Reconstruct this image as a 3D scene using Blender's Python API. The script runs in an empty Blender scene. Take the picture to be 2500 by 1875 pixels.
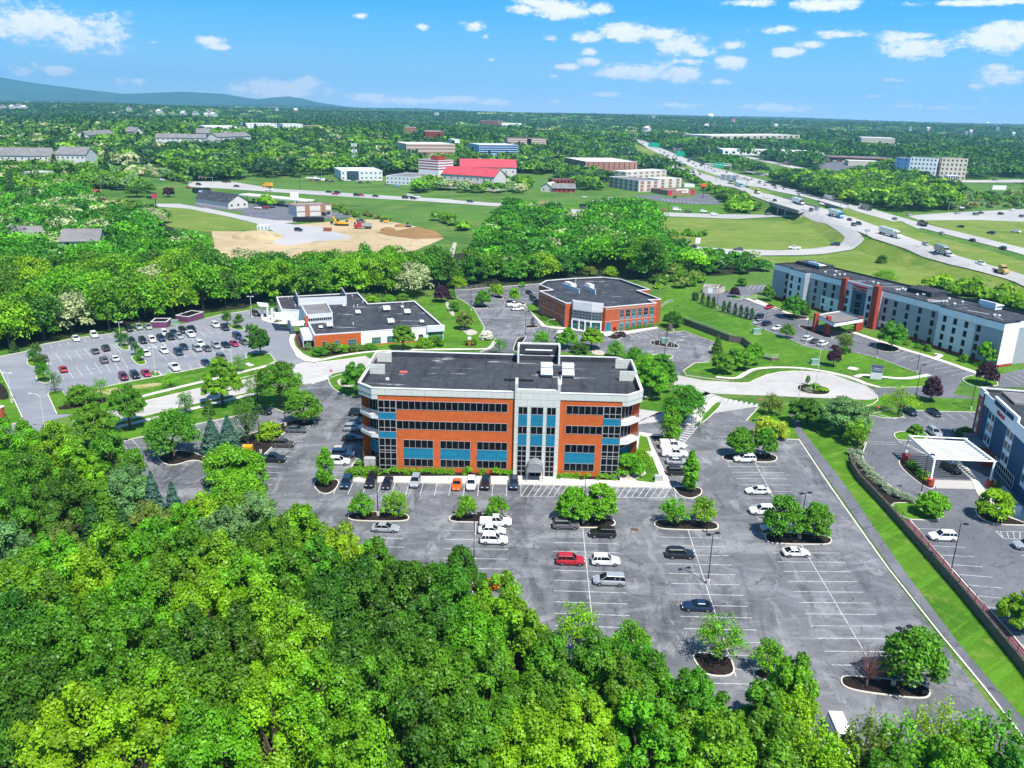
import bpy,math,random
import numpy as np,collections
from mathutils import Vector,Matrix
from mathutils.geometry import tessellate_polygon
R=math.radians
SC=bpy.context.scene
COL=SC.collection
rng=random.Random(7)
# ---------------------------------------------------------------- camera
F=2050.;PITCH=R(18.24);ROLL=R(-1.4);CH=70.
cp,sp=math.cos(PITCH),math.sin(PITCH)
_f=np.array([0,cp,-sp]);_r=np.array([1,0,0.]);_d=np.array([0,-sp,-cp])
_c,_s=math.cos(ROLL),math.sin(ROLL)
RT=_c*_r+_s*_d;DN=-_s*_r+_c*_d
cam=bpy.data.cameras.new('camera');camo=bpy.data.objects.new('camera',cam);COL.objects.link(camo)
cam.sensor_width=36;cam.lens=F/2500*36;cam.clip_start=1;cam.clip_end=60000
M=Matrix(((RT[0],-DN[0],-_f[0],0),(RT[1],-DN[1],-_f[1],0),(RT[2],-DN[2],-_f[2],CH),(0,0,0,1)))
camo.matrix_world=M
SC.camera=camo
# ---------------------------------------------------------------- light and sky
SUN_EL,SX,SY=59.0,.535,-.845
SC.view_settings.view_transform='Standard';SC.view_settings.look='None';SC.view_settings.gamma=1
SC.view_settings.exposure=0.68
sl=bpy.data.lights.new('sun','SUN');sl.energy=4.6;sl.angle=R(.53);sl.color=(1,.955,.88)
so=bpy.data.objects.new('sun',sl);COL.objects.link(so)
sd=Vector((SX*math.cos(R(SUN_EL)),SY*math.cos(R(SUN_EL)),math.sin(R(SUN_EL)))).normalized()
so.rotation_euler=sd.to_track_quat('Z','Y').to_euler()
W=bpy.data.worlds.new('World');SC.world=W;W.use_nodes=True
nt=W.node_tree;nt.nodes.clear()
def N(t,kind,**kw):
 n=t.nodes.new(kind)
 for k,v in kw.items():
  if k.startswith('i_'):
   key=k[2:];key=int(key)if key.isdigit()else key
   n.inputs[key].default_value=v
  else:setattr(n,k,v)
 return n
def LK(t,a,b):t.links.new(a,b)
def math_(t,op,a,b=None,c=None,clamp=False):
 n=t.nodes.new('ShaderNodeMath');n.operation=op;n.use_clamp=clamp
 for i,v in enumerate((a,b,c)):
  if v is None:continue
  if isinstance(v,(int,float)):n.inputs[i].default_value=v
  else:t.links.new(v,n.inputs[i])
 return n.outputs[0]
def pxdir(x,y):
 v=(x-1250)/F*RT+(y-937.5)/F*DN+_f
 return v/np.linalg.norm(v)
def build_world():
 t=nt
 sky=N(t,'ShaderNodeTexSky',sky_type='NISHITA',sun_disc=False,sun_elevation=R(SUN_EL),sun_rotation=math.atan2(SX,SY),air_density=1.0,dust_density=.4,ozone_density=1.6,altitude=100)
 hs=N(t,'ShaderNodeHueSaturation',i_Saturation=1.25,i_Value=1.0,i_Hue=.5)
 LK(t,sky.outputs[0],hs.inputs['Color'])
 tc=N(t,'ShaderNodeTexCoord')
 sep=N(t,'ShaderNodeSeparateXYZ');LK(t,tc.outputs['Generated'],sep.inputs[0])
 az=math_(t,'ARCTAN2',sep.outputs[0],sep.outputs[1])
 el=math_(t,'ARCSINE',sep.outputs[2])
 cmb=N(t,'ShaderNodeCombineXYZ');LK(t,az,cmb.inputs[0]);LK(t,el,cmb.inputs[1])
 def noise(scale,det,rough,stretch,off=0):
  mp=N(t,'ShaderNodeMapping');mp.inputs['Scale'].default_value=(1,stretch,1);mp.inputs['Location'].default_value=(off,off,0)
  LK(t,cmb.outputs[0],mp.inputs[0])
  n=N(t,'ShaderNodeTexNoise',i_Scale=scale,i_Detail=det,i_Roughness=rough);LK(t,mp.outputs[0],n.inputs['Vector'])
  return n.outputs[0]
 n1=noise(30,9,.66,1.8);n2=noise(110,6,.66,1.6,3.)
 # soft ellipses (photo x, y, half width, half height, strength) placed as directions on the sky
 CL=[(100,62,200,42,.8),(60,30,150,25,.55),(210,95,110,30,.6),(115,68,120,18,.5),(512,100,36,10,1),(530,115,34,9,1),(878,38,20,9,.9),(1030,66,24,10,.9),(1158,63,36,13,.9),(1185,88,10,8,.6),
 (1275,22,44,14,1),(1370,24,76,26,1),(1310,8,80,14,.8),(1470,22,40,14,.9),(1340,95,22,9,.7),(1440,92,44,15,1),(1530,80,76,22,1),(1610,82,70,16,1),(1665,112,76,26,1),(1700,125,50,14,.9),(1786,112,38,14,.8),(1440,126,30,12,1),
 (1390,163,34,10,1),(1440,152,34,13,1),(1560,175,104,21,1),(1500,180,60,14,1),(1660,182,60,20,1),(1680,150,50,10,.8),(1787,150,46,17,1),(1760,200,46,9,.8),(1352,187,22,6,.8),(1480,230,52,9,.7),(1350,248,36,9,.5),
 (1830,8,90,8,.8),(2020,10,92,14,1),(1920,70,40,9,.9),(1880,74,50,12,.5),(2055,83,68,10,.9),(1925,127,42,11,.9),(1975,108,34,9,.8),(2230,88,60,9,.9),(2235,118,76,26,1),(2200,95,60,16,.6),(2430,98,95,26,1),(2470,78,70,22,1),(2400,6,200,7,.8),
 (2440,165,38,7,.7),(2460,190,76,20,.7),(2380,212,18,8,.6),(2140,234,28,8,.7),(2410,245,14,8,.5),(2180,195,40,6,.4),(680,217,130,24,1.1),(745,205,50,18,1),(900,240,70,14,1),(1000,246,110,12,.9),(1110,243,100,11,.9),(1200,250,70,10,.8),(148,172,40,11,1),(55,172,34,14,.7),(1900,262,130,12,.8),(1650,258,90,8,.7),(2300,262,120,10,.6),(340,200,60,10,.6),(1200,145,16,5,.4),(375,103,14,5,.5),(210,128,18,5,.35),(2100,240,12,5,.4)]
 acc=None
 big=math_(t,'SUBTRACT',n1,.5);big=math_(t,'MULTIPLY',big,1.9)
 sm=math_(t,'SUBTRACT',n2,.5);sm=math_(t,'MULTIPLY',sm,.9)
 nn=math_(t,'ADD',big,sm)
 topw=None
 for(x,y,w,h,s)in CL:
  d0=pxdir(x,y)
  a0=math.atan2(d0[0],d0[1]);e0=math.asin(d0[2])
  sub=N(t,'ShaderNodeVectorMath',operation='SUBTRACT');LK(t,cmb.outputs[0],sub.inputs[0]);sub.inputs[1].default_value=(a0,e0,0)
  k=1/F
  mul=N(t,'ShaderNodeVectorMath',operation='MULTIPLY');LK(t,sub.outputs[0],mul.inputs[0]);mul.inputs[1].default_value=(1/(w*k*1.15),1/(h*k*1.25),0)
  ln=N(t,'ShaderNodeVectorMath',operation='LENGTH');LK(t,mul.outputs[0],ln.inputs[0])
  v=math_(t,'MULTIPLY_ADD',ln.outputs['Value'],-1.0*s,1.0*s)
  acc=v if acc is None else math_(t,'MAXIMUM',acc,v)
 dens=math_(t,'MULTIPLY_ADD',nn,.85,acc)
 mr=N(t,'ShaderNodeMapRange',interpolation_type='SMOOTHSTEP');LK(t,dens,mr.inputs[0])
 mr.inputs['From Min'].default_value=.10;mr.inputs['From Max'].default_value=.56
 gate=N(t,'ShaderNodeMapRange',interpolation_type='SMOOTHSTEP');LK(t,acc,gate.inputs[0]);gate.inputs['From Min'].default_value=-.25;gate.inputs['From Max'].default_value=.05
 m=math_(t,'MULTIPLY',mr.outputs[0],gate.outputs[0])
 m=math_(t,'MULTIPLY',m,.93)
 # cloud colour, thick parts whiter with faint mauve hollows
 cr=N(t,'ShaderNodeMapRange',interpolation_type='SMOOTHSTEP');LK(t,math_(t,'ADD',dens,sm),cr.inputs[0]);cr.inputs['From Min'].default_value=.15;cr.inputs['From Max'].default_value=.8
 cm=N(t,'ShaderNodeMix',data_type='RGBA');LK(t,cr.outputs[0],cm.inputs[0])
 CB=8
 cm.inputs[6].default_value=(.56*CB,.72*CB,.92*CB,1);cm.inputs[7].default_value=(.93*CB,.93*CB,.98*CB,1)
 # pale band of far air over the horizon
 hz=N(t,'ShaderNodeMapRange',interpolation_type='SMOOTHSTEP');LK(t,el,hz.inputs[0]);hz.inputs['From Min'].default_value=.14;hz.inputs['From Max'].default_value=.5
 hz.inputs['To Min'].default_value=1;hz.inputs['To Max'].default_value=0
 rp=N(t,'ShaderNodeValToRGB');LK(t,math_(t,'MULTIPLY',el,8),rp.inputs[0]);e=rp.color_ramp.elements
 e[0].position=0;e[0].color=(.40,.56,.74,1);e[1].position=1;e[1].color=(.035,.30,.64,1)
 for p_,c_ in((.18,(.26,.50,.74,1)),(.5,(.125,.40,.68,1)),(.8,(.055,.33,.65,1))):q_=e.new(p_);q_.color=c_
 sc_=N(t,'ShaderNodeVectorMath',operation='SCALE');LK(t,rp.outputs[0],sc_.inputs[0]);sc_.inputs['Scale'].default_value=10
 hm=N(t,'ShaderNodeMix',data_type='RGBA');LK(t,hz.outputs[0],hm.inputs[0]);LK(t,hs.outputs[0],hm.inputs[6]);LK(t,sc_.outputs[0],hm.inputs[7])
 mx=N(t,'ShaderNodeMix',data_type='RGBA');LK(t,m,mx.inputs[0]);LK(t,hm.outputs[2],mx.inputs[6]);LK(t,cm.outputs[2],mx.inputs[7])
 bg=N(t,'ShaderNodeBackground');bg.inputs['Strength'].default_value=.1;LK(t,mx.outputs[2],bg.inputs[0])
 out=N(t,'ShaderNodeOutputWorld');LK(t,bg.outputs[0],out.inputs[0])
build_world()
W.cycles.sampling_method='MANUAL';W.cycles.sample_map_resolution=512
SC.cycles.use_denoising=True
SC.cycles.max_bounces=6;SC.cycles.diffuse_bounces=3;SC.cycles.glossy_bounces=2;SC.cycles.transmission_bounces=3;SC.cycles.volume_bounces=1;SC.cycles.transparent_max_bounces=6
SC.cycles.sample_clamp_indirect=4
# ---------------------------------------------------------------- where things stand
CR={'F':(0,0,.88480),'a':(850,820,4.1475),'b':(1200,820,4.148),'c':(1780,600,3.072),'d':(1950,850,3.687),'e':(0,740,3.16),'g':(600,640,4.0218),'h':(1280,640,4.424),'i':(0,230,3.6867),'j':(500,250,3.6867),'k':(1000,250,3.6867),'l':(1500,250,3.6867),'m':(2000,250,4.424),'q1':(0,0,1.7688),'q2':(1250,0,1.7688),'q3':(0,938,1.7688),'q4':(1250,938,1.7688),'n':(2200,920,3.457),'o':(300,880,3.403),'s':(1050,660,3.967),'p':(0,0,1)}
def px(fr,x,y):
 o=CR[fr];return o[0]+x/o[2],o[1]+y/o[2]
def ray(fr,x,y):
 X,Y=px(fr,x,y)
 return(X-1250)/F*RT+(Y-937.5)/F*DN+_f
def G(fr,x,y,z=0.):
 v=ray(fr,x,y);t=(z-CH)/v[2]
 return np.array([v[0]*t,v[1]*t,z])
def proj(p):
 v=np.array(p,float)-[0,0,CH];w=v@_f
 return 1250+F*(v@RT)/w,937.5+F*(v@DN)/w
def sst(a,b,x):
 t=np.clip((np.asarray(x,float)-a)/(b-a),0,1);return t*t*(3-2*t)
def segdist(x,y,pts):
 best=np.full(np.shape(x),1e9);bt=np.zeros(np.shape(x));acc=0.
 for(a,b)in zip(pts[:-1],pts[1:]):
  dx,dy=b[0]-a[0],b[1]-a[1];L2=dx*dx+dy*dy
  t=np.clip(((x-a[0])*dx+(y-a[1])*dy)/L2,0,1)
  d=np.hypot(x-a[0]-t*dx,y-a[1]-t*dy)
  L=math.sqrt(L2);bt=np.where(d<best,acc+t*L,bt);best=np.minimum(best,d);acc+=L
 return best,bt
HWZ=7.0
HW_C=[tuple(G('l',*q,HWZ)[:2])for q in[(1010,672),(1450,830),(1850,930),(2212,1030)]]+[tuple(G('q2',*q,HWZ)[:2])for q in[(1650,1003),(2000,1085),(2300,1180)]]
XR=[tuple(G('l',*q)[:2])for q in[(900,1025),(1440,1010)]]+[tuple(G('m',*q)[:2])for q in[(700,1235),(1100,1240),(1500,1240)]]
def Hf(x,y):
 x=np.asarray(x,float);y=np.asarray(y,float)
 d,t=segdist(x,y,HW_C)
 prof=sst(0,150,t)*(1-.6*sst(420,640,t))
 d2,_=segdist(x,y,XR)
 h=HWZ*(1-sst(19,37,d))*prof*sst(9,12,d2)
 # wooded rises and the rolling land beyond
 for(cx,cy,rx,ry,hh)in((-420,1150,330,260,16),(-700,1700,700,400,22),(120,1500,420,260,14),(700,1250,300,260,16),(430,2300,900,500,16),(950,1900,500,400,14),(-1500,3000,1200,700,30),(1500,3600,1600,700,18),(0,3900,1500,600,22)):
  h=h+hh*np.exp(-((x-cx)/rx)**2-((y-cy)/ry)**2)
 far=sst(2500,6500,np.hypot(x,y))
 h=h+far*(14+9*np.sin(x/610+1.3)*np.cos(y/870)+6*np.sin(x/270+y/500))
 return h
def at(fr,x,y,lift=0.):
 v=ray(fr,x,y)
 if v[2]>-1e-4:v[2]=-1e-4
 g=G(fr,x,y,lift)
 if g[1]<335:return g
 t=np.geomspace(315,12000,280)/v[1]
 P=v[None,:]*t[:,None];hz=CH+P[:,2];dif=hz-lift-Hf(P[:,0],P[:,1])
 i=int(np.argmax(dif<0))
 if dif[i]>=0:i=len(t)-1
 a,b=t[max(i-1,0)],t[i]
 for _ in range(14):
  m=.5*(a+b);p=v*m
  if CH+p[2]-lift-Hf(p[0],p[1])>0:a=m
  else:b=m
 p=v*b
 return np.array([p[0],p[1],float(Hf(p[0],p[1]))+lift])
 # ---------------------------------------------------------------- materials
MATS={}
def mat(name,col,rough=.8,var=.12,scale=1.5,metal=0,spec=.3,bump=0,bscale=20,col2=None,emit=0,trans=0,coat=0,det=4):
 if name in MATS:return MATS[name]
 m=bpy.data.materials.new(name);m.use_nodes=True;t=m.node_tree
 b=t.nodes['Principled BSDF']
 b.inputs['Roughness'].default_value=rough;b.inputs['Metallic'].default_value=metal;b.inputs['Specular IOR Level'].default_value=spec
 if coat:b.inputs['Coat Weight'].default_value=coat;b.inputs['Coat Roughness'].default_value=.05
 geo=N(t,'ShaderNodeNewGeometry')
 if var or col2:
  n=N(t,'ShaderNodeTexNoise',i_Scale=scale,i_Detail=det,i_Roughness=.6);LK(t,geo.outputs['Position'],n.inputs['Vector'])
  rp=N(t,'ShaderNodeValToRGB');rp.color_ramp.elements[0].position=.3;rp.color_ramp.elements[1].position=.7
  c2=col2 or tuple(min(1,c*(1+var))for c in col);c1=col if col2 else tuple(c*(1-var)for c in col)
  rp.color_ramp.elements[0].color=(*c1,1);rp.color_ramp.elements[1].color=(*c2,1)
  LK(t,n.outputs[0],rp.inputs[0]);LK(t,rp.outputs[0],b.inputs['Base Color'])
 else:b.inputs['Base Color'].default_value=(*col,1)
 if bump:
  n2=N(t,'ShaderNodeTexNoise',i_Scale=bscale,i_Detail=3);LK(t,geo.outputs['Position'],n2.inputs['Vector'])
  bp=N(t,'ShaderNodeBump',i_Strength=bump,i_Distance=.05);LK(t,n2.outputs[0],bp.inputs['Height']);LK(t,bp.outputs[0],b.inputs['Normal'])
 MATS[name]=m;return m
def ground_mat(name,cols,scales,rough=.9,streak=None,fine=None,fine_scale=9,bump=.3,crack=None):
 """cols: list of (colour A, B, C); large patches A/B by noise, fine detail with C"""
 if name in MATS:return MATS[name]
 m=bpy.data.materials.new(name);m.use_nodes=True;t=m.node_tree;b=t.nodes['Principled BSDF']
 b.inputs['Roughness'].default_value=rough;b.inputs['Specular IOR Level'].default_value=.15
 geo=N(t,'ShaderNodeNewGeometry')
 n1=N(t,'ShaderNodeTexNoise',i_Scale=scales[0],i_Detail=5,i_Roughness=.6);LK(t,geo.outputs['Position'],n1.inputs['Vector'])
 r1=N(t,'ShaderNodeValToRGB');r1.color_ramp.elements[0].position=.36;r1.color_ramp.elements[1].position=.64
 r1.color_ramp.elements[0].color=(*cols[0],1);r1.color_ramp.elements[1].color=(*cols[1],1);LK(t,n1.outputs[0],r1.inputs[0])
 cur=r1.outputs[0]
 n2=N(t,'ShaderNodeTexNoise',i_Scale=scales[1],i_Detail=4,i_Roughness=.65);LK(t,geo.outputs['Position'],n2.inputs['Vector'])
 mr=N(t,'ShaderNodeMapRange',interpolation_type='SMOOTHSTEP');mr.inputs['From Min'].default_value=.48;mr.inputs['From Max'].default_value=.72;mr.inputs['To Max'].default_value=.8
 LK(t,n2.outputs[0],mr.inputs[0])
 mx=N(t,'ShaderNodeMix',data_type='RGBA');LK(t,mr.outputs[0],mx.inputs[0]);LK(t,cur,mx.inputs[6]);mx.inputs[7].default_value=(*cols[2],1);cur=mx.outputs[2]
 if streak:  # (angle, scale, colour, amount) long worn streaks
  for(ang,sc,c,amt,lo,hi,st)in streak:
   mp=N(t,'ShaderNodeMapping',vector_type='TEXTURE');mp.inputs['Rotation'].default_value=(0,0,R(ang));mp.inputs['Scale'].default_value=(st,1,1)
   LK(t,geo.outputs['Position'],mp.inputs[0])
   n3=N(t,'ShaderNodeTexNoise',i_Scale=sc,i_Detail=4,i_Roughness=.6,i_Distortion=.8);LK(t,mp.outputs[0],n3.inputs['Vector'])
   m3=N(t,'ShaderNodeMapRange',interpolation_type='SMOOTHSTEP');m3.inputs['From Min'].default_value=lo;m3.inputs['From Max'].default_value=hi;m3.inputs['To Max'].default_value=amt
   LK(t,n3.outputs[0],m3.inputs[0])
   x=N(t,'ShaderNodeMix',data_type='RGBA');LK(t,m3.outputs[0],x.inputs[0]);LK(t,cur,x.inputs[6]);x.inputs[7].default_value=(*c,1);cur=x.outputs[2]
 if crack:  # sealed cracks: edges of large warped cells
  for sc,wd in((crack[0],crack[1]),(crack[0]*3.1,crack[1]*.5)):
   nw=N(t,'ShaderNodeTexNoise',i_Scale=.35,i_Detail=4);LK(t,geo.outputs['Position'],nw.inputs['Vector'])
   va=N(t,'ShaderNodeVectorMath',operation='MULTIPLY_ADD');LK(t,nw.outputs['Color'],va.inputs[0]);va.inputs[1].default_value=(5,5,0);LK(t,geo.outputs['Position'],va.inputs[2])
   vo=N(t,'ShaderNodeTexVoronoi',feature='DISTANCE_TO_EDGE',i_Scale=sc);LK(t,va.outputs[0],vo.inputs['Vector'])
   ck=N(t,'ShaderNodeMapRange');ck.inputs['From Min'].default_value=0;ck.inputs['From Max'].default_value=wd*sc*2;ck.inputs['To Min'].default_value=.55;ck.inputs['To Max'].default_value=0
   LK(t,vo.outputs['Distance'],ck.inputs[0]);x=N(t,'ShaderNodeMix',data_type='RGBA');LK(t,ck.outputs[0],x.inputs[0]);LK(t,cur,x.inputs[6]);x.inputs[7].default_value=(.03,.03,.035,1);cur=x.outputs[2]
 nf=N(t,'ShaderNodeTexNoise',i_Scale=fine_scale,i_Detail=3,i_Roughness=.7);LK(t,geo.outputs['Position'],nf.inputs['Vector'])
 fa=fine or.25
 mf=N(t,'ShaderNodeMapRange');mf.inputs['From Min'].default_value=.25;mf.inputs['From Max'].default_value=.75;mf.inputs['To Min'].default_value=1-fa;mf.inputs['To Max'].default_value=1+fa
 LK(t,nf.outputs[0],mf.inputs[0])
 vm=N(t,'ShaderNodeVectorMath',operation='SCALE');LK(t,cur,vm.inputs[0]);LK(t,mf.outputs[0],vm.inputs['Scale'])
 LK(t,vm.outputs[0],b.inputs['Base Color'])
 if bump:
  bp=N(t,'ShaderNodeBump',i_Strength=bump,i_Distance=.1);LK(t,nf.outputs[0],bp.inputs['Height']);LK(t,bp.outputs[0],b.inputs['Normal'])
 MATS[name]=m;return m
def brick_mat(name,c1,c2,mortar,ang,sc=1.0,bw=.6,bh=.22,msz=.012,nz=.14):
 """bricks in a vertical plane turned by ang about Z"""
 m=bpy.data.materials.new(name);m.use_nodes=True;t=m.node_tree;b=t.nodes['Principled BSDF'];b.inputs['Roughness'].default_value=.85;b.inputs['Specular IOR Level'].default_value=.2
 tc=N(t,'ShaderNodeTexCoord');s=N(t,'ShaderNodeSeparateXYZ');LK(t,tc.outputs['Object'],s.inputs[0])
 u=math_(t,'ADD',s.outputs[0],s.outputs[1]);cb=N(t,'ShaderNodeCombineXYZ');LK(t,u,cb.inputs[0]);LK(t,s.outputs[2],cb.inputs[1])
 br=N(t,'ShaderNodeTexBrick');br.inputs['Color1'].default_value=(*c1,1);br.inputs['Color2'].default_value=(*c2,1);br.inputs['Mortar'].default_value=(*mortar,1)
 br.inputs['Scale'].default_value=sc;br.inputs['Brick Width'].default_value=bw;br.inputs['Row Height'].default_value=bh;br.inputs['Mortar Size'].default_value=msz;br.inputs['Bias'].default_value=0
 LK(t,cb.outputs[0],br.inputs['Vector'])
 n=N(t,'ShaderNodeTexNoise',i_Scale=.8,i_Detail=5,i_Roughness=.7);LK(t,cb.outputs[0],n.inputs['Vector'])
 mf=N(t,'ShaderNodeMapRange');mf.inputs['From Min'].default_value=.3;mf.inputs['From Max'].default_value=.7;mf.inputs['To Min'].default_value=1-nz;mf.inputs['To Max'].default_value=1+nz;LK(t,n.outputs[0],mf.inputs[0])
 vm=N(t,'ShaderNodeVectorMath',operation='SCALE');LK(t,br.outputs[0],vm.inputs[0]);LK(t,mf.outputs[0],vm.inputs['Scale']);cur=vm.outputs[0]
 LK(t,cur,b.inputs['Base Color'])
 MATS[name]=m;return m
def leaf_mat(name,col,hue=.03,val=.42,trans=.27,yellow=None):
 m=bpy.data.materials.new(name);m.use_nodes=True;t=m.node_tree;t.nodes.clear()
 oi=N(t,'ShaderNodeObjectInfo');geo=N(t,'ShaderNodeNewGeometry')
 at_=N(t,'ShaderNodeAttribute',attribute_name='tint')
 n=N(t,'ShaderNodeTexNoise',i_Scale=.55,i_Detail=3);LK(t,geo.outputs['Position'],n.inputs['Vector'])
 hs=N(t,'ShaderNodeHueSaturation');hs.inputs['Color'].default_value=(*col,1)
 mr=N(t,'ShaderNodeMapRange');mr.inputs['To Min'].default_value=.5-hue;mr.inputs['To Max'].default_value=.5+hue;LK(t,oi.outputs['Random'],mr.inputs[0]);LK(t,mr.outputs[0],hs.inputs['Hue'])
 v1=math_(t,'MULTIPLY_ADD',at_.outputs['Fac'],val*2,1-val)
 v2=math_(t,'MULTIPLY_ADD',n.outputs[0],.7,.65);LK(t,math_(t,'MULTIPLY',v1,v2),hs.inputs['Value'])
 df=N(t,'ShaderNodeBsdfDiffuse');LK(t,hs.outputs[0],df.inputs[0])
 tr=N(t,'ShaderNodeBsdfTranslucent')
 ty=N(t,'ShaderNodeMix',data_type='RGBA',blend_type='MULTIPLY');ty.inputs[0].default_value=1;LK(t,hs.outputs[0],ty.inputs[6]);ty.inputs[7].default_value=(1.3,1.25,.5,1);LK(t,ty.outputs[2],tr.inputs[0])
 ms=N(t,'ShaderNodeMixShader');ms.inputs[0].default_value=trans;LK(t,df.outputs[0],ms.inputs[1]);LK(t,tr.outputs[0],ms.inputs[2])
 gl=N(t,'ShaderNodeBsdfGlossy');gl.inputs['Roughness'].default_value=.45;gl.inputs[0].default_value=(.6,.65,.6,1)
 m2=N(t,'ShaderNodeMixShader');m2.inputs[0].default_value=.03;LK(t,ms.outputs[0],m2.inputs[1]);LK(t,gl.outputs[0],m2.inputs[2])
 o=N(t,'ShaderNodeOutputMaterial');LK(t,m2.outputs[0],o.inputs[0])
 MATS[name]=m;return m
 # ---------------------------------------------------------------- mesh building
class MB:
 def __init__(s):s.v=[];s.f=[];s.m=[]
 def face(s,pts,m=0):
  k=len(s.v);s.v+=[tuple(p)for p in pts];s.f.append(tuple(range(k,k+len(pts))));s.m.append(m);return s
 def box(s,x0,x1,y0,y1,z0,z1,m=0):
  if x0>x1:x0,x1=x1,x0
  if y0>y1:y0,y1=y1,y0
  k=len(s.v)
  s.v+=[(x0,y0,z0),(x1,y0,z0),(x1,y1,z0),(x0,y1,z0),(x0,y0,z1),(x1,y0,z1),(x1,y1,z1),(x0,y1,z1)]
  for f in((0,3,2,1),(4,5,6,7),(0,1,5,4),(1,2,6,5),(2,3,7,6),(3,0,4,7)):s.f.append(tuple(k+i for i in f));s.m.append(m)
  return s
 def prism(s,poly,z0,z1,m=0,mt=None,bottom=True):
  n=len(poly);k=len(s.v)
  a=sum(poly[i][0]*poly[(i+1)%n][1]-poly[(i+1)%n][0]*poly[i][1]for i in range(n))
  if a<0:poly=poly[::-1]
  s.v+=[(p[0],p[1],z0)for p in poly]+[(p[0],p[1],z1)for p in poly]
  for i in range(n):s.f.append((k+i,k+(i+1)%n,k+n+(i+1)%n,k+n+i));s.m.append(m)
  tr=tessellate_polygon([[Vector((p[0],p[1],0))for p in poly]])
  for t in tr:
   A,B,C=[poly[i]for i in t]
   if(B[0]-A[0])*(C[1]-A[1])-(C[0]-A[0])*(B[1]-A[1])<0:t=t[::-1]
   s.f.append(tuple(k+n+i for i in t));s.m.append(m if mt is None else mt)
   if bottom:s.f.append(tuple(k+i for i in t[::-1]));s.m.append(m)
  return s
 def cyl(s,p0,p1,r0,r1=None,n=8,m=0,cap=True):
  r1=r0 if r1 is None else r1;p0=Vector(p0);p1=Vector(p1);d=(p1-p0)
  if d.length<1e-6:return s
  d.normalize();u=d.orthogonal().normalized();w=d.cross(u);k=len(s.v)
  for(p,r)in((p0,r0),(p1,r1)):
   for i in range(n):
    a=2*math.pi*i/n;s.v.append(tuple(p+u*(r*math.cos(a))+w*(r*math.sin(a))))
  for i in range(n):s.f.append((k+i,k+(i+1)%n,k+n+(i+1)%n,k+n+i));s.m.append(m)
  if cap:s.f.append(tuple(range(k+n-1,k-1,-1)));s.m.append(m);s.f.append(tuple(range(k+n,k+2*n)));s.m.append(m)
  return s
 def ball(s,c,rx,ry,rz,n=8,r=5,m=0,z0=-90):
  k=len(s.v)
  for j in range(r+1):
   e=R(z0+(90-z0)*j/r)
   for i in range(n):
    a=2*math.pi*i/n;s.v.append((c[0]+rx*math.cos(e)*math.cos(a),c[1]+ry*math.cos(e)*math.sin(a),c[2]+rz*math.sin(e)))
  for j in range(r):
   for i in range(n):s.f.append((k+j*n+i,k+j*n+(i+1)%n,k+(j+1)*n+(i+1)%n,k+(j+1)*n+i));s.m.append(m)
  return s
 def loft(s,rings,m=0,caps=True):
  k=len(s.v);n=len(rings[0])
  for r in rings:s.v+=[tuple(p)for p in r]
  for j in range(len(rings)-1):
   for i in range(n):s.f.append((k+j*n+i,k+j*n+(i+1)%n,k+(j+1)*n+(i+1)%n,k+(j+1)*n+i));s.m.append(m)
  if caps:s.f.append(tuple(range(k+n-1,k-1,-1)));s.m.append(m);q=k+(len(rings)-1)*n;s.f.append(tuple(range(q,q+n)));s.m.append(m)
  return s
 def mesh(s,name,mats):
  me=bpy.data.meshes.new(name);me.from_pydata(s.v,[],s.f)
  for m in(mats if isinstance(mats,(list,tuple))else[mats]):me.materials.append(m)
  if len(me.materials)>1:me.polygons.foreach_set('material_index',s.m)
  me.update();return me
 def build(s,name,mats,parent=None,smooth=False,label=None):
  me=s.mesh(name,mats)
  if smooth:me.polygons.foreach_set('use_smooth',[True]*len(me.polygons))
  o=bpy.data.objects.new(name,me);COL.objects.link(o)
  if parent is not None:o.parent=parent
  if label:o['label']=label
  return o
def tag(o,label,cat,group=None):
 o['label']=label;o['category']=cat
 if group:o['group']=group
 return o
def struct(o,kind='structure'):o['kind']=kind;return o
def thing(name,label,cat,loc=(0,0,0),rz=0,group=None):
 o=bpy.data.objects.new(name,None);COL.objects.link(o);o.location=loc;o.rotation_euler=(0,0,rz);o.empty_display_size=.3
 return tag(o,label,cat,group)
KIDS={}
def kids(o):
 return[c for c in COL.objects if c.parent==o]
def snap(root):
 """the tree of a thing as a list, read once, so that copies are quick"""
 bpy.context.view_layer.update()
 return[(c,snap(c))for c in root.children]
def dup(root,tree,loc,rz,label=None,scale=None,group=None):
 r=root.copy();COL.objects.link(r);r.location=loc;r.rotation_euler=(0,0,rz)
 if scale:r.scale=scale if isinstance(scale,tuple)else(scale,)*3
 if label:r['label']=label
 if group:r['group']=group
 def go(tr,par):
  for c,sub in tr:
   q=c.copy();COL.objects.link(q);q.parent=par;go(sub,q)
 go(tree,r);return r
ORD=['','first','second','third','fourth','fifth','sixth','seventh','eighth','ninth','tenth','eleventh','twelfth','thirteenth','fourteenth','fifteenth','sixteenth','seventeenth','eighteenth','nineteenth','twentieth','twenty-first','twenty-second','twenty-third','twenty-fourth','twenty-fifth','twenty-sixth','twenty-seventh','twenty-eighth','twenty-ninth','thirtieth']
def ordw(i,n):
 if i==1:return 'leftmost'
 if i==n and n>1:return 'rightmost'
 return(ORD[i]if i<len(ORD)else 'later')+' from left'
def smooth2(pts,it=2,closed=True):
 P=[np.array(p[:2],float)for p in pts]
 for _ in range(it):
  Q=[];n=len(P)
  for i in range(n if closed else n-1):
   a,b=P[i],P[(i+1)%n];Q+=[a*.75+b*.25,a*.25+b*.75]
  if not closed:Q=[P[0]]+Q+[P[-1]]
  P=Q
 return P
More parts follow.
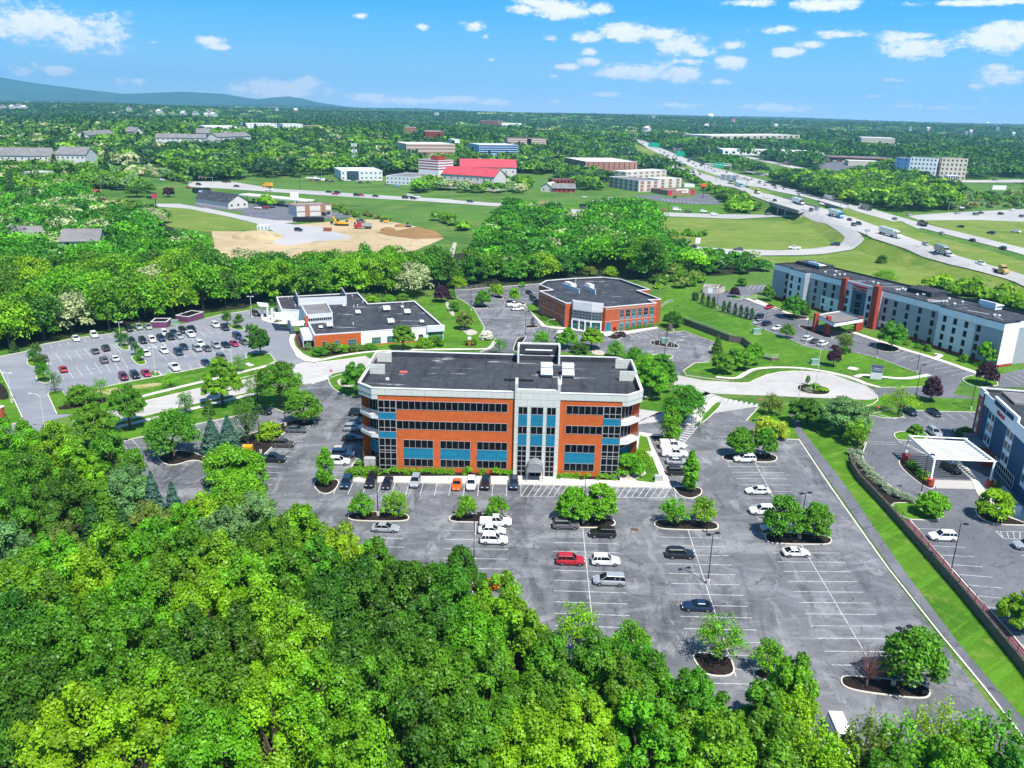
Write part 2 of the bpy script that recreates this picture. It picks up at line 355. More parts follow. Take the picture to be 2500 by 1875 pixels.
def inpoly(x,y,poly):
 x=np.asarray(x,float);y=np.asarray(y,float);c=np.zeros(x.shape,bool);n=len(poly)
 for i in range(n):
  x0,y0=poly[i][:2];x1,y1=poly[(i+1)%n][:2]
  if y0==y1:continue
  k=((y0>y)!=(y1>y))&(x<(x1-x0)*(y-y0)/(y1-y0)+x0);c^=k
 return c
def pts(fr,l):return[G(fr,*q)[:2]for q in l]
def sheet(name,m,P,z,drape=False,kind='structure'):
 P=[np.array(p[:2],float)for p in P];mb=MB()
 tri=tessellate_polygon([[Vector((p[0],p[1],0))for p in P]])
 T=[[P[i]for i in t]for t in tri]
 if drape:
  out=[]
  while T:
   t=T.pop();L=[np.hypot(*(t[i]-t[(i+1)%3]))for i in range(3)];k=int(np.argmax(L))
   if L[k]>drape and len(out)<60000:
    a,b,c=t[k],t[(k+1)%3],t[(k+2)%3];mm=(a+b)/2;T+=[[a,mm,c],[mm,b,c]]
   else:out.append(t)
  T=out
  xs=np.array([[p[0]for p in t]for t in T]);ys=np.array([[p[1]for p in t]for t in T]);hs=Hf(xs,ys)
 for i,t in enumerate(T):
  if(t[1][0]-t[0][0])*(t[2][1]-t[0][1])-(t[2][0]-t[0][0])*(t[1][1]-t[0][1])<0:
   t=t[::-1];hh=hs[i][::-1]if drape else None
  else:hh=hs[i]if drape else None
  mb.face([(p[0],p[1],z+(hh[j]if drape else 0))for j,p in enumerate(t)])
 o=mb.build(name,m);o['kind']=kind;return o
def offset(P,d,closed):
 n=len(P);out=[]
 for i in range(n):
  a=P[(i-1)%n]if closed or i>0 else P[i];b=P[(i+1)%n]if closed or i<n-1 else P[i]
  t=b-a;L=np.hypot(*t)or 1;nrm=np.array([-t[1],t[0]])/L
  out.append(P[i]+nrm*d)
 return out
KB={}
def kerb(P,closed=True,w=.2,h=.15,mname='kerb',z=0.):
 P=[np.array(p[:2],float)for p in P];A=offset(P,w/2,closed);B=offset(P,-w/2,closed)
 mb=KB.setdefault(mname,MB());n=len(P)
 for i in range(n if closed else n-1):
  j=(i+1)%n
  a0,a1,b0,b1=A[i],A[j],B[i],B[j]
  mb.face([(*a0,z+h),(*b0,z+h),(*b1,z+h),(*a1,z+h)]);mb.face([(*a0,z-.02),(*a0,z+h),(*a1,z+h),(*a1,z-.02)]);mb.face([(*b0,z+h),(*b0,z-.02),(*b1,z-.02),(*b1,z+h)])
LINES=MB()
def mark(p,q,w=.12,z=.03):
 p=np.array(p[:2],float);q=np.array(q[:2],float);t=q-p;L=np.hypot(*t)
 if L<.01:return
 n=np.array([-t[1],t[0]])/L*w/2
 LINES.face([(*(p-n),z),(*(q-n),z),(*(q+n),z),(*(p+n),z)])
def stalls(fr,a0,a1,b0,b1,n,pre=0,post=0,w=.12,z=.03):
 A0,A1,B0,B1=[G(fr,*q)[:2]for q in(a0,a1,b0,b1)]
 for i in range(-pre,n+post):
  t=i/(n-1);mark(A0+(B0-A0)*t,A1+(B1-A1)*t,w,z)
  # ================================================================ GROUND
M_grass=ground_mat('lawn_grass',((.042,.128,.006),(.080,.19,.010),(.16,.225,.035)),(.05,.35),fine=.34,fine_scale=3.5,streak=[(35,.8,(.10,.27,.015),.5,.5,.62,14)])
M_meadow=ground_mat('meadow_grass',((.10,.175,.018),(.165,.225,.035),(.25,.25,.08)),(.02,.09),fine=.3,fine_scale=1.2,streak=[(12,.12,(.19,.26,.06),.6,.5,.66,8)])
M_rough=ground_mat('rough_green',((.05,.125,.015),(.08,.18,.022),(.14,.18,.05)),(.012,.06),fine=.4,fine_scale=.8,streak=[(30,.06,(.13,.21,.04),.6,.48,.64,3)])
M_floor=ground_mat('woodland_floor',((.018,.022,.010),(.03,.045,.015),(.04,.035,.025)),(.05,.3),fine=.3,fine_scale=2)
M_wood=ground_mat('far_country',((.02,.06,.02),(.03,.085,.022),(.045,.10,.03)),(.004,.02),fine=.4,fine_scale=.15)
M_asph=ground_mat('worn_asphalt',((.10,.104,.112),(.158,.162,.172),(.25,.254,.262)),(.035,.16),rough=.85,fine=.17,crack=(.09,.055),fine_scale=14,bump=.15,
streak=[(8,.22,(.27,.275,.29),.62,.5,.68,5),(-38,.16,(.23,.235,.25),.45,.5,.68,6),(84,.20,(.045,.047,.055),.6,.52,.68,4),(0,.9,(.2,.2,.215),.3,.5,.7,7),(0,1.1,(.05,.05,.055),.6,.64,.70,1.3),(90,.35,(.30,.305,.31),.5,.56,.68,3)])
M_asphL=ground_mat('pale_asphalt',((.20,.21,.235),(.235,.245,.27),(.17,.18,.20)),(.03,.2),rough=.85,fine=.08,fine_scale=14,bump=.1,streak=[(25,.12,(.29,.30,.32),.5,.5,.68,5)])
M_asphM=ground_mat('hotel_asphalt',((.12,.125,.14),(.155,.16,.18),(.105,.11,.12)),(.04,.2),crack=(.11,.05),rough=.85,fine=.1,fine_scale=14,bump=.1,streak=[(50,.14,(.2,.205,.22),.5,.5,.68,5)])
M_conc=ground_mat('concrete_paving',((.40,.385,.37),(.47,.45,.43),(.34,.33,.32)),(.06,.3),rough=.85,fine=.08,fine_scale=10,bump=.1,streak=[(15,.3,(.37,.35,.34),.5,.5,.65,9)])
M_walk=ground_mat('sidewalk_concrete',((.56,.53,.48),(.66,.62,.56),(.50,.47,.43)),(.2,.8),rough=.85,fine=.06,fine_scale=10,bump=.1)
M_road=ground_mat('highway_concrete',((.36,.35,.34),(.44,.43,.41),(.31,.30,.30)),(.01,.05),rough=.85,fine=.06,fine_scale=3,bump=0)
M_mulch=ground_mat('dark_mulch',((.014,.010,.009),(.03,.02,.017),(.045,.032,.028)),(.5,2),fine=.5,fine_scale=8)
M_dirt=ground_mat('tan_dirt',((.40,.30,.17),(.50,.39,.24),(.22,.22,.12)),(.03,.12),fine=.1,fine_scale=1.5)
M_soil=ground_mat('brown_soil',((.23,.13,.05),(.30,.18,.07),(.2,.11,.045)),(.05,.3),fine=.2,fine_scale=1.5)
M_gravel=ground_mat('grey_gravel',((.34,.34,.35),(.44,.43,.43),(.40,.35,.28)),(.02,.08),fine=.15,fine_scale=2)
M_stone=ground_mat('pale_stones',((.38,.33,.27),(.55,.5,.43),(.25,.21,.18)),(.6,2.5),fine=.4,fine_scale=5)
M_paint=mat('road_paint',(.30,.31,.32),.7,0,1.2,col2=(.74,.74,.73))
M_kerb=mat('kerb',(.62,.58,.50),.85,.1,1)
def terrain():
 def grade(a,b,step,out,k):
  v=list(np.arange(a,b,step));s=step;x=b
  while x<out[1]:v.append(x);s*=k;x+=s
  v.append(out[1]);s=step;x=a-step
  while x>out[0]:v.insert(0,x);s*=k;x-=s
  v.insert(0,out[0]);return np.array(v)
 xs=grade(-120,760,5,(-9500,9500),1.12);ys=grade(300,1000,5,(-300,9600),1.07)
 X,Y=np.meshgrid(xs,ys);Z=Hf(X,Y)-.06;nx,ny=len(xs),len(ys)
 v=np.stack([X.ravel(),Y.ravel(),Z.ravel()],1)
 i=np.arange((ny-1)*(nx-1));r=i//(nx-1);c=i%(nx-1);a=r*nx+c
 f=np.stack([a,a+1,a+nx+1,a+nx],1)
 me=bpy.data.meshes.new('ground');me.from_pydata(v.tolist(),[],f.tolist());me.materials.append(M_rough);me.materials.append(M_wood)
 cy=Y[:-1,:-1].ravel();cx=X[:-1,:-1].ravel();mi=(np.hypot(cx,cy)>1150).astype(int);me.polygons.foreach_set('material_index',mi.tolist());me.polygons.foreach_set('use_smooth',[True]*len(f))
 o=bpy.data.objects.new('ground',me);COL.objects.link(o);o['kind']='structure'
terrain()
def mountains():
# outline of the long blue ridge: photo points carried out to its real distance
 D=10800.;pr=[(-400,205),(-160,186),(0,188),(68,201),(150,212),(226,221),(305,229),(380,227),(452,224),(542,229),(600,239),(625,242),(660,238),(700,235),(740,241),(775,250),(860,262)]
 mb=MB();rows=[]
 for k,dd in enumerate((-1500,-900,-350,0,500,1500)):
  row=[]
  fz=(0,.35,.8,1,.7,0)[k]
  for a,b in zip(pr[:-1],pr[1:]):
   for s in range(5):
    x=a[0]+(b[0]-a[0])*s/5;y=a[1]+(b[1]-a[1])*s/5
    v=ray('p',x,y);t=D/v[1];z=CH+v[2]*t
    X=v[0]*t;z=max(z*fz*(1+.05*math.sin(X/190+k*1.7)*(k!=3)),-5)
    row.append((X,D+dd+90*math.sin(X/400+k),z))
  rows.append(row)
 for r in range(len(rows)-1):
  for i in range(len(rows[0])-1):mb.face([rows[r][i],rows[r][i+1],rows[r+1][i+1],rows[r+1][i]])
 m=ground_mat('mountain_forest',((.015,.05,.025),(.03,.085,.03),(.012,.04,.025)),(.0012,.006),fine=.4,fine_scale=.02,bump=0)
 o=mb.build('mountains',m,smooth=True);o['kind']='structure'
mountains()
# ---- woodland floors
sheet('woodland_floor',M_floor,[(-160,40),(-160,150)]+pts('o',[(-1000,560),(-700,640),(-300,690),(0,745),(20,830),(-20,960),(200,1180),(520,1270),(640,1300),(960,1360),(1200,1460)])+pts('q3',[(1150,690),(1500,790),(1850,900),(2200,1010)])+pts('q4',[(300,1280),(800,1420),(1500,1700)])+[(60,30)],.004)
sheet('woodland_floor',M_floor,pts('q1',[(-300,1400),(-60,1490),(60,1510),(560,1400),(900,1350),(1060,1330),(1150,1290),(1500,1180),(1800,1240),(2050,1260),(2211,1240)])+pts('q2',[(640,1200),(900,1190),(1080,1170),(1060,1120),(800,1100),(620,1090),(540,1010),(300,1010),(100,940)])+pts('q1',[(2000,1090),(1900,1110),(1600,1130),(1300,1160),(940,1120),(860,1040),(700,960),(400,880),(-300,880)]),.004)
# ---- main lot
LOT=pts('o',[(-100,700),(75,655),(205,625),(620,530),(880,475),(1110,425),(1235,390),(1330,430),(1390,425),(1420,300),(1480,215),(1530,190),(1700,160)])+[(-22,205),(27,193)]+pts('b',[(1500,745),(1745,780)])+pts('q4',[(800,183),(910,78),(925,65),(1065,92),(1025,155),(1165,238),(1242,240),(1620,800),(2030,1340),(2212,1580),(2700,2300),(900,2300)])+pts('q3',[(2200,1060),(1700,930),(1200,780)])+pts('o',[(1300,1560),(960,1420),(640,1360),(400,1250),(140,1090),(0,960),(-60,830)])
sheet('car_park',M_asph,LOT,.010)
kerb(pts('o',[(-100,700),(75,655),(205,625),(620,530),(880,475),(1110,425),(1235,390),(1330,430),(1390,425)]),False)
kerb(pts('o',[(1520,255),(1700,160)]),False)if False else None
# strip at the right: dark drive edge, kerb line
kerb(pts('q4',[(1240,240),(1380,450),(1620,790),(1850,1080),(2040,1310),(2212,1530),(2500,1900)]),False,w=.28,h=.05,mname='kerb',z=.02)
sheet('asphalt_margin',M_asphM,pts('q4',[(1200,120),(1215,190),(1245,240),(1640,800),(2040,1310),(2500,1900),(2700,1900),(2212,1450),(1930,1120),(1690,800),(1450,450),(1255,200),(1235,150),(1225,120)]),.014)
# ---- lawns and beds inside the lot (each bed is a sheet ringed by its kerb)
BED_N=[0]
def bed(fr,l,m=None,k=True,it=2,z=.1,name='planting_bed'):
 P=[G(fr,*q)[:2]for q in l];P=smooth2(P,it)if it else P
 z+=.0005*BED_N[0]%.02;BED_N[0]+=1
 sheet(name,m or M_mulch,P,z)
 if k:kerb(P)
 return P
bed('q4',[(160,575),(235,568),(390,575),(448,590),(440,618),(300,622),(185,610)])
bed('q4',[(612,598),(640,585),(820,588),(885,600),(893,625),(860,632),(660,628),(620,618)])
bed('q4',[(908,312),(935,300),(1100,298),(1145,312),(1142,332),(1105,338),(950,334),(912,328)])
bed('q4',[(1092,655),(1110,640),(1330,650),(1380,665),(1378,688),(1345,694),(1130,690),(1098,680)])
bed('q4',[(1420,1290),(1425,1262),(1480,1262),(1720,1285),(1800,1310),(1808,1345),(1770,1362),(1520,1332),(1440,1312)])
bed('q4',[(775,1165),(830,1160),(900,1175),(945,1180),(968,1262),(840,1262),(800,1215)])
bed('q4',[(1040,1235),(1120,1228),(1155,1255),(1140,1285),(1050,1270)])
bed('q4',[(480,1175),(530,1165),(548,1190),(520,1215),(480,1200)])
bed('q3',[(1500,572),(1530,552),(1740,555),(1770,575),(1755,594),(1560,592),(1510,586)])
bed('q3',[(1938,580),(1960,562),(2170,562),(2212,585),(2190,598),(1990,597),(1945,592)])
bed('q3',[(1348,425),(1385,408),(1468,412),(1455,450),(1420,476),(1375,470)],it=2)
bed('q3',[(950,455),(1000,440),(1120,458),(1135,485),(1110,500),(990,490)])
bed('b',[(1830,1530),(2090,1535),(2135,1565),(2115,1620),(2010,1655),(1900,1620),(1865,1570)])
bed('b',[(1655,1040),(1985,1110),(1985,1125),(1690,1090)],it=1)
bed('o',[(285,800),(340,770),(500,745),(660,790),(760,870),(740,900),(610,815),(420,880),(330,855)],it=2)
bed('o',[(660,790),(700,730),(900,660),(1200,570),(1390,500),(1560,485),(1605,520),(1570,550),(1385,548),(1170,800),(1060,860),(740,870)],it=1)
# ---- building apron walks and lawns
sheet('sidewalk',M_walk,pts('a',[(0,1440),(-60,1478),(2000,1512)])+pts('b',[(1830,1545),(1815,1500),(1640,1130),(1590,1020),(1750,1020),(1985,1130),(1960,1090),(1700,1010),(1500,975),(1480,1030)])+pts('b',[(1260,1455),(660,1425),(220,1405)])+pts('a',[(1650,1425),(1070,1422),(0,1432)]),.12)
kerb(pts('a',[(-60,1478),(2000,1512)])+pts('b',[(1830,1545)]),False,h=.12)
sheet('sidewalk',M_walk,pts('q3',[(1480,412),(1512,410),(1562,330),(1540,320)]),.12)
sheet('concrete_pad',M_conc,pts('o',[(1760,705),(1915,700),(1890,770),(1725,760)]),.03)
bed('a',[(0,1425),(60,1300),(150,1290),(320,1350),(320,1370),(1650,1395),(1650,1425),(400,1420)],M_mulch,False,0,.13)
bed('b',[(655,1425),(655,1400),(1275,1425),(1300,1440),(1300,1470),(900,1455)],M_mulch,False,0,.13)
bed('b',[(1475,1180),(1495,1010),(1580,1030),(1625,1175)],M_grass,True,0,.125,'lawn')
bed('b',[(1480,1225),(1630,1225),(1700,1400),(1650,1495),(1470,1475),(1450,1460),(1560,1400)],M_grass,True,0,.125,'lawn')
bed('b',[(1285,1450),(1290,1300),(1480,1220),(1565,1380),(1470,1470)],M_stone,False,1,.122,'gravel_bed')
LB=pts('b',[(1500,745),(1745,780),(1745,880),(1500,850)])
bed('b',[(1500,640),(1700,700),(1930,870),(1960,910),(1745,775),(1520,745)],M_grass,False,0,.03,'lawn')
# between lot and street, left
sheet('lawn',M_grass,pts('o',[(-100,690),(75,648),(205,618),(620,523),(880,468),(1110,418),(1235,380),(1330,415),(1420,290),(1480,205),(1250,230),(700,345),(185,470),(-100,540)]),.03)
bed('o',[(1700,160),(1745,135),(1860,105),(2010,120),(2010,300),(1900,303),(1830,290),(1745,235)],M_grass,True,1,.06,'lawn')
bed('o',[(1775,165),(1830,145),(1925,165),(1930,215),(1850,225),(1790,205)],M_stone,False,2,.09,'gravel_bed')
# ---- street
ST_U=pts('o',[(-60,392),(160,345),(420,283),(700,218),(1240,85)])+pts('g',[(330,1050),(580,978),(690,988),(840,972),(980,955),(1180,925)])
ST_UR=pts('b',[(1835,392),(2000,428),(2157,458)])+pts('c',[(60,1030),(150,1028),(210,1000),(280,970),(380,948),(500,941),(640,946),(780,966),(900,1000),(1000,1035),(1070,1085),(1112,1130),(1115,1160),(1080,1190),(1000,1212),(700,1228)])
STREET=ST_U+[(-30,216),(10,212),(42,204)]+ST_UR+pts('q4',[(1160,100),(1062,96),(925,62),(860,40),(800,20)])+pts('h',[(1970,1395)])+[(27,183),(-20,196)]+pts('o',[(1870,85),(1745,110),(1690,158),(1535,195),(1250,222),(700,335),(185,460),(-60,520),(-300,560),(-420,500)])
sheet('street',M_conc,STREET,.018)
kerb(pts('o',[(160,345),(420,283),(700,218),(1240,85)]),False);kerb(pts('o',[(-60,520),(185,460),(700,335),(1250,222),(1480,205)]),False)
kerb(ST_UR,False);kerb(pts('g',[(690,988),(840,972),(980,955),(1180,925)]),False)
def walk(fr,l,w=1.6,z=.08,m=None,name='sidewalk',it=2):
 P=smooth2([G(fr,*q)[:2]for q in l],it,False);A=offset(P,w/2,False);B=offset(P,-w/2,False)
 mb=MB()
 for i in range(len(P)-1):mb.face([(*B[i],z),(*B[i+1],z),(*A[i+1],z),(*A[i],z)])
 mb.build(name,m or M_walk)['kind']='structure'
walk('o',[(-60,365),(110,312),(400,240),(700,168),(1000,95),(1225,40),(1275,10)])
walk('o',[(-60,560),(180,500),(440,438),(700,372),(1000,300),(1235,238)])
walk('g',[(640,975),(760,960),(900,925),(1200,880),(1450,868),(1800,858),(2212,856)])
walk('s',[(200,765),(530,765),(585,755),(630,690)],z=.082,w=1.4)
walk('c',[(-100,985),(60,1000),(110,965),(180,925),(320,912),(500,915),(640,930),(780,955),(920,990),(1040,1040),(1130,1062)])
walk('c',[(950,985),(1010,965),(1150,985),(1300,1000),(1420,985),(1500,968)],z=.09,w=1.8)
walk('q4',[(770,180),(800,150),(850,90),(885,60)],w=1.8)
walk('b',[(1960,905),(2050,810),(2157,690)],w=2,z=.084)
# lawns right of the lot
sheet('lawn',M_grass,pts('q4',[(1232,150),(1255,200),(1450,450),(1690,800),(1930,1120),(2212,1450),(2700,1900),(2700,1500),(2212,1235),(1980,900),(1750,640),(1560,450),(1450,330),(1470,270),(1530,255),(1500,130),(1350,100)]),.02)
sheet('lawn',M_grass,pts('q4',[(1065,100),(1020,155),(1165,238),(1240,240),(1190,120),(1220,100),(1500,130),(1550,92),(1590,60),(1650,50),(1350,100),(1250,80),(1120,100)]),.026)
kerb(pts('q4',[(1065,100),(1010,160)]),False);kerb(pts('q4',[(1165,238),(1242,240)]),False)
bed('q4',[(805,170),(870,80),(918,78),(830,165)],M_grass,True,1,.06,'lawn')
sheet('lawn',M_grass,pts('b',[(1500,640),(1850,560),(2157,640),(2157,700),(1950,880),(1745,775),(1500,740)]),.024)
# culdesac island
ISL=bed('c',[(505,1068),(520,1045),(620,1040),(740,1065),(762,1092),(740,1118),(640,1120),(530,1095)],M_mulch,True,2,.12)
# ---- medical lot
ML=pts('e',[(-60,420),(-60,1000),(30,1040),(300,1000),(340,920),(620,850),(440,860),(370,705),(385,680),(480,675),(500,712),(960,615),(1260,558),(1750,460),(1905,425),(1895,395),(1960,385),(2080,390),(2150,480),(2130,530),(2100,545)])+pts('g',[(330,1050),(580,975),(500,930),(440,820),(425,770),(445,700),(420,640),(250,600),(165,570),(145,540),(180,520),(240,515),(240,480),(90,455),(20,480)])+pts('e',[(1970,48),(1700,90),(1580,120),(1300,185),(900,230),(600,270),(330,320),(190,375),(60,400)])
sheet('clinic_car_park',M_asphL,ML,.014)
kerb(pts('e',[(-60,425),(60,402),(190,377),(330,320),(600,270),(900,230),(1160,195)]),False);kerb(pts('e',[(1580,120),(1700,92),(1970,50),(2005,85)]),False)
kerb(pts('e',[(440,860),(370,705),(385,680),(480,675),(500,712),(960,615),(1260,558),(1750,460),(1905,425),(1895,395),(1960,385),(2080,390),(2150,480),(2120,530)]),False)
kerb(pts('e',[(-20,480),(60,640),(170,880),(150,920),(-20,965)]),False)
sheet('lawn',M_grass,pts('e',[(440,855),(370,705),(385,680),(480,675),(500,712),(960,615),(1260,558),(1750,460),(1905,425),(1895,395),(1960,385),(2080,390),(2150,480),(2100,545),(1600,648),(1060,752),(700,838),(560,860)]),.022)
sheet('lawn',M_grass,pts('e',[(-100,480),(-20,480),(60,640),(170,880),(150,920),(-20,965),(-100,980)]),.024)
bed('e',[(-60,600),(20,620),(70,700),(60,750),(-60,740)],M_mulch,False,1,.05)
bed('e',[(-60,800),(40,840),(60,900),(-20,915),(-60,910)],M_mulch,False,1,.05)
bed('e',[(440,800),(600,775),(800,740),(880,700),(930,730),(820,765),(640,800),(460,830)],M_mulch,False,1,.05)
bed('e',[(700,680),(1000,640),(1250,610),(1240,640),(1000,670),(850,720),(820,700)],ground_mat('bare_lawn',((.42,.33,.18),(.22,.26,.06),(.5,.4,.25)),(.3,.8),fine=.2),False,1,.03,'worn_lawn')
for l in([(205,460),(225,420),(290,405),(350,410),(375,440),(365,480),(300,495),(235,492)],[(275,560),(300,550),(370,555),(395,600),(370,620),(320,618),(290,595)],[(885,310),(960,305),(1012,355),(950,368)],[(1003,412),(1075,402),(1135,460),(1110,476),(1060,478)],[(1740,172),(1830,165),(1895,195),(1860,215),(1810,205)],[(1875,255),(1935,250),(1985,300),(1950,320)]):
 bed('e',l,M_grass,True,1,.12,'lawn')
bed('e',[(1145,528),(1210,525),(1250,560),(1170,568)],M_grass,True,1,.1,'lawn')
# medical building surround
sheet('lawn',M_grass,pts('g',[(1690,375),(1850,355),(2010,400),(2212,600)])+pts('s',[(245,255),(400,350),(425,375),(530,560),(475,645),(600,650),(630,670),(560,765),(200,780)])+pts('g',[(1450,880),(1180,920),(980,950),(840,968),(700,980),(740,940),(640,935),(565,905),(580,880),(670,860),(1130,805),(1940,740),(1940,600)]),.02)
kerb(pts('s',[(245,255),(400,350),(425,375),(530,560),(475,645)]),False);kerb(pts('s',[(475,645),(600,648),(632,668),(560,765),(480,795)]),False)
walkA=sheet('sidewalk',M_walk,pts('g',[(150,545),(165,575),(250,602),(330,618),(410,605),(400,570),(330,560),(240,520)]),.12)
sheet('sidewalk',M_walk,pts('g',[(445,690),(425,770),(440,820),(500,930),(580,975),(690,985),(760,955),(690,945),(640,940),(560,900),(490,830),(470,760),(500,690)]),.12)
bed('g',[(490,700),(540,690),(660,830),(655,862),(560,870),(500,810)],ground_mat('red_mulch',((.06,.02,.015),(.10,.035,.03),(.14,.06,.05)),(.4,2),fine=.4),False,1,.1)
bed('g',[(640,930),(660,890),(900,870),(1100,850),(1300,840),(1280,865),(1000,895),(750,935)],M_mulch,False,1,.05)
bed('s',[(295,560),(340,555),(470,595),(440,625),(370,632),(330,600)],M_stone,False,1,.06,'gravel_bed')
bed('s',[(305,715),(380,700),(460,712),(440,732),(350,735)],M_mulch,False,2,.07)
bed('s',[(140,310),(180,300),(250,440),(200,440)],M_stone,False,1,.06,'gravel_bed')
# ---- brick office lot
BL=pts('s',[(240,190),(380,185),(540,170),(850,145),(1060,130),(1062,320),(920,335),(1090,545),(1200,560)])+pts('h',[(215,712),(480,730),(760,770),(880,800),(1100,775),(1450,715),(1560,765),(1720,745),(2120,890),(2140,905),(2010,915),(2000,935),(2040,960),(2000,1080),(1840,1090),(1700,1180),(1735,1215),(1610,1215),(1560,1190),(1500,1110),(1600,1030),(1590,1000),(1490,995),(1160,1010),(880,1010),(400,985),(100,1000)])+pts('s',[(840,780),(810,770),(830,690),(900,645)])+pts('s',[(870,640),(800,800),(560,800),(480,800),(560,765),(632,668),(600,648),(475,645),(530,560),(425,375),(400,350),(245,255)])
sheet('office_car_park',M_asph,BL,.012)
kerb(pts('h',[(880,800),(1100,778),(1450,716),(1560,765),(1720,745),(2120,890)]),False)
kerb(pts('s',[(240,190),(380,185),(540,170),(850,145),(1060,130)]),False)
sheet('sidewalk',M_walk,pts('s',[(880,330),(920,335),(1000,440),(1080,545),(1190,560)])+pts('h',[(215,712),(480,730),(760,770),(880,800),(1100,775),(1450,712),(1430,700),(1070,745),(830,752),(500,712),(240,690),(160,620),(0,470),(-100,430)]),.11)
bed('h',[(20,470),(100,455),(160,560),(160,600),(100,540)],M_grass,False,0,.06,'lawn');bed('h',[(160,600),(180,590),(420,690),(400,702),(240,690)],M_grass,False,0,.12,'lawn')
bed('h',[(870,800),(940,780),(1060,790),(1040,835),(950,840)],M_mulch,True,1)
bed('h',[(0,690),(60,680),(160,690),(150,712),(10,715)],M_mulch,True,1)
bed('h',[(1355,880),(1370,850),(1480,842),(1600,865),(1672,905),(1660,930),(1600,928),(1420,905)],M_mulch,True,2)
bed('s',[(715,318),(740,300),(850,300),(930,322),(915,335),(760,338)],M_mulch,True,1);bed('s',[(410,368),(430,345),(540,345),(560,362),(545,370)],M_mulch,True,1);bed('s',[(600,265),(620,250),(690,250),(712,272),(690,284)],M_mulch,True,1)
sheet('lawn',M_grass,pts('h',[(400,985),(880,1010),(1160,1010),(1490,995),(1590,1000),(1600,1030),(1500,1110),(1300,1200),(1150,1120),(1000,1040),(600,1015)])+[(30,200),(5,212)]+pts('s',[(840,800),(800,780)]),.02)
bed('h',[(180,900),(260,880),(330,870),(420,915),(400,960),(250,940)],M_stone,False,1,.06,'gravel_bed');bed('h',[(720,960),(760,945),(860,960),(880,1010),(740,1000)],M_stone,False,1,.06,'gravel_bed')
kerb(pts('h',[(1160,1010),(1490,995),(1590,1000),(1600,1030),(1450,1115)]),False)
bed('s',[(800,780),(815,740),(840,665),(900,645),(930,650),(900,690),(860,790)],M_mulch,True,1)
# big lawn of the hill between office and hotel
sheet('lawn',M_grass,pts('h',[(1450,400),(1700,120),(1860,60),(1900,330),(1720,380),(1900,470),(2212,590)])+pts('c',[(180,560),(160,580),(300,640),(540,760),(700,780),(850,800),(950,805),(1140,850),(1400,950),(1410,968),(1300,1000),(1150,985),(980,975),(800,955),(640,925),(500,915),(320,912),(180,925),(60,1000),(-60,985)])+pts('h',[(1750,1170),(1840,1090),(2000,1080),(2040,960),(2000,935),(2010,915),(2120,890),(1720,745),(1450,700)]),.016)
sheet('lawn',M_grass,pts('c',[(60,1030),(150,1020),(220,960),(380,920),(640,935),(900,985),(1110,1062),(1060,1058),(900,1010),(780,966),(640,946),(500,941),(380,948),(280,970),(210,1000),(150,1028)]),.03)
sheet('lawn',M_grass,pts('c',[(980,990),(1150,995),(1300,1010),(1480,980),(1525,1000),(1480,1060),(1150,1068),(1080,1045)]),.03)
kerb(pts('c',[(1130,1065),(1300,1062),(1480,1060),(1528,1000)]),False)
kerb(pts('c',[(160,585),(300,645),(430,690),(560,750),(700,785)]),False);kerb(pts('c',[(950,800),(1140,850),(1400,950)]),False)
kerb(pts('h',[(2120,890),(2010,912),(2000,935),(2060,965)]),False);kerb(pts('h',[(2000,1080),(1840,1090),(1715,1175),(1750,1225),(2212,1288)]),False)
# ---- hotel lot
HL=pts('c',[(0,395),(110,390),(180,405),(230,405),(420,490),(600,555),(800,640),(950,650),(1150,720),(1300,770),(1560,840),(1860,955),(1990,975),(2212,925),(2300,960),(2300,1060),(1900,1065),(1790,1035),(1750,1010),(1680,1110),(1880,1150),(1700,1145),(1400,1135),(1090,1160),(1050,1070),(1480,1060),(1528,1000),(1440,960),(1400,950),(1140,850),(950,805),(860,790),(700,785),(560,750),(430,690),(300,640),(160,585),(190,560),(0,500)])+pts('h',[(1900,330),(2000,290),(2120,300),(2212,320)])+pts('c',[(-60,360)])
sheet('hotel_car_park',M_asphM,HL+pts('c',[(90,300),(280,292),(290,330),(120,380)]),.011)
sheet('sidewalk',M_walk,pts('c',[(215,405),(430,495),(600,550),(590,560),(420,505),(190,410)]),.10)
walk('c',[(130,395),(240,440),(400,490)],w=2,z=.1,it=1)
walk('c',[(930,650),(1080,700),(1300,775),(1560,850),(1870,960)],w=2.2,z=.1,it=1)
walk('c',[(1540,810),(1600,820),(1540,850)],w=1.6,z=.105)
sheet('lawn',M_grass,pts('c',[(220,400),(330,385),(560,470),(600,500),(590,550),(430,490)]),.05)
sheet('lawn',M_grass,pts('c',[(960,640),(1110,660),(1500,770),(1540,800),(1520,830),(1290,765)]),.05);sheet('lawn',M_grass,pts('c',[(1560,840),(1610,815),(1800,860),(2030,925),(2110,935),(2090,950),(1900,960),(1860,945)]),.05)
bed('c',[(380,520),(420,505),(580,530),(600,550),(520,552),(420,545)],M_mulch,True,1)
bed('c',[(1090,750),(1110,720),(1200,740),(1300,785),(1200,800),(1110,785)],M_mulch,True,1)
bed('c',[(505,600),(560,595),(700,640),(780,690),(760,700),(600,650)],M_mulch,True,1)
bed('c',[(1760,990),(1860,965),(2060,1040),(1880,1068),(1800,1045),(1750,1010)],M_grass,True,1,.1,'lawn')
bed('c',[(0,385),(70,375),(110,398),(30,405)],M_grass,True,1,.1,'lawn')
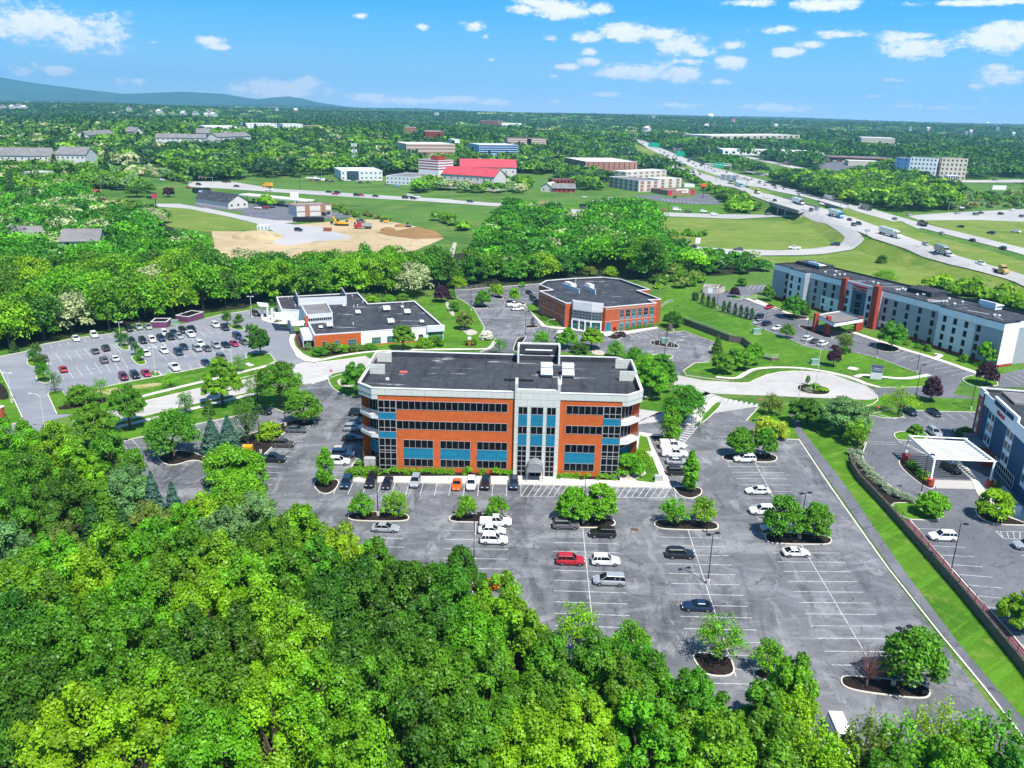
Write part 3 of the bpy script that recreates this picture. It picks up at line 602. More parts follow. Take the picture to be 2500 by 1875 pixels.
# ---- grassy land right, hotel two lot
RZ=.9
sheet('lawn',M_grass,pts('d',[(560,560),(700,450),(760,430),(1050,440),(1620,460),(1600,570),(1300,565),(960,560),(830,545),(720,590),(660,600)]),.03)
kerb(pts('d',[(720,600),(850,635),(960,625)]),False);kerb(pts('d',[(960,560),(1300,572),(1600,578)]),False)
SL=pts('d',[(560,590),(640,600),(800,635),(960,620),(930,562),(1300,568),(1620,578),(2500,600),(2500,1800)])+pts('q4',[(2900,1700),(2600,1620),(2400,1370),(2140,1060),(1960,868),(1715,590),(1640,540)])+pts('d',[(800,1400),(880,1285),(700,1165),(600,1055),(568,960),(608,850),(600,760),(575,650)])
SLz=[G('d',*q,0.)[:2]for q in[]]
sheet('hotel_forecourt',M_asphM,SL,.023)
bed('d',[(560,600),(650,605),(780,635),(960,625),(920,570),(820,545),(700,590)],M_grass,True,1,.1,'lawn')
bed('d',[(855,790),(870,760),(1000,748),(1130,755),(1190,820),(900,840)],M_grass,True,1,.1,'lawn')
bed('d',[(880,840),(960,860),(1160,970),(1300,1020),(1200,990),(960,880)],M_mulch,True,1)
bed('d',[(895,1010),(960,1010),(1100,1090),(1200,1190),(1230,1250),(1190,1275),(1080,1220),(920,1080)],M_mulch,True,2)
sheet('concrete_pad',M_conc,pts('d',[(1210,1185),(1560,1195),(1590,1270),(1240,1262)]),.03)
sheet('sidewalk',M_walk,pts('d',[(1290,1020),(1380,1020),(1640,1130),(1900,1330),(2100,1500),(2100,1620),(1800,1480),(1640,1360),(1600,1300),(1560,1200),(1480,1120)]),.11)
bed('d',[(1590,1480),(1600,1400),(1680,1450),(1900,1530),(2100,1600),(1780,1590),(1640,1540)],M_mulch,True,1)
bed('d',[(800,1400),(1040,1390),(1200,1440),(1275,1530),(1250,1555),(920,1540)],M_grass,True,1,.1,'lawn')
sheet('planting_bed',M_mulch,pts('d',[(440,960),(480,900),(560,900),(610,860),(570,950),(600,1050),(700,1160),(880,1280),(1080,1390),(800,1400),(600,1230),(470,1060)]),.06)
kerb(pts('d',[(610,850),(570,960),(600,1050),(700,1160),(880,1280),(1080,1380)]),False)
M_red=mat('rusty_red_gravel',(.20,.07,.09),.9,.25,3)
sheet('gravel_strip',M_red,pts('q4',[(1640,560),(1680,588),(1720,590),(1960,868),(2140,1060),(2400,1370),(2600,1620),(2560,1660),(2212,1245),(1960,935),(1760,705),(1640,560)][:-1]),.05)
kerb(pts('q4',[(1720,590),(1960,868),(2140,1060),(2400,1370),(2600,1620)]),False)
# ---- markings
stalls('q4',(177,683),(455,690),(185,990),(508,1000),8,0,6);mark(G('q4',305,615),G('q4',360,1150))
stalls('q4',(632,660),(905,666),(757,1110),(1078,1117),11,0,3);mark(G('q4',760,630),G('q4',968,1265))
stalls('q4',(935,355),(1163,357),(1030,522),(1240,524),7,0,3);mark(G('q4',1050,340),G('q4',1130,490));mark(G('q4',1250,695),G('q4',1530,1170))
stalls('q4',(1128,728),(1415,730),(1380,1213),(1705,1216),11)
stalls('q3',(1925,632),(2200,636),(1900,840),(2190,845),6,0,7);mark(G('q3',2054,600),G('q3',2040,900))
stalls('q3',(1600,625),(1735,630),(1590,700),(1745,705),3)
stalls('a',(340,1472),(290,1608),(1610,1480),(1600,1625),10,4,1)
stalls('o',(1385,590),(1545,597),(1100,1028),(1240,1033),11)
stalls('o',(1870,575),(1985,578),(1700,985),(1810,990),9)
stalls('o',(170,640),(225,700),(690,525),(735,575),7,3,3)
stalls('o',(620,730),(665,780),(500,1050),(560,1080),2)if False else None
stalls('b',(1660,770),(1555,850),(1760,790),(1670,870),2,1,0);stalls('q4',(1280,1),(1281,1),(1290,1),(1291,1),2)if False else None
stalls('b',(1700,1060),(2000,1075),(1830,1520),(2050,1530),6)
def hatch(fr,A,B,C,D,n,w=.12,z=.03,lean=0.6):
 """outline A B C D (A-B far edge, D-C near edge) with n slanted bars"""
 A,B,C,D=[G(fr,*q)[:2]for q in(A,B,C,D)]
 for p,q in((A,B),(B,C),(C,D),(D,A)):mark(p,q,w,z)
 for i in range(n):
  t=(i+lean)/n;u=i/n
  if t<=1:mark(A+(B-A)*t,D+(C-D)*u,w,z)
hatch('b',(302,1487),(1850,1548),(1872,1642),(295,1630),24,lean=1.4)
for fr,a0,a1,b0,b1,n in(('b',(1975,925),(2085,920),(1880,1060),(1950,1092),8),):  # zebra crossing
 stalls(fr,a0,a1,b0,b1,n,w=.55)
stalls('q4',(925,62),(918,76),(1060,85),(1050,100),7,w=.6);stalls('o',(1560,160),(1580,195),(1690,120),(1700,158),6,w=.6)
mark(G('b',2085,925),G('b',1945,1092),.15)
# medical lot stalls
for a0,a1,b0,b1,n,c in(((318,335),(335,360),(1130,190),(1155,215),14,None),((350,400),(400,475),(870,320),(935,390),8,((380,440),(905,348))),((440,520),(495,597),(935,420),(990,505),8,((470,555),(1030,450))),((1130,285),(1200,350),(1600,200),(1700,245),7,None),((1010,340),(1060,380),(1440,235),(1500,300),7,((1010,380),(1500,265))),((1215,375),(1295,445),(1870,280),(1930,345),10,((1140,425),(1900,312))),((895,585),(930,622),(1680,440),(1710,475),11,None)):
 stalls('e',a0,a1,b0,b1,n)
 if c:mark(G('e',*c[0]),G('e',*c[1]))
stalls('e',(1520,205),(1590,265),(1700,170),(1760,220),4);stalls('g',(60,480),(20,520),(140,500),(100,530),4)
# brick lot stalls
stalls('s',(430,385),(560,385),(530,640),(690,640),15);stalls('s',(790,415),(930,405),(930,560),(1060,545),8)
stalls('h',(1120,775),(1205,825),(1420,735),(1510,782),6);stalls('h',(1640,790),(1780,772),(1910,905),(2065,882),7);stalls('s',(315,195),(370,220),(1020,145),(1070,165),12);stalls('s',(680,240),(790,275),(960,190),(1060,225),6)
stalls('h',(1100,975),(1135,945),(1380,1010),(1440,975),5);stalls('h',(2000,1000),(1900,1030),(1960,1085),(1860,1080),5)
# hotel stalls
stalls('c',(130,420),(60,440),(370,520),(300,545),8);stalls('c',(1250,800),(1230,830),(1860,950),(1680,975),9)if False else stalls('c',(1340,790),(1240,825),(1820,950),(1670,972),8)
stalls('c',(170,300),(140,330),(270,295),(250,330),4);hatch('c',(110,370),(210,372),(190,400),(90,395),5)
stalls('c',(2070,985),(2180,1045),(2212,960),(2330,1015),4);stalls('c',(430,670),(520,680),(540,740),(640,745),4)
stalls('d',(1020,590),(1105,645),(1530,585),(1620,640),6);stalls('d',(1130,765),(1210,830),(1330,765),(1400,825),2)
stalls('n',(140,1282),(400,1290),(410,1585),(690,1605),5,0,8);hatch('n',(800,1305),(1080,1310),(1100,1375),(865,1365),5);stalls('n',(935,1435),(1100,1440),(1010,1510),(1150,1513),2)
stalls('d',(620,840),(880,850),(640,860),(900,868),2)
# ---- roads in the middle distance
RD=lambda l:[at(*q)[:2]for q in l]
def fp(fr,l):return[(fr,*q)for q in l]
sheet('meadow',M_meadow,RD(fp('q2',[(560,935),(1130,955),(1240,925),(1340,958),(1437,1020),(1430,1045),(1300,1075),(1000,1085),(640,1058),(600,1000)])),.10,drape=12)
sheet('meadow',M_meadow,RD(fp('q2',[(900,1105),(1250,1110),(1440,1088),(1525,1040),(1560,1035),(1900,1150),(2212,1245),(2400,1300),(2400,1420),(2000,1250),(1700,1230),(1200,1170),(1000,1135)])),.10,drape=12)
sheet('meadow',M_meadow,RD(fp('q2',[(1500,890),(1750,1000),(2000,1065),(2212,1130),(2400,1200),(2400,1260),(2212,1188),(1900,1100),(1700,1030),(1480,960),(1420,905)])),.10,drape=12)
sheet('meadow',M_meadow,RD(fp('m',[(1000,1215),(1100,1280),(1700,1275),(2300,1295),(2300,1600),(1900,1500),(1500,1400),(1250,1330),(1000,1260)])),.11,drape=12)
sheet('lawn',M_rough,RD(fp('j',[(2212,895),(1600,870),(1100,880),(1150,960),(1500,1030),(1700,1060),(2212,1130)])+fp('k',[(300,1200),(400,1250),(500,1180),(560,1090),(900,1000),(1400,985),(1000,950),(500,915),(0,885)])),.02)
NEAR=RD(fp('l',[(80,492),(215,488),(560,577),(830,652),(1010,706),(1240,792),(1560,872),(1900,962),(2212,1062)])+fp('q2',[(1900,1100),(2212,1190),(2450,1270),(2450,1330),(2212,1240),(1900,1147),(1700,1077),(1560,1032),(1490,1000),(1340,960),(1230,918)])+fp('l',[(1640,995),(1415,908),(1230,842),(900,742),(700,652),(420,562),(210,500)]))
FAR=RD(fp('l',[(80,322),(140,322),(330,377),(560,472),(800,562),(950,602),(1300,692),(1600,777),(1820,852),(2212,942)])+fp('m',[(300,1090),(600,1162),(1000,1277),(1250,1342),(1500,1402),(2300,1600),(2300,1680),(1900,1562),(1500,1462),(1100,1362),(800,1292),(420,1187),(200,1147),(0,1102)])+fp('l',[(1850,892),(1700,852),(1400,792),(1200,752),(900,652),(600,547),(300,417),(80,328)]))
sheet('highway',M_road,NEAR,.30,drape=10);sheet('highway',M_road,FAR,.30,drape=10)
RAMP=RD(fp('q2',[(1230,918),(1300,935),(1340,957),(1400,995),(1437,1025),(1430,1045),(1390,1062),(1300,1075),(1150,1083),(950,1078),(640,1055),(560,1045),(560,1062),(640,1068),(820,1090),(1000,1106),(1250,1104),(1350,1098),(1440,1084),(1500,1058),(1522,1035),(1490,1000)]))
sheet('slip_road',M_road,RAMP,.26,drape=8)
sheet('slip_road',M_conc,RD(fp('q2',[(620,1080),(900,1100),(1130,1128),(1130,1140),(900,1118),(620,1096)])),.05)
ROUTE=RD(fp('i',[(1690,790),(2212,795)])+fp('j',[(0,712),(250,715),(500,755),(640,777),(1100,802),(1500,832),(2212,872)])+fp('k',[(400,880),(900,915),(1300,945),(1480,962),(1650,972),(1800,975)])+fp('l',[(60,982),(200,978),(400,988),(900,1006),(1420,1012),(1700,1015),(1700,1030),(1440,1030),(1100,1050),(700,1032),(300,1022),(0,1012)])+fp('k',[(1700,1010),(1400,986),(1000,951),(500,916),(0,882)])+fp('j',[(1600,870),(1000,832),(550,802),(0,765)])+fp('i',[(1900,850),(1700,830)]))
sheet('road',M_road,ROUTE,.06,drape=30)
sheet('road',M_road,RD(fp('k',[(1400,980),(1500,995),(1560,1040),(1560,1110),(1440,1115),(1450,1010)])),.05);sheet('road',M_road,RD(fp('k',[(1600,1110),(1590,1020),(1700,975),(2000,980)])+fp('l',[(200,1005),(100,1025)])+fp('k',[(2100,1000),(1850,1040),(1830,1110)])),.055)
sheet('road',M_gravel,RD(fp('k',[(1720,790),(1770,790),(1850,880),(1950,920),(2030,970),(1700,978),(1800,930),(1790,860)])),.07)
sheet('road',M_road,RD(fp('m',[(950,1225),(1400,1192),(2300,1150),(2300,1295),(1700,1272),(1100,1278)])),.12,drape=12)
sheet('road',M_gravel,RD(fp('i',[(750,855),(1050,890),(1400,945),(1700,1000),(2212,1100),(2212,1135),(1700,1030),(1400,1010),(1050,930),(780,880)])),.08)
sheet('road',M_gravel,RD(fp('j',[(-10,945),(320,1015),(620,1060),(870,1070),(720,1090),(980,1120),(1300,1200),(1300,1225),(700,1230),(600,1150),(460,1090),(0,975)])),.09)
sheet('car_park',M_asphM,RD(fp('j',[(320,1010),(620,1060),(870,1068),(1150,1045),(1370,1030),(1200,990),(800,950),(560,920),(380,940)])),.07)
sheet('car_park',M_asphM,RD(fp('j',[(-100,880),(100,830),(400,850),(560,880),(850,930),(700,990),(400,985),(200,970),(-100,940)])),.075)
sheet('car_park',M_asphM,RD(fp('j',[(740,710),(920,695),(1230,700),(1640,730),(1860,745),(1700,775),(1380,765),(1100,740)])),.07);sheet('car_park',M_asphM,RD(fp('k',[(1100,720),(1300,700),(1500,800),(1720,830),(1700,860),(1400,820),(1150,780)])),.07)
sheet('car_park',M_asphM,RD(fp('l',[(90,790),(300,800),(470,860),(730,850),(640,700),(560,640),(740,760),(960,900),(930,920),(560,910),(370,880),(130,830)])),.08)
sheet('car_park',M_asphM,RD(fp('i',[(940,930),(1200,960),(1400,1000),(1250,1025),(1000,1020),(880,960)])),.07);sheet('car_park',M_road,RD(fp('i',[(1270,770),(1540,800),(1350,840),(1280,800)])),.08);sheet('car_park',M_road,RD(fp('i',[(870,720),(1060,700),(1160,715),(920,748)])),.08)
sheet('lawn',M_meadow,RD(fp('i',[(1380,1030),(1700,1015)])+fp('j',[(0,985),(480,1100),(460,1150),(0,1165)])+fp('i',[(1500,1190)])),.03)
sheet('grass_bank',M_meadow,RD(fp('j',[(520,690),(650,680),(760,710),(1100,742),(1380,768),(1800,780),(1900,840),(1500,828),(1100,798),(640,772)])),.03)
sheet('grass_bank',M_grass,RD(fp('k',[(1100,800),(1400,830),(1780,870),(1800,940),(1480,955),(1250,935),(1150,880)])),.03);sheet('grass_bank',M_grass,RD(fp('l',[(60,870),(370,885),(560,915),(930,925),(1080,960),(1000,1000),(400,982),(200,970)])),.03)
sheet('grass_bank',M_meadow,RD(fp('l',[(150,360),(300,418),(600,548),(900,652),(1200,752),(1500,870),(1240,788),(830,650),(560,575),(215,486),(200,420)])),.12,drape=15)
sheet('meadow',M_rough,RD(fp('l',[(720,480),(980,465),(1200,500),(1500,560),(1800,640),(1700,680),(1380,660),(1100,580),(800,520)])),.1,drape=30)
sheet('road',M_road,RD(fp('l',[(1090,470),(1180,480),(1450,540),(1700,590),(1850,640),(1780,635),(1450,560),(1280,520),(1150,500)])),.3,drape=20);sheet('road',M_gravel,RD(fp('l',[(520,405),(570,380),(680,370),(620,395),(600,440),(540,440)])),.3,drape=20);sheet('road',M_road,RD(fp('l',[(1150,600),(1300,640),(1470,650),(1330,662),(1150,615)])),.3,drape=20)
sheet('road',M_gravel,RD(fp('m',[(80,765),(560,760),(800,800),(1100,850),(2300,835),(2300,870),(1300,865),(1000,870),(700,800),(100,780)])),.3,drape=20);sheet('meadow',M_rough,RD(fp('m',[(1200,865),(2300,875),(2300,1100),(1550,1000),(1450,920)])),.2,drape=20)
sheet('road',M_road,RD(fp('m',[(210,485),(330,490),(640,520),(720,545),(520,535),(300,515)])),.3,drape=30);sheet('car_park',M_asphM,RD(fp('m',[(540,460),(900,440),(960,470),(900,530),(760,480)])),.3,drape=30);sheet('car_park',M_asphM,RD(fp('m',[(0,660),(350,640),(560,690),(560,745),(0,750)])),.3,drape=30)
# building site
sheet('brush_bank',ground_mat('brush_bank',((.30,.20,.12),(.14,.15,.05),(.38,.28,.18)),(.05,.2),fine=.35,fine_scale=1),RD(fp('k',[(440,835),(700,820),(900,820),(1120,850),(1260,890),(1240,918),(900,908),(480,872)])),.05)
sheet('dirt_lot',M_dirt,RD(fp('j',[(700,1110),(1060,1080),(1330,1050),(1560,1055),(1800,1095),(2080,1160),(2150,1225),(2000,1290),(1900,1330),(1500,1400),(1100,1420),(700,1400),(300,1470),(100,1460),(80,1250),(60,1160),(300,1160),(600,1180)])),.04)
sheet('dirt_lot',M_gravel,RD(fp('j',[(700,1100),(1000,1110),(1250,1190),(1330,1225),(1000,1250),(760,1290),(620,1270),(640,1160)])),.06)
sheet('dirt_lot',M_soil,RD(fp('j',[(1520,1165),(1700,1160),(1900,1120),(2080,1160),(2150,1220),(1900,1232),(1650,1200)])),.07)
sheet('lawn',M_grass,RD(fp('j',[(740,1175),(960,1172),(970,1190),(800,1195)])),.07)
sheet('stony_ditch',M_stone,RD(fp('k',[(395,1260),(425,1262),(375,1475),(300,1475)])),.05)
# white lane lines on the highway
def lane(fr,l,dash=0,w=.35,z=.36):
 P=[at(fr,*q)[:2]for q in l]
 for a,b in zip(P[:-1],P[1:]):
  L=np.hypot(*(b-a));n=max(1,int(L/12))
  for i in range(n):
   p=a+(b-a)*i/n;q=a+(b-a)*(i+(.35 if dash else 1))/n;t=(q-p)/np.hypot(*(q-p));nn=np.array([-t[1],t[0]])*w/2
   LINES.face([(*(r_),float(Hf(*r_[:2]))+z)for r_ in(p-nn,q-nn,q+nn,p+nn)])
lane('l',[(215,492),(560,582),(830,658),(1240,798),(1560,880),(1900,970)]);lane('l',[(210,497),(700,650),(1230,838),(1640,990)])
lane('l',[(700,640),(1230,815),(1560,905),(1900,1010),(2212,1110)],1);lane('q2',[(1600,1015),(1900,1122),(2212,1215)],1);lane('l',[(600,500),(900,605),(1300,715),(1700,830),(2212,960)],1,w=.3);lane('m',[(300,1115),(800,1255),(1250,1370),(2200,1610)],1)
lane('j',[(300,745),(640,790),(1100,815),(1500,850),(2212,884)],0,.3,.12);lane('k',[(0,868),(500,898),(1000,932),(1400,965)],0,.3,.12)
stalls('l',(0,1),(1,1),(2,1),(3,1),2)if False else None
for i in range(9):
 a=at('l',440+i*36,868+i*3);b=at('l',460+i*36,893+i*3);mark(a,b,.25,.12)
lane('p',[(1730,560)])if False else None
# ================================================================ BUILDINGS
M_brick=brick_mat('orange_brick',(.56,.125,.028),(.50,.10,.022),(.43,.11,.035),0,1,.5,.16,.014)
M_brick2=brick_mat('red_brick',(.46,.105,.035),(.40,.08,.028),(.38,.13,.07),0,1,.5,.16,.014)
M_brickd=brick_mat('dark_red_brick',(.27,.05,.03),(.22,.04,.025),(.22,.06,.04),0,1,.5,.16,.014)
M_cream=brick_mat('cream_panels',(.56,.57,.52),(.545,.555,.51),(.30,.30,.28),0,1,2.6,1.35,.03,nz=.04)
M_blue=brick_mat('teal_blue_panels',(.012,.19,.31),(.012,.175,.29),(.006,.09,.14),0,1,2.6,1.2,.03)
M_glass=mat('dark_glass',(.005,.006,.008),.08,0,1,spec=.16)
M_glassg=mat('green_glass',(.01,.12,.11),.06,.3,.6,spec=.6);M_glassb=mat('blue_grey_glass',(.03,.06,.08),.06,.3,.6,spec=.6)
M_frame=mat('light_metal_frame',(.40,.40,.41),.5,.05,2);M_white=mat('white_render',(.80,.82,.85),.75,.06,.6);M_whiteb=mat('white_membrane',(.66,.66,.66),.7,.12,.25)
M_roof=ground_mat('dark_roof_membrane',((.040,.043,.051),(.056,.060,.070),(.075,.078,.088)),(.15,.6),rough=.8,fine=.15,fine_scale=6,bump=.05,streak=[(3,.5,(.34,.34,.35),.8,.615,.66,6),(88,.6,(.02,.02,.025),.5,.55,.62,9)])
M_roofg=ground_mat('grey_shingle',((.17,.165,.165),(.23,.22,.22),(.13,.13,.13)),(.2,1.5),fine=.12,fine_scale=4,bump=0)
M_hgrey=mat('hotel_grey_stucco',(.33,.35,.39),.85,.05,.5);M_hlight=mat('hotel_pale_stucco',(.62,.64,.68),.85,.05,.5);M_navy=mat('navy_stucco',(.018,.075,.16),.8,.08,.5);M_pan=mat('slate_panel',(.07,.10,.16),.7,.08,.5)
M_hred=brick_mat('red_stone',(.44,.06,.035),(.36,.05,.03),(.33,.07,.05),0,1,.8,.3,.02)
M_silver=mat('grey_metal',(.36,.37,.39),.45,.06,1,metal=.4);M_unit=mat('unit_metal',(.62,.63,.63),.5,.1,2);M_dark=mat('black_metal',(.018,.018,.02),.5,.1,2);M_pole=mat('white_pole',(.62,.62,.62),.5,.05,2);M_cpad=mat('concrete_base',(.5,.46,.40),.85,.1,3)
M_gal=mat('galvanised',(.45,.47,.48),.5,.1,2,metal=.3)
def V2(*a):return np.array(a,float)
def ccw(P):
 a=sum(P[i][0]*P[(i+1)%len(P)][1]-P[(i+1)%len(P)][0]*P[i][1]for i in range(len(P)));return[V2(*p[:2])for p in(P if a>0 else P[::-1])]
def inset(P,t):
 n=len(P);out=[]
 for i in range(n):
  a,b,c=P[i-1],P[i],P[(i+1)%n];d1=(b-a)/np.hypot(*(b-a));d2=(c-b)/np.hypot(*(c-b));n1=V2(-d1[1],d1[0]);n2=V2(-d2[1],d2[0]);m=n1+n2;m=m/max(np.hypot(*m)**2/2,.25);out.append(b+m*t)
 return out
def ring(mb,P,t,z0,z1,m=0):
 Q=inset(P,t);n=len(P)
 for i in range(n):
  j=(i+1)%n;mb.face([(*P[i],z0),(*P[j],z0),(*P[j],z1),(*P[i],z1)],m);mb.face([(*Q[j],z0),(*Q[i],z0),(*Q[i],z1),(*Q[j],z1)],m);mb.face([(*P[i],z1),(*P[j],z1),(*Q[j],z1),(*Q[i],z1)],m);mb.face([(*P[j],z0),(*P[i],z0),(*Q[i],z0),(*Q[j],z0)],m)
def shell(root,P,H,mw,mr=None,mc=None,par=.8,cap=.25,t=.35,z0=-.1):
 P=ccw(P);mb=MB();mb.prism([tuple(p)for p in P],z0,H-par-.02,bottom=False);ring(mb,P,t,H-par-.03,H-cap);mb.build('wall',mw,root)
 MB().prism([tuple(p)for p in inset(P,t+.01)],H-par-.02,H-par+.03,bottom=False).build('roof',mr or M_roof,root)
 if par>.55:mb=MB();ring(mb,inset(P,t-.01),.05,H-par+.04,H-cap-.01);mb.build('parapet_lining',mr or M_roof,root)
 mb=MB();ring(mb,inset(P,-.06),t+.1,H-cap,H);mb.build('parapet',mc or M_whiteb,root);return P
class Wall:
 """a facade from A to B seen from outside, A at the left"""
 def __init__(s,A,B):s.A=V2(*A[:2]);d=V2(*B[:2])-s.A;s.L=np.hypot(*d);s.t=d/s.L;s.n=V2(s.t[1],-s.t[0])
 def p(s,u,o,z):q=s.A+s.t*u+s.n*o;return(q[0],q[1],z)
 def box(s,mb,u0,u1,o0,o1,z0,z1,m=0):
  k=len(mb.v);mb.v+=[s.p(u0,o1,z0),s.p(u1,o1,z0),s.p(u1,o0,z0),s.p(u0,o0,z0),s.p(u0,o1,z1),s.p(u1,o1,z1),s.p(u1,o0,z1),s.p(u0,o0,z1)]
  for f in((0,3,2,1),(4,5,6,7),(0,1,5,4),(1,2,6,5),(2,3,7,6),(3,0,4,7)):mb.f.append(tuple(k+i for i in f));mb.m.append(m)
 def win(s,root,u0,u1,z0,z1,nx=1,nz=1,fr=.06,g=None,fm=None,name='window',o=0.,zs=None,sub=True):
  g=g or M_glass;fm=fm or M_frame;mb=MB();s.box(mb,u0,u1,o-.1,o+.03,z0,z1);w=mb.build(name,g,root)
  mb=MB();zz=zs or[z0+(z1-z0)*i/nz for i in range(nz+1)]
  for i in range(nx+1):
   u=u0+(u1-u0)*i/nx;s.box(mb,u-fr/2,u+fr/2,o-.02,o+.07,z0-fr/2,z1+fr/2)
  for z in zz:s.box(mb,u0,u1,o-.02,o+.065,z-fr/2,z+fr/2)
  mb.build('frame',fm,w);return w
 def panel(s,root,u0,u1,z0,z1,m,name='panel',o0=-.1,o1=.035):mb=MB();s.box(mb,u0,u1,o0,o1,z0,z1);return mb.build(name,m,root)
def text(s,size,m,name,parent,loc,rot,ext=.06,bold=.0,sx=1):
 c=bpy.data.curves.new(name,'FONT');c.body=s;c.size=size;c.extrude=ext;c.align_x='CENTER';c.align_y='CENTER';c.offset=bold;c.resolution_u=3
 o=bpy.data.objects.new(name,c);COL.objects.link(o);me=bpy.data.meshes.new_from_object(o);bpy.data.objects.remove(o);bpy.data.curves.remove(c)
 me.materials.clear();me.materials.append(m);q=bpy.data.objects.new(name,me);COL.objects.link(q);q.parent=parent;q.location=loc;q.rotation_euler=rot;q.scale=(sx,1,1);return q
def roof_unit(root,x,y,z,w=2.3,d=2,h=1.6,rz=0,hood=True):
 mb=MB();mb.box(-w/2,w/2,-d/2,d/2,0,.25,1);mb.box(-w/2,w/2,-d/2,d/2,.26,h)
 for i in range(5):mb.box(-w/2+.15,w/2-.15,-d/2-.03,-d/2,.5+i*(h-.8)/5,.5+(i+.5)*(h-.8)/5,1)
 if hood:mb.face([(-w/2,-d/2-.5,h*.55),(w/2,-d/2-.5,h*.55),(w/2,-d/2,h*.9),(-w/2,-d/2,h*.9)]);mb.face([(-w/2,-d/2-.5,h*.5),(-w/2,-d/2,h*.5),(w/2,-d/2,h*.5),(w/2,-d/2-.5,h*.5)]);mb.face([(-w/2,-d/2-.5,h*.5),(w/2,-d/2-.5,h*.5),(w/2,-d/2-.5,h*.55),(-w/2,-d/2-.5,h*.55)])
 o=mb.build('roof_unit',[M_unit,M_dark],root);o.location=(x,y,z);o.rotation_euler=(0,0,rz);return o
 # ---- the four-storey office
OB=thing('office_building','four-storey orange brick office with teal panels and cream centre tower','building',(-26.15,154.67,0),R(-.745))
FP=[(0,0),(47.7,0),(47.7,2.2),(50.4,4.6),(51.6,3.4),(51.6,22.3),(48.6,26),(-.8,26),(-3.9,22.3),(-3.9,3.4),(-2.7,4.6),(0,2.2)]
RO=[(-1.2,-.12),(48.9,-.12),(52.0,2.9),(52.1,22.5),(49.1,26.1),(-1.1,26.1),(-4.3,22.5),(-4.4,2.9)]
MB().prism(FP,-.1,16.2,bottom=False).build('wall',M_brick,OB)
MB().prism(RO,16.2,16.4,0).build('roof',M_roof,OB)
P=ccw(RO);mb=MB();ring(mb,inset(P,-.02),.45,16.15,17.5)
for c in([(-1.18,-.1),(-.02,-.1),(-.02,1.5),(-2.4,4.4),(-4.25,4.4),(-4.35,2.95)],[(48.88,-.1),(51.98,2.95),(52.0,4.4),(50.1,4.4),(47.72,1.5),(47.72,-.1)]):mb.prism(c,15.25,16.14)
mb.build('cornice',M_cream,OB)
mb=MB();ring(mb,inset(P,-.08),.6,17.5,17.62);mb.build('parapet',M_whiteb,OB);mb=MB();ring(mb,inset(P,.44),.06,16.41,17.49);mb.build('parapet_lining',M_roof,OB)
for sx,x0 in((1,-4.2),(-1,51.9)):  # raised side parapets with return screens
 mb=MB();x1=x0+sx*.4;mb.box(x0,x1,12.4,21.6,17.62,18.5);mb.box(x0+sx*.42,x0+sx*3.6,12.4,12.75,16.42,18.5);mb.box(x0+sx*.42,x0+sx*3.6,21.2,21.55,16.42,18.5);mb.build('parapet_screen',M_cream,OB)
 MB().box(x0+sx*.42,x0+sx*3.5,12.77,12.8,16.42,18.3).build('screen_lining',M_dark,OB)
mb=MB();mb.box(26.9,36.3,26.0,26.4,16.42,20.3);mb.box(26.9,27.3,22.9,25.98,16.42,20.3);mb.box(35.9,36.3,22.9,25.98,16.42,20.3);mb.build('stair_parapet',M_whiteb,OB)
mb=MB();mb.box(27.32,35.88,25.9,25.98,16.42,20.0);mb.box(27.32,27.4,22.95,25.88,16.42,20.0);mb.box(35.8,35.88,22.95,25.88,16.42,20);mb.build('screen_lining',M_roof,OB)
MB().cyl((28.6,25.2,18.9),(34.6,25.2,18.9),.2,n=10).build('duct',M_unit,OB)
fw=Wall((0,0),(47.7,0))
for u0,u1,n in((3.6,25.4,18),(36.9,44.1,6)):
 for z0,z1 in((13.3,15.05),(9.2,10.9)):fw.win(OB,u0,u1,z0,z1,n,1,.06)
for u0,u1 in((4.9,10.8),(12.2,18.2),(19.5,25.5),(36.9,42.9)):
 fw.win(OB,u0,u1,5.2,6.9,5,1,.06);fw.win(OB,u0,u1,1.25,2.85,5,1,.06);fw.panel(OB,u0,u1,2.92,5.12,M_blue,'spandrel_panel')
for u0 in(.05,44.2):
 u1=u0+3.45
 fw.win(OB,u0,u1,12.6,15.1,3,2,.1,zs=[12.6,13.5,15.1],o=.02);fw.win(OB,u0,u1,8.55,11.05,3,2,.1,zs=[8.55,9.4,11.05],o=.02);fw.win(OB,u0,u1,.45,7.1,3,6,.1,zs=[.45,1.3,2.7,4.1,4.6,5.5,7.1],o=.02)
 fw.panel(OB,u0,u1,11.12,12.52,M_blue,'spandrel_panel',o1=.05);fw.panel(OB,u0,u1,7.17,8.47,M_blue,'spandrel_panel',o1=.05);fw.panel(OB,u0,u1,0,.38,M_frame,'plinth',o1=.06)
mb=MB();mb.box(26.8,35.6,-.6,.3,0,18.2);mb.box(26.8,27.35,-.62,3.0,16.42,19.5);mb.box(35.05,35.6,-.62,3.0,16.42,19.5);mb.build('centre_tower',M_cream,OB)
tw=Wall((0,-.6),(47.7,-.6))
for u0,u1 in((27.55,29.3),(30.0,32.4),(33.1,34.85)):
 tw.win(OB,u0,u1,13.2,14.75,2,1,.08);tw.win(OB,u0,u1,9.1,10.7,2,1,.08);tw.win(OB,u0,u1,.1,6.55,2,6,.09);tw.panel(OB,u0,u1,10.78,13.12,M_blue,'spandrel_panel');tw.panel(OB,u0,u1,6.65,9.02,M_blue,'spandrel_panel')
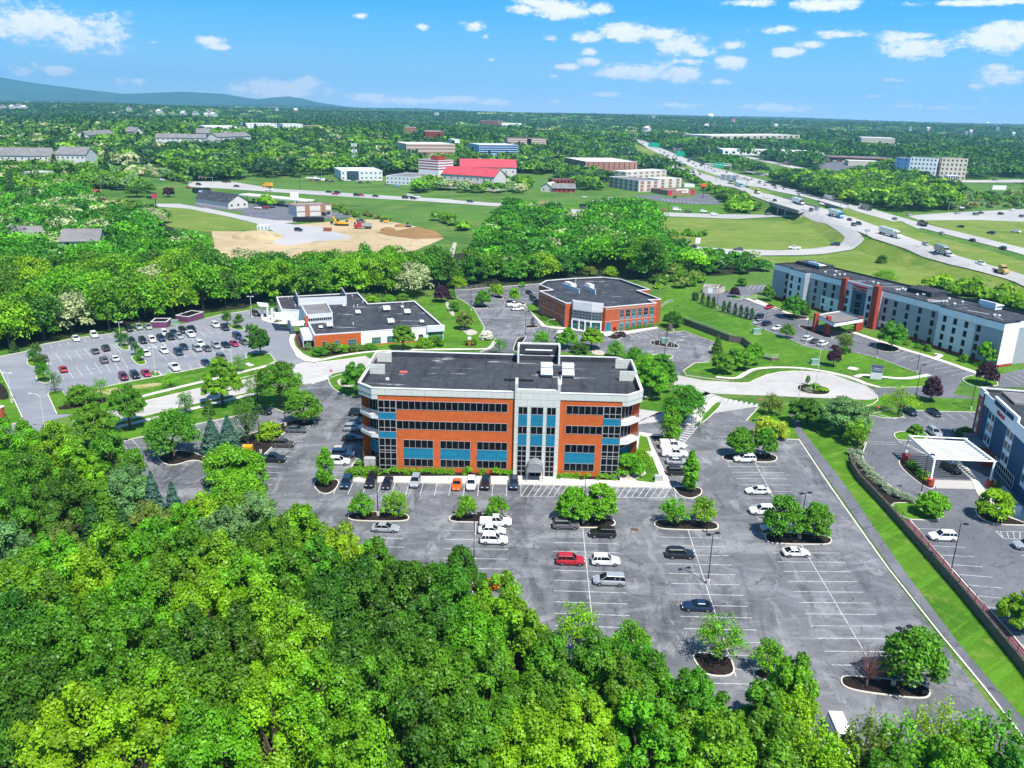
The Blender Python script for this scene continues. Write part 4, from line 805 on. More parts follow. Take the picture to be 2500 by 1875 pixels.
 # grey barrel canopy over the door
cn=MB();rr=1.6;cx,cz=31.1,2.5
for k in range(12):
 a0,a1=math.pi*k/12,math.pi*(k+1)/12
 q=[(cx+rr*math.cos(a),cz+rr*math.sin(a))for a in(a0,a1)]
 cn.face([(q[0][0],-3.6,q[0][1]),(q[0][0],-.62,q[0][1]),(q[1][0],-.62,q[1][1]),(q[1][0],-3.6,q[1][1])]);cn.face([(cx,-3.55,cz),(q[0][0],-3.55,q[0][1]),(q[1][0],-3.55,q[1][1])])
cn.box(cx-rr,cx-rr+.1,-3.6,-.62,1.9,cz);cn.box(cx+rr-.1,cx+rr,-3.6,-.62,1.9,cz);cn.box(cx-rr+.02,cx+rr-.02,-3.6,-3.4,2.2,2.5)
for x in(cx-rr+.1,cx+rr-.1):
 for y in(-3.5,-2.1):cn.cyl((x,y,.12),(x,y,2.4),.07,n=8)
cn.build('entrance_canopy',M_silver,OB)
# corner balconies
for x0,sx in((0,-1),(47.7,1)):
 rec=Wall((-2.7,4.6),(0,2.2))if sx<0 else Wall((47.7,2.2),(50.4,4.6))
 for zf in(11.7,7.7):
  pl=[(x0,-.05),(x0+sx*1.5,.25),(x0+sx*4.2,3.2),(x0+sx*3.9,3.5),(x0+sx*2.7,4.7),(x0,2.3)]
  b=MB().prism(pl,zf-.6,zf).build('balcony',M_whiteb,OB);rl=MB();e=[(x0+sx*.05,0.),(x0+sx*1.47,.33),(x0+sx*4.1,3.2)]
  for p,q in zip(e[:-1],e[1:]):
   for z in(1.05,.6,.25):rl.cyl((*p,zf+z),(*q,zf+z),.03,n=5)
   for k in range(6):t_=k/5;x_,y_=p[0]+(q[0]-p[0])*t_,p[1]+(q[1]-p[1])*t_;rl.cyl((x_,y_,zf),(x_,y_,zf+1.05),.025,n=4)
  rl.build('railing',M_gal,b);rec.win(OB,.3,rec.L-.2,zf+.1,zf+2.7,3,1,.12)
 rec.win(OB,.3,rec.L-.2,5.3,6.9,2,1,.1);rec.win(OB,.3,rec.L-.2,1.2,2.9,2,1,.1);rec.panel(OB,.3,rec.L-.2,2.97,5.2,M_blue,'spandrel_panel')
sw=Wall((51.6,3.4),(51.6,22.3));sl_=Wall((-3.9,22.3),(-3.9,3.4))
for w_ in(sw,sl_):
 for z0,z1 in((13.3,15.05),(9.2,10.9),(5.2,6.9),(1.2,2.9)):w_.win(OB,3,16,z0,z1,10,1,.06)
bw=Wall((48.6,26),(-.8,26))
for z0,z1 in((13.3,15.05),(9.2,10.9),(5.2,6.9),(1.2,2.9)):bw.win(OB,2,46,z0,z1,30,1,.06)
for x in(33.2,37.7):
 roof_unit(OB,x,14.6,16.42,2.5,2.6,1.5);q=MB().box(x-1.25,x+1.25,14.9,16.6,18.1,18.8).build('unit_hood',M_whiteb,OB)
mb=MB();mb.box(24.4,30.4,10.2,10.9,16.42,16.75);mb.build('roof_curb',M_dark,OB)
mb=MB();mb.cyl((36.1,8.6,16.5),(36.3,14.0,16.9),.13,n=6);mb.cyl((35.6,12.8,16.5),(36.0,9,16.6),.1,n=6);mb.build('roof_pipe',M_pole,OB)
MB().ball((.6,8.2,16.7),.45,.45,.4,10,5).build('roof_vent',M_unit,OB);MB().box(2.3,3.9,13.2,14.2,16.42,16.7).build('roof_hatch',mat('faded_red',(.55,.12,.10),.7),OB)
ub=thing('utility_cabinet','pale grey electrical cabinet at the left corner of the office','cabinet',tuple(G('a',225,1335)));MB().box(-1.1,1.1,-.7,.7,.1,2.1).box(-1.15,1.15,-.75,.75,2.1,2.2).build('body',M_frame,ub);MB().box(-.02,.02,-.73,-.7,.3,1.9).box(.3,.4,-.74,-.7,1,1.2).build('door_seam',M_dark,ub)
# ---- clinic
Hm=4.6
def wl(root,frz,l,z):o=root.location;return[V2(G(frz,*q,z)[0]-o.x,G(frz,*q,z)[1]-o.y)for q in l]
mo=G('g',670,712,Hm);CLN=thing('clinic_building','one-storey clinic with flat dark roof, orange brick and white walls','building',(mo[0],mo[1],0))
MP=wl(CLN,'g',[(300,340),(1100,298),(1200,405),(1655,378),(1940,625),(1783,634),(1130,682),(672,712),(595,560),(530,470),(345,460)],Hm)
shell(CLN,MP,Hm,M_white,M_roof,M_whiteb,.7)
cw=Wall(MP[7],MP[6]);cw.panel(CLN,0,cw.L,-.05,Hm-.3,M_brick,'brick_wall',-.1,.05);cw2=Wall(MP[6],MP[5]);cw3=Wall(MP[5],MP[4])
for u0,u1 in((6.0,7.4),(9.9,12.4)):cw.win(CLN,u0,u1,.6,2.4,3,2,.07,M_glassg,o=.05)
cw.win(CLN,2.2,3.3,.1,2.3,1,1,.08,M_dark,name='door',o=.05);off=cw.L
for u0,u1 in((3.3,6.0),(8.0,10.7),(13.5,16)):cw2.win(CLN,u0,u1,.5,2.5,4,2,.07,M_glassg)
cw2.panel(CLN,0,cw2.L-.1,0,.45,M_brick,'brick_plinth');cw2.win(CLN,18,19.4,.6,2.3,2,1,.07)
for x,y,w,h in((1100,510,1.6,1.3),(1380,480,2.3,1.7),(1582,510,2,1.6),(1422,605,2,1.6),(823,640,1.9,1.5),(735,645,1.2,.7),(1725,595,1.3,.9),(1535,445,1,.6),(965,435,1.1,.8)):
 p=wl(CLN,'g',[(x,y)],Hm-.6)[0];roof_unit(CLN,p[0],p[1],Hm-.63,w,w*.9,h,R(20))
for x,y in((1045,345),(1098,440),(418,360),(450,355),(490,440),(1055,620),(1150,400),(1540,420),(1060,450)):
 p=wl(CLN,'g',[(x,y)],Hm-.6)[0];MB().cyl((p[0],p[1],Hm-.64),(p[0],p[1],Hm),.13,n=6).cyl((p[0],p[1],Hm),(p[0],p[1],Hm+.25),.26,n=8).build('roof_vent',M_unit,CLN)
S=wl(CLN,'g',[(520,420),(990,402)],Hm-.3);sc=Wall(S[0],S[1]);sc.panel(CLN,0,sc.L,Hm-.65,Hm+2.1,M_hlight,'roof_screen',-.2,.15)
ss=Wall(wl(CLN,'g',[(485,335)],Hm)[0],S[0]);ss.panel(CLN,0,ss.L,Hm-.65,Hm+2.3,M_hgrey,'roof_screen',-.2,.15);s3=Wall(S[1],wl(CLN,'g',[(945,315)],Hm)[0]);s3.panel(CLN,0,s3.L,Hm-.65,Hm+2.6,M_hgrey,'roof_screen',-.2,.15)
PH=wl(CLN,'g',[(600,575),(855,555),(795,440),(535,460)],Hm+.4);PH=ccw(PH);mb=MB();mb.prism([tuple(p)for p in PH],Hm-.7,Hm+1.7,bottom=False);ring(mb,PH,.3,Hm+1.68,Hm+2.3);mb.build('clerestory',M_hlight,CLN)
MB().prism([tuple(p)for p in inset(PH,.32)],Hm+1.7,Hm+1.76).build('roof',M_roofg,CLN)
i0=min(range(4),key=lambda i:PH[i][1]+PH[i][0]*.3);fwc=Wall(PH[i0],PH[(i0+1)%4]);fwc.win(CLN,.5,fwc.L-.3,Hm+.1,Hm+1.1,11,1,.12,M_glass,M_hlight);fwc.panel(CLN,-.6,.45,-.05,Hm+1.9,M_brick2,'brick_pier',-.3,.3)
def slab(root,l,z0,z1,m,name):MB().prism([tuple(p)for p in l],z0,z1).build(name,m,root)
slab(CLN,wl(CLN,'g',[(265,490),(455,510),(490,570),(305,560)],4.3),4.15,4.4,M_white,'porch_roof');slab(CLN,wl(CLN,'g',[(108,395),(205,405),(228,437),(130,430)],4.3),4.15,4.4,M_white,'porch_roof')
slab(CLN,wl(CLN,'g',[(440,590),(600,580),(600,610),(450,615)],3.6),3.2,3.9,M_white,'porch_roof')
for x,y,z in((165,540,4.1),(265,570,4.1),(455,690,3.2),(427,650,4.1),(600,690,3.2),(215,520,4.1)):
 p=wl(CLN,'g',[(x,y)],0)[0];MB().box(p[0]-.35,p[0]+.35,p[1]-.5,p[1]+.5,0,z).build('porch_post',M_hlight,CLN)
E3=wl(CLN,'g',[(528,640),(660,720),(665,690),(620,640)],3.4);slab(CLN,wl(CLN,'g',[(530,650),(560,740),(660,735),(620,645)],3.2),0,3.4,M_hlight,'corner_bay')
q=ccw(wl(CLN,'g',[(530,650),(560,740),(660,735),(620,645)],3.2));i1=min(range(4),key=lambda i:q[i][1]);Wall(q[i1],q[(i1+1)%4]).win(CLN,.2,3.2,.3,2.2,3,1,.08)
cw3.panel(CLN,-.3,cw3.L+.3,3.0,Hm+.3,M_hlight,'fascia',-.3,.6);cw3.win(CLN,.3,cw3.L-.2,.3,2.7,4,2,.08,M_glassg)
# ---- two-storey brick office
Hb=8.4;bo=G('h',445,440,Hb);BB=thing('brick_office','two-storey red brick office with glass bowed entrance and dark roof','building',(bo[0],bo[1],0))
BP=wl(BB,'h',[(160,240),(235,195),(520,172),(840,158),(1035,178),(1355,292),(1225,302),(1480,398),(1345,405),(1430,437),(880,487),(852,480),(512,438),(445,440),(160,308),(300,295)],Hb)
shell(BB,BP,Hb,M_brick2,M_roof,M_whiteb,.9)
rw=Wall(BP[10],BP[9]);lw=Wall(BP[14],BP[13]);cor=Wall(BP[9],BP[8])
k=rw.L/20.1;M_tealp=mat('pale_teal_panel',(.10,.26,.36),.7,.05)
for i in range(6):
 u=(5.6+i*2.38)*k;rw.win(BB,u,u+1.65,4.55,7.0,2,2,.07,(M_glassb,M_glass,M_glassg)[i%3],M_frame);rw.panel(BB,u,u+1.65,3.85,4.5,M_tealp,'window_panel')
 rw.win(BB,u,u+1.65,.5 if i else.05,2.2,2,2,.07,M_glassg if i!=3 else M_glassb,M_frame,name='window' if i else 'door');rw.panel(BB,u,u+1.65,2.26,2.9,M_tealp,'window_arch')
rw.panel(BB,.5,2.3,.1,2.9,M_blue,'blue_panel');
for w_ in(rw,lw):w_.panel(BB,0,w_.L,3.45,3.6,M_cpad,'stone_band',-.05,.05);w_.panel(BB,0,w_.L,7.5,7.65,M_cpad,'stone_band',-.05,.05)
for i in range(6):
 u=.9+i*1.28*lw.L/11.2;lw.win(BB,u,u+.85,4.4,7.0,1,2,.06,M_glassb,M_hgrey);lw.win(BB,u,u+.85,.8,2.8,1,2,.06,M_glassg,M_hgrey)
lw.win(BB,lw.L-2.4,lw.L-.9,4.4,7.1,2,3,.07);lw.panel(BB,lw.L-2.4,lw.L-1,.2,2.8,M_blue,'blue_panel')
cor.win(BB,.3,cor.L-.3,4.2,7.2,2,3,.08,M_glassg,M_frame);cor.win(BB,.3,cor.L-.3,.6,2.8,2,2,.08,M_glassg,M_frame)
F0,F1=BP[12],BP[11];ax=(F1-F0)/np.hypot(*(F1-F0));nn=V2(ax[1],-ax[0]);LN=np.hypot(*(F1-F0))
bow=[F0-nn*.3,F0+nn*1.6+ax*1.2,F0+nn*2.0+ax*(LN*.72),F1+nn*.8,F1-nn*.3]
mb=MB();ring(mb,ccw([tuple(p)for p in bow]),.35,6.7,9.4);mb.prism([tuple(p)for p in bow],6.6,6.8);mb.build('entrance_crown',M_whiteb,BB)
slab(BB,[p+nn*.35*(0<i<4)for i,p in enumerate(bow)],3.1,3.6,M_whiteb,'entrance_slab');slab(BB,bow,3.6,3.7,M_glassb,'entrance_floor')
for a_,b_ in((0,1),(1,2),(2,3)):
 w_=Wall(bow[a_],bow[b_]);w_.win(BB,.1,w_.L-.1,3.75,6.55,max(2,int(w_.L/1.1)),3,.08,M_glassb,M_frame);w_.win(BB,.1,w_.L-.1,.1,3.0,max(2,int(w_.L/1.6)),2,.08,M_glassg,M_frame)
for i,p in enumerate((bow[1],bow[1]*.62+bow[2]*.38,bow[1]*.3+bow[2]*.7,bow[2],bow[3])):c_=p+nn*.55;MB().cyl((c_[0],c_[1],0),(c_[0],c_[1],3.1),.28,n=10).build('column',M_whiteb,BB)
for(x0,y0,x1,y1)in((415,275,592,340),(638,290,768,350)):
 a,b=wl(BB,'h',[(x0,y0),(x1,y1)],Hb-.8);w_=Wall(a,b);w_.panel(BB,0,w_.L,Hb-.85,Hb+.9,M_unit,'roof_screen',-.15,.1)
 w_.panel(BB,.3,w_.L*.45,Hb-.85,Hb+1.5,M_whiteb,'roof_unit',-2.2,-.4)
p=wl(BB,'h',[(552,262)],Hb-.8)[0];MB().cyl((p[0],p[1],Hb-.8),(p[0],p[1],Hb+2.6),.12,n=6).box(p[0]-.5,p[0]+.5,p[1]-.4,p[1]+.4,Hb-.85,Hb-.2).build('antenna',M_whiteb,BB)
# ---- long hotel
HO=thing('long_hotel','long grey four-storey hotel with two red pillars and red script sign','building',(103.0,332.4,0),math.atan2(-.913,.407))
HF=[(0,0),(10.5,0),(10.5,-1.2),(19.2,-1.2),(19.2,1.3),(37.2,1.3),(37.2,-.6),(54.2,-.6),(54.2,1.3),(78.4,1.3),(78.4,-.4),(92.4,-.4),(92.4,-1.1),(101.6,-1.1),(101.6,5.5),(100.6,5.5),(100.6,18),(0,18)]
shell(HO,HF,13.5,M_hgrey,M_roof,M_dark,.6,.18)
HC=lambda u0,u1,v:Wall((u0,v),(u1,v))
for u0,u1,v,m in((0,10.5,0,M_hgrey),(10.5,19.2,-1.2,M_hlight),(19.2,37.2,1.3,M_hgrey),(54.2,78.4,1.3,M_hgrey),(78.4,92.4,-.4,M_hlight),(92.4,101.6,-1.1,M_hgrey)):
 w_=HC(u0,u1,v);w_.panel(HO,0.01,w_.L-.01,11.25,13.25,M_white,'white_band',-.05,.05)
 if m is M_hlight:w_.panel(HO,0.01,w_.L-.01,.8,11.24,m,'pale_wall',-.05,.03)
 w_.panel(HO,0.01,w_.L-.01,0,.8,M_hred,'stone_base',-.05,.06)
HC(26,37.2,1.3).panel(HO,0,11.1,.8,6.0,M_white,'white_wall');HC(54.2,64,1.3).panel(HO,0,9,.8,3.4,M_white,'white_wall')
er=Wall((101.6,-1.1),(101.6,5.5));er.panel(HO,0,er.L,.8,13.25,M_white,'white_wall',-.05,.05);er.panel(HO,0,er.L,0,.8,M_hred,'stone_base',-.05,.07)
er2=Wall((100.6,5.5),(100.6,18));er2.panel(HO,0.1,er2.L,11.25,13.25,M_white,'white_band',-.05,.05)
wm=MB();wm.box(-.62,.62,-.05,.1,-.95,.95,0);wm.box(-.56,.56,-.08,-.05,-.35,.9,1);wm.box(-.56,.56,-.08,-.05,-.9,-.42,0);wme=wm.mesh('window',[M_frame,M_glass]);wme2=MB().box(-.62,.62,-.06,.1,-.95,.95,1).box(-.66,.66,-.09,-.06,-.47,-.4,0).mesh('window',[M_dark,M_glass])
def hwin(u,v,z):
 o=bpy.data.objects.new('window',wme2);COL.objects.link(o);o.parent=HO;o.location=(u,v,z)
for v,us in((0,(8.0,)),(-1.2,(12.2,16.4)),(1.3,(22.5,27.2,31.6,35.6)),(-.6,(40.2,50.4)),(1.3,(55.9,60.0,65.0,70.0,75.2)),(-.4,(81.0,84.8,88.8)),(-1.1,(93.6,))):
 for u in us:
  for z in(9.95,7.05,4.15,1.35):hwin(u,v,z)
mb=MB();mb.box(37.3,39.4,-1.3,.3,0,14.9);mb.build('red_pillar',M_hred,HO);mb=MB();mb.box(51.8,54.3,-1.3,.3,0,14.9);mb.build('red_pillar',M_hred,HO)
HC(39.4,51.8,-.6).panel(HO,0,12.4,0,14.3,M_hlight,'sign_wall',-.4,.04);HC(42.4,48.8,-.6).panel(HO,0,6.4,3.3,11.6,M_pan,'slate_panel',-.05,.1)
for z in(9.6,6.8,4.2):HC(44.4,46.8,-.6).win(HO,0,2.4,z-1,z+1,2,2,.07,M_glass,M_pan,o=.1)
M_red=mat('sign_red',(.55,.02,.04),.6,.05);M_navyt=mat('sign_navy',(.02,.04,.12),.6,.05)
tr_=(R(90),0,0);text('Hampton',1.75,M_red,'lettering',HO,(45.6,-.72,13.3),tr_,.1,.03);text('Inn & Suites',1.35,M_red,'lettering',HO,(45.6,-.72,12.2),tr_,.1,.03)
PO=[G('c',*q,5.)[:2]for q in[(640,522),(790,592),(1005,556),(830,492)]];HP=thing('hotel_porch','drive-through porch on red brick piers before the long hotel','canopy',(PO[0][0],PO[0][1],0))
pp=ccw([p-PO[0]for p in PO]);mb=MB();mb.prism([tuple(p)for p in pp],4.3,4.9);ring(mb,pp,.3,4.9,5.4);mb.build('fascia',M_white,HP);MB().prism([tuple(p)for p in inset(pp,.31)],4.92,4.98).build('roof',M_roofg,HP);mb=MB();ring(mb,inset(pp,-.05),.4,5.4,5.5);mb.build('parapet',M_dark,HP)
for x,y,h in((640,640,6.2),(730,668,6.4),(955,640,4.3),(980,625,4.3),(815,610,4.3)):
 g=G('c',x,y)[:2]-PO[0];MB().box(g[0]-.65,g[0]+.65,g[1]-.8,g[1]+.8,0,h).build('pier',M_hred,HP)
for x,y in((660,165),(1965,465)):
 g=G('c',x,y,13.0);u=(g[0]-103)*.407-(g[1]-332.4)*.913;v=(g[0]-103)*.913+(g[1]-332.4)*.407;MB().box(-2.6,2.6,-1.6,1.6,0,.9).box(-3,3,-2.1,-1.5,.9,2.3).box(-3,3,-1.5,1.9,1.2,1.4).build('roof_unit',M_white,HO).location=(u,v,12.95)
for x,y in((720,205),(800,200),(828,222),(865,222),(790,228),(1275,338),(1300,330),(1320,340),(1255,338),(1410,375),(1455,372),(1470,375),(1605,425),(1630,425),(1650,405),(1750,430),(1690,445),(1080,280),(1115,290),(2025,535),(1990,530)):
 g=G('c',x,y,13.0);u=(g[0]-103)*.407-(g[1]-332.4)*.913;v=(g[0]-103)*.913+(g[1]-332.4)*.407;MB().cyl((0,0,0),(0,0,.5),.3,n=8).cyl((0,0,.5),(0,0,.8),.5,.35,n=8).build('roof_vent',M_unit,HO).location=(u,v,12.93)
mb=MB();mb.box(56,66,10,17.5,12.93,14.6);mb.build('penthouse',M_roof,HO);mb=MB();mb.box(1,14,10,17.5,12.93,14.3);mb.build('penthouse',M_roof,HO)
for(a,b)in(((68,6),(71,9)),((84,5),(90,7)),((93,6),(97,4)),((72,8),(70,4))):MB().cyl((*a,13.0),(*b,13.0),.12,n=5).build('roof_pipe',M_pole,HO)
# ---- second hotel at the right edge
A_=G('p',2369,1072)[:2];B_=G('p',2500,1223)[:2];dd=(B_-A_)/np.hypot(*(B_-A_));ang=math.atan2(dd[1],dd[0])
H2=thing('corner_hotel','navy and dark red hotel cut off by the right edge of the photo','building',(A_[0],A_[1],0),ang)
shell(H2,[(0,0),(3.8,0),(3.8,-.5),(46,-.5),(46,20),(0,20)],12.6,M_navy,M_roof,M_whiteb,.9,.25)
h1=Wall((0,0),(3.8,0));h1.panel(H2,-.05,3.79,0,11.0,M_hred,'red_pier',-.05,.08);h1.panel(H2,-.05,3.79,11.0,12.3,M_white,'white_band',-.05,.1)
h2=Wall((3.8,-.5),(46,-.5));h2.panel(H2,1.4,42,10.3,12.9,M_white,'white_band',-.05,.12);h2.panel(H2,0,1.35,0,11.6,M_hred,'red_pier',-.05,.1);h2.panel(H2,6.5,20,12.3,13.9,M_white,'sign_panel',-.35,.14)
for z in(2.9,5.5,8.1):
 h1.win(H2,1.3,2.9,z+.6,z+2.2,1,1,.07,M_glassb,M_white,o=.09);h1.panel(H2,1.3,2.9,z-.3,z+.5,M_white,'white_panel',0,.12)
 for u in(5.2,16,27,38):
  for k in(0,1.9):h2.win(H2,u+k,u+k+1.5,z+.4,z+2.1,1,1,.1,M_glassb,M_white,o=.02);h2.panel(H2,u+k-.1,u+k+1.6,z-.4,z+.34,M_white,'white_panel',0,.1)
H2['label']='navy and dark red hotel cut off by the right edge of the photo'
text('SPRINGHILL SUITES',1.25,M_navyt,'lettering',H2,(16.6,-.75,12.85),tr_,.08,.03);text('Marriott',1.2,M_red,'lettering',H2,(15.6,-.75,11.4),tr_,.08,.03)
h2.panel(H2,7,12.6,0,2.6,M_hred,'brick_bay',-.1,2.2);slab(H2,[(4,-3.4),(12.5,-3.4),(12.5,-.6),(4,-.6)],2.65,2.9,M_roofg,'bay_roof');h2.win(H2,.6,5,.2,2.8,5,2,.1,M_glassb,M_white,name='door',o=.06)
h2.win(H2,13,24,.2,2.7,10,2,.1,M_glass,M_white,o=.06)
slab(H2,[(1,4),(9,4),(9,12),(1,12)],11.8,12.3,M_roofg,'roof_deck')
# pergola canopy
pc=[G('d',995,790,5.1)[:2],G('d',1225,998,5.1)[:2],G('d',1765,1020,5.1)[:2],G('d',1490,815,5.1)[:2]];PG=thing('slatted_canopy','white slatted steel canopy over the drive of the corner hotel','canopy',(pc[0][0],pc[0][1],0));pc=[p-V2(PG.location.x,PG.location.y)for p in pc]
for k,(a,b)in enumerate(((0,1),(3,2))):MB().cyl((*pc[a],5.1),(*pc[b],5.1),.26,n=8).build('beam',M_white,PG)
for a,b in((1,2),(0,3)):e=pc[b]+(pc[b]-pc[a])*.06;MB().cyl((*pc[a],5.1),(*e,5.1),.16,n=8).build('beam',M_white,PG)
sl_m=MB()
for i in range(1,12):
 t_=i/12;a=pc[0]+(pc[1]-pc[0])*t_;b=pc[3]+(pc[2]-pc[3])*t_;e=b+(b-a)*.07;w_=Wall(a,e);w_.box(sl_m,0,w_.L,-.28,.28,4.72,4.8);w_.box(sl_m,0,w_.L,-.06,.06,4.55,4.72)
sl_m.build('slats',M_white,PG)
for q,g in((pc[0],G('d',955,1010)),(pc[1],G('d',1180,1235)),(pc[2],G('d',1712,1250))):
 g2=g[:2]-V2(PG.location.x,PG.location.y);MB().cyl((*g2,1.3),(*q,5.0),.2,n=10).build('post',M_white,PG);MB().cyl((*g2,0),(*g2,1.35),.75,.7,n=14).cyl((*g2,1.35),(*g2,1.45),.78,n=14).build('brick_pier',M_hred,PG)
def simple(nm,label,cat,loc,parts,rz=0,group=None):
 t=thing(nm,label,cat,tuple(loc),rz,group)
 for(pn,m,fn)in parts:mb=MB();fn(mb);mb.build(pn,m,t)
 return t
for i,(x,y,w)in enumerate(((1740,1235,3.4),(1840,1310,3))):simple('brick_planter',('brick planter wall at the foot of the slatted canopy','brick planter wall beside the lime tree')[i],'planter',G('d',x,y),[('wall',M_brick2,lambda m:m.box(-w/2,w/2,-.5,.5,0,.9)),('cap',M_cpad,lambda m:m.box(-w/2-.1,w/2+.1,-.6,.6,.9,1))],ang)
simple('white_screen_wall','low white screen wall by the sidewalk at the right edge','wall',G('n',960,1170),[('wall',M_white,lambda m:m.box(-.9,.9,-.2,.2,0,2).box(1.6,2.2,-.2,.2,0,1.7))])
FPS=[]
def foot(root,L,depth,lift):
 a=root.rotation_euler.z;t=V2(math.cos(a),math.sin(a));n=V2(-t[1],t[0]);o=V2(root.location.x,root.location.y);m=7;f=5 if lift else 26;FPS.append([o-t*m-n*f,o+t*(L+m)-n*f,o+t*(L+m)+n*(depth+m),o-t*m+n*(depth+m)])
 # ---- shed by the hotel lot and red bin enclosures
def blk(name,label,cat,fr,A,B,T,depth,mw,mr=None,mc=None,rows=0,cols=0,g=None,h=None,sub=None,par=.5,wh=.5,ww=.5,fm=None,bands=None,group=None,z0=0,lift=0):
 a=at(fr,*A,lift);b=at(fr,*B,lift)
 if h is None:
  X,Y=px(fr,*T);hs=np.arange(1,60,.25);h=float(hs[np.argmin([abs(proj((a[0],a[1],a[2]+q))[1]-Y)for q in hs])])
 d=b[:2]-a[:2];L=float(np.hypot(*d));root=thing(name,label,cat,(a[0],a[1],min(a[2],b[2])+z0),math.atan2(d[1],d[0]),group)
 shell(root,[(0,0),(L,0),(L,depth),(0,depth)],h,mw,mr or M_whiteb,mc or M_whiteb,par,.15,.3,-3-lift);foot(root,L,depth,lift)
 faces=[Wall((0,0),(L,0))]+([Wall((L,0),(L,depth))]if b[0]<30 else[Wall((0,depth),(0,0))])
 for k,w_ in enumerate(faces):
  cc=cols if k==0 else max(2,int(cols*w_.L/L))
  cc=min(cc,14)
  for r_ in range(rows):
   zc=(r_+.5)*(h-par*.4)/rows
   if bands:w_.panel(root,.3,w_.L-.3,zc-h/rows*.22,zc+h/rows*.22,g or M_glass,'window_band',-.05,.06);continue
   for c in range(cc):
    u=(c+.5)*w_.L/cc;hw=w_.L/cc*ww/2;w_.panel(root,u-hw,u+hw,zc-h/rows*wh/2,zc+h/rows*wh/2,g or M_glass,'window',-.05,.06)
 return root,L,h
def gable(name,label,cat,fr,A,B,depth,hw,hr,mw,mr,along=True,cols=4,rows=1,over=.6,group=None,z0=0,lift=0):
 a=at(fr,*A,lift);b=at(fr,*B,lift);d=b[:2]-a[:2];L=float(np.hypot(*d));root=thing(name,label,cat,(a[0],a[1],min(a[2],b[2])+z0),math.atan2(d[1],d[0]),group)
 foot(root,L,depth,lift);mb=MB();mb.box(0,L,0,depth,-3-lift,hw)
 if along:mb.face([(0,0,hw),(0,depth/2,hw+hr),(0,depth,hw)]);mb.face([(L,0,hw),(L,depth,hw),(L,depth/2,hw+hr)])
 else:mb.face([(0,0,hw),(L,0,hw),(L/2,0,hw+hr)]);mb.face([(0,depth,hw),(L/2,depth,hw+hr),(L,depth,hw)])
 mb.build('wall',mw,root);o=over;rf=MB();th=.15
 if along:S_=[[(-o,-o,hw-.2),(L+o,-o,hw-.2),(L+o,depth/2,hw+hr+.1),(-o,depth/2,hw+hr+.1)],[(-o,depth/2,hw+hr+.1),(L+o,depth/2,hw+hr+.1),(L+o,depth+o,hw-.2),(-o,depth+o,hw-.2)]]
 else:S_=[[(-o,-o,hw-.2),(L/2,-o,hw+hr+.1),(L/2,depth+o,hw+hr+.1),(-o,depth+o,hw-.2)],[(L/2,-o,hw+hr+.1),(L+o,-o,hw-.2),(L+o,depth+o,hw-.2),(L/2,depth+o,hw+hr+.1)]]
 for s in S_:rf.face([(x,y,z+th)for x,y,z in s]);rf.face([s[k]for k in(3,2,1,0)]);[rf.face([s[k],s[(k+1)%4],(*s[(k+1)%4][:2],s[(k+1)%4][2]+th),(*s[k][:2],s[k][2]+th)])for k in range(4)]
 rf.build('roof',mr,root);w_=Wall((0,0),(L,0))
 for r_ in range(rows):
  for c in range(cols):u=(c+.5)*L/cols;zc=(r_+.5)*hw/rows;w_.panel(root,u-.7,u+.7,zc-.6,zc+.6,M_glass,'window',-.05,.06)
 return root
M_tan=mat('tan_block',(.50,.45,.38),.85,.06,1);M_pale=mat('pale_wall_paint',(.60,.58,.54),.85,.06,.5);M_pinkb=mat('pink_brown_brick',(.34,.17,.13),.85,.1,.5);M_motel=mat('motel_red_roof',(.46,.06,.08),.7,.15,.3);M_lblue=mat('pale_blue_cladding',(.30,.46,.72),.7,.06,.5);M_sid=mat('white_siding',(.58,.58,.56),.8,.06,.5)
sh,L_,h_=blk('utility_shed','tan block shed with white garage door above the narrow conifers','shed','h',(1925,330),(2080,345),(1925,262),7,M_tan,M_roofg,M_tan);Wall((0,0),(L_,0)).panel(sh,L_*.35,L_*.68,.1,2.4,M_white,'garage_door',-.05,.05)
blk('bin_enclosure','tan walled yard beside the block shed','enclosure','h',(2085,340),(2165,325),None,6,M_tan,M_dark,M_tan,h=2.2,par=1.9)
M_maroon=mat('maroon_fence',(.16,.05,.12),.8,.1,1)
for i,(A,B)in enumerate((((1165,190),(1290,190)),((1455,150),(1575,110)))):blk('bin_enclosure',('dark purple-red bin enclosure on the back kerb of the clinic lot, left one','dark purple-red bin enclosure on the back kerb of the clinic lot, right one')[i],'enclosure','e',A,B,None,5,M_maroon,M_dark,M_pale,h=2,par=1.7)
# ---- buildings of the middle distance
blk('white_office','two-storey white office with blue glass entrance beyond the road','building','j',(1228,702),(1600,700),(1228,612),40,M_hlight,M_whiteb,M_white,2,9,wh=.3,ww=.35)[0]
wo=blk('white_office','smaller white office right of the one with blue glass','building','j',(1632,732),(1880,748),(1632,655),45,M_hlight,M_roofg,M_white,2,7,wh=.3,ww=.3)[0]
blk('glass_porch','blue glass entrance block of the white office','porch','j',(1285,703),(1385,706),None,3,M_glassb,M_whiteb,M_white,h=9,par=.2)
blk('striped_office','white and dark red striped office with stair tower behind the motel','building','k',(80,600),(262,618),(80,505),22,M_white,M_roofg,M_hred,4,1,M_hred,bands=1,lift=9)
blk('stair_tower','dark red stair tower at the corner of the striped office','building','k',(262,616),(322,610),(262,485),9,M_hred,M_roofg,M_hred,lift=9)
blk('banded_office','long three-storey cream and brick banded office with white rooftop storey','building','j',(1815,458),(2253,466),(1815,365),45,M_cpad,M_whiteb,M_white,3,1,M_pinkb,bands=1,lift=11)
blk('rooftop_storey','white rooftop storey on the banded office','building','j',(1850,458),(2480,466),None,20,M_white,M_whiteb,M_white,h=22,z0=0)if False else None
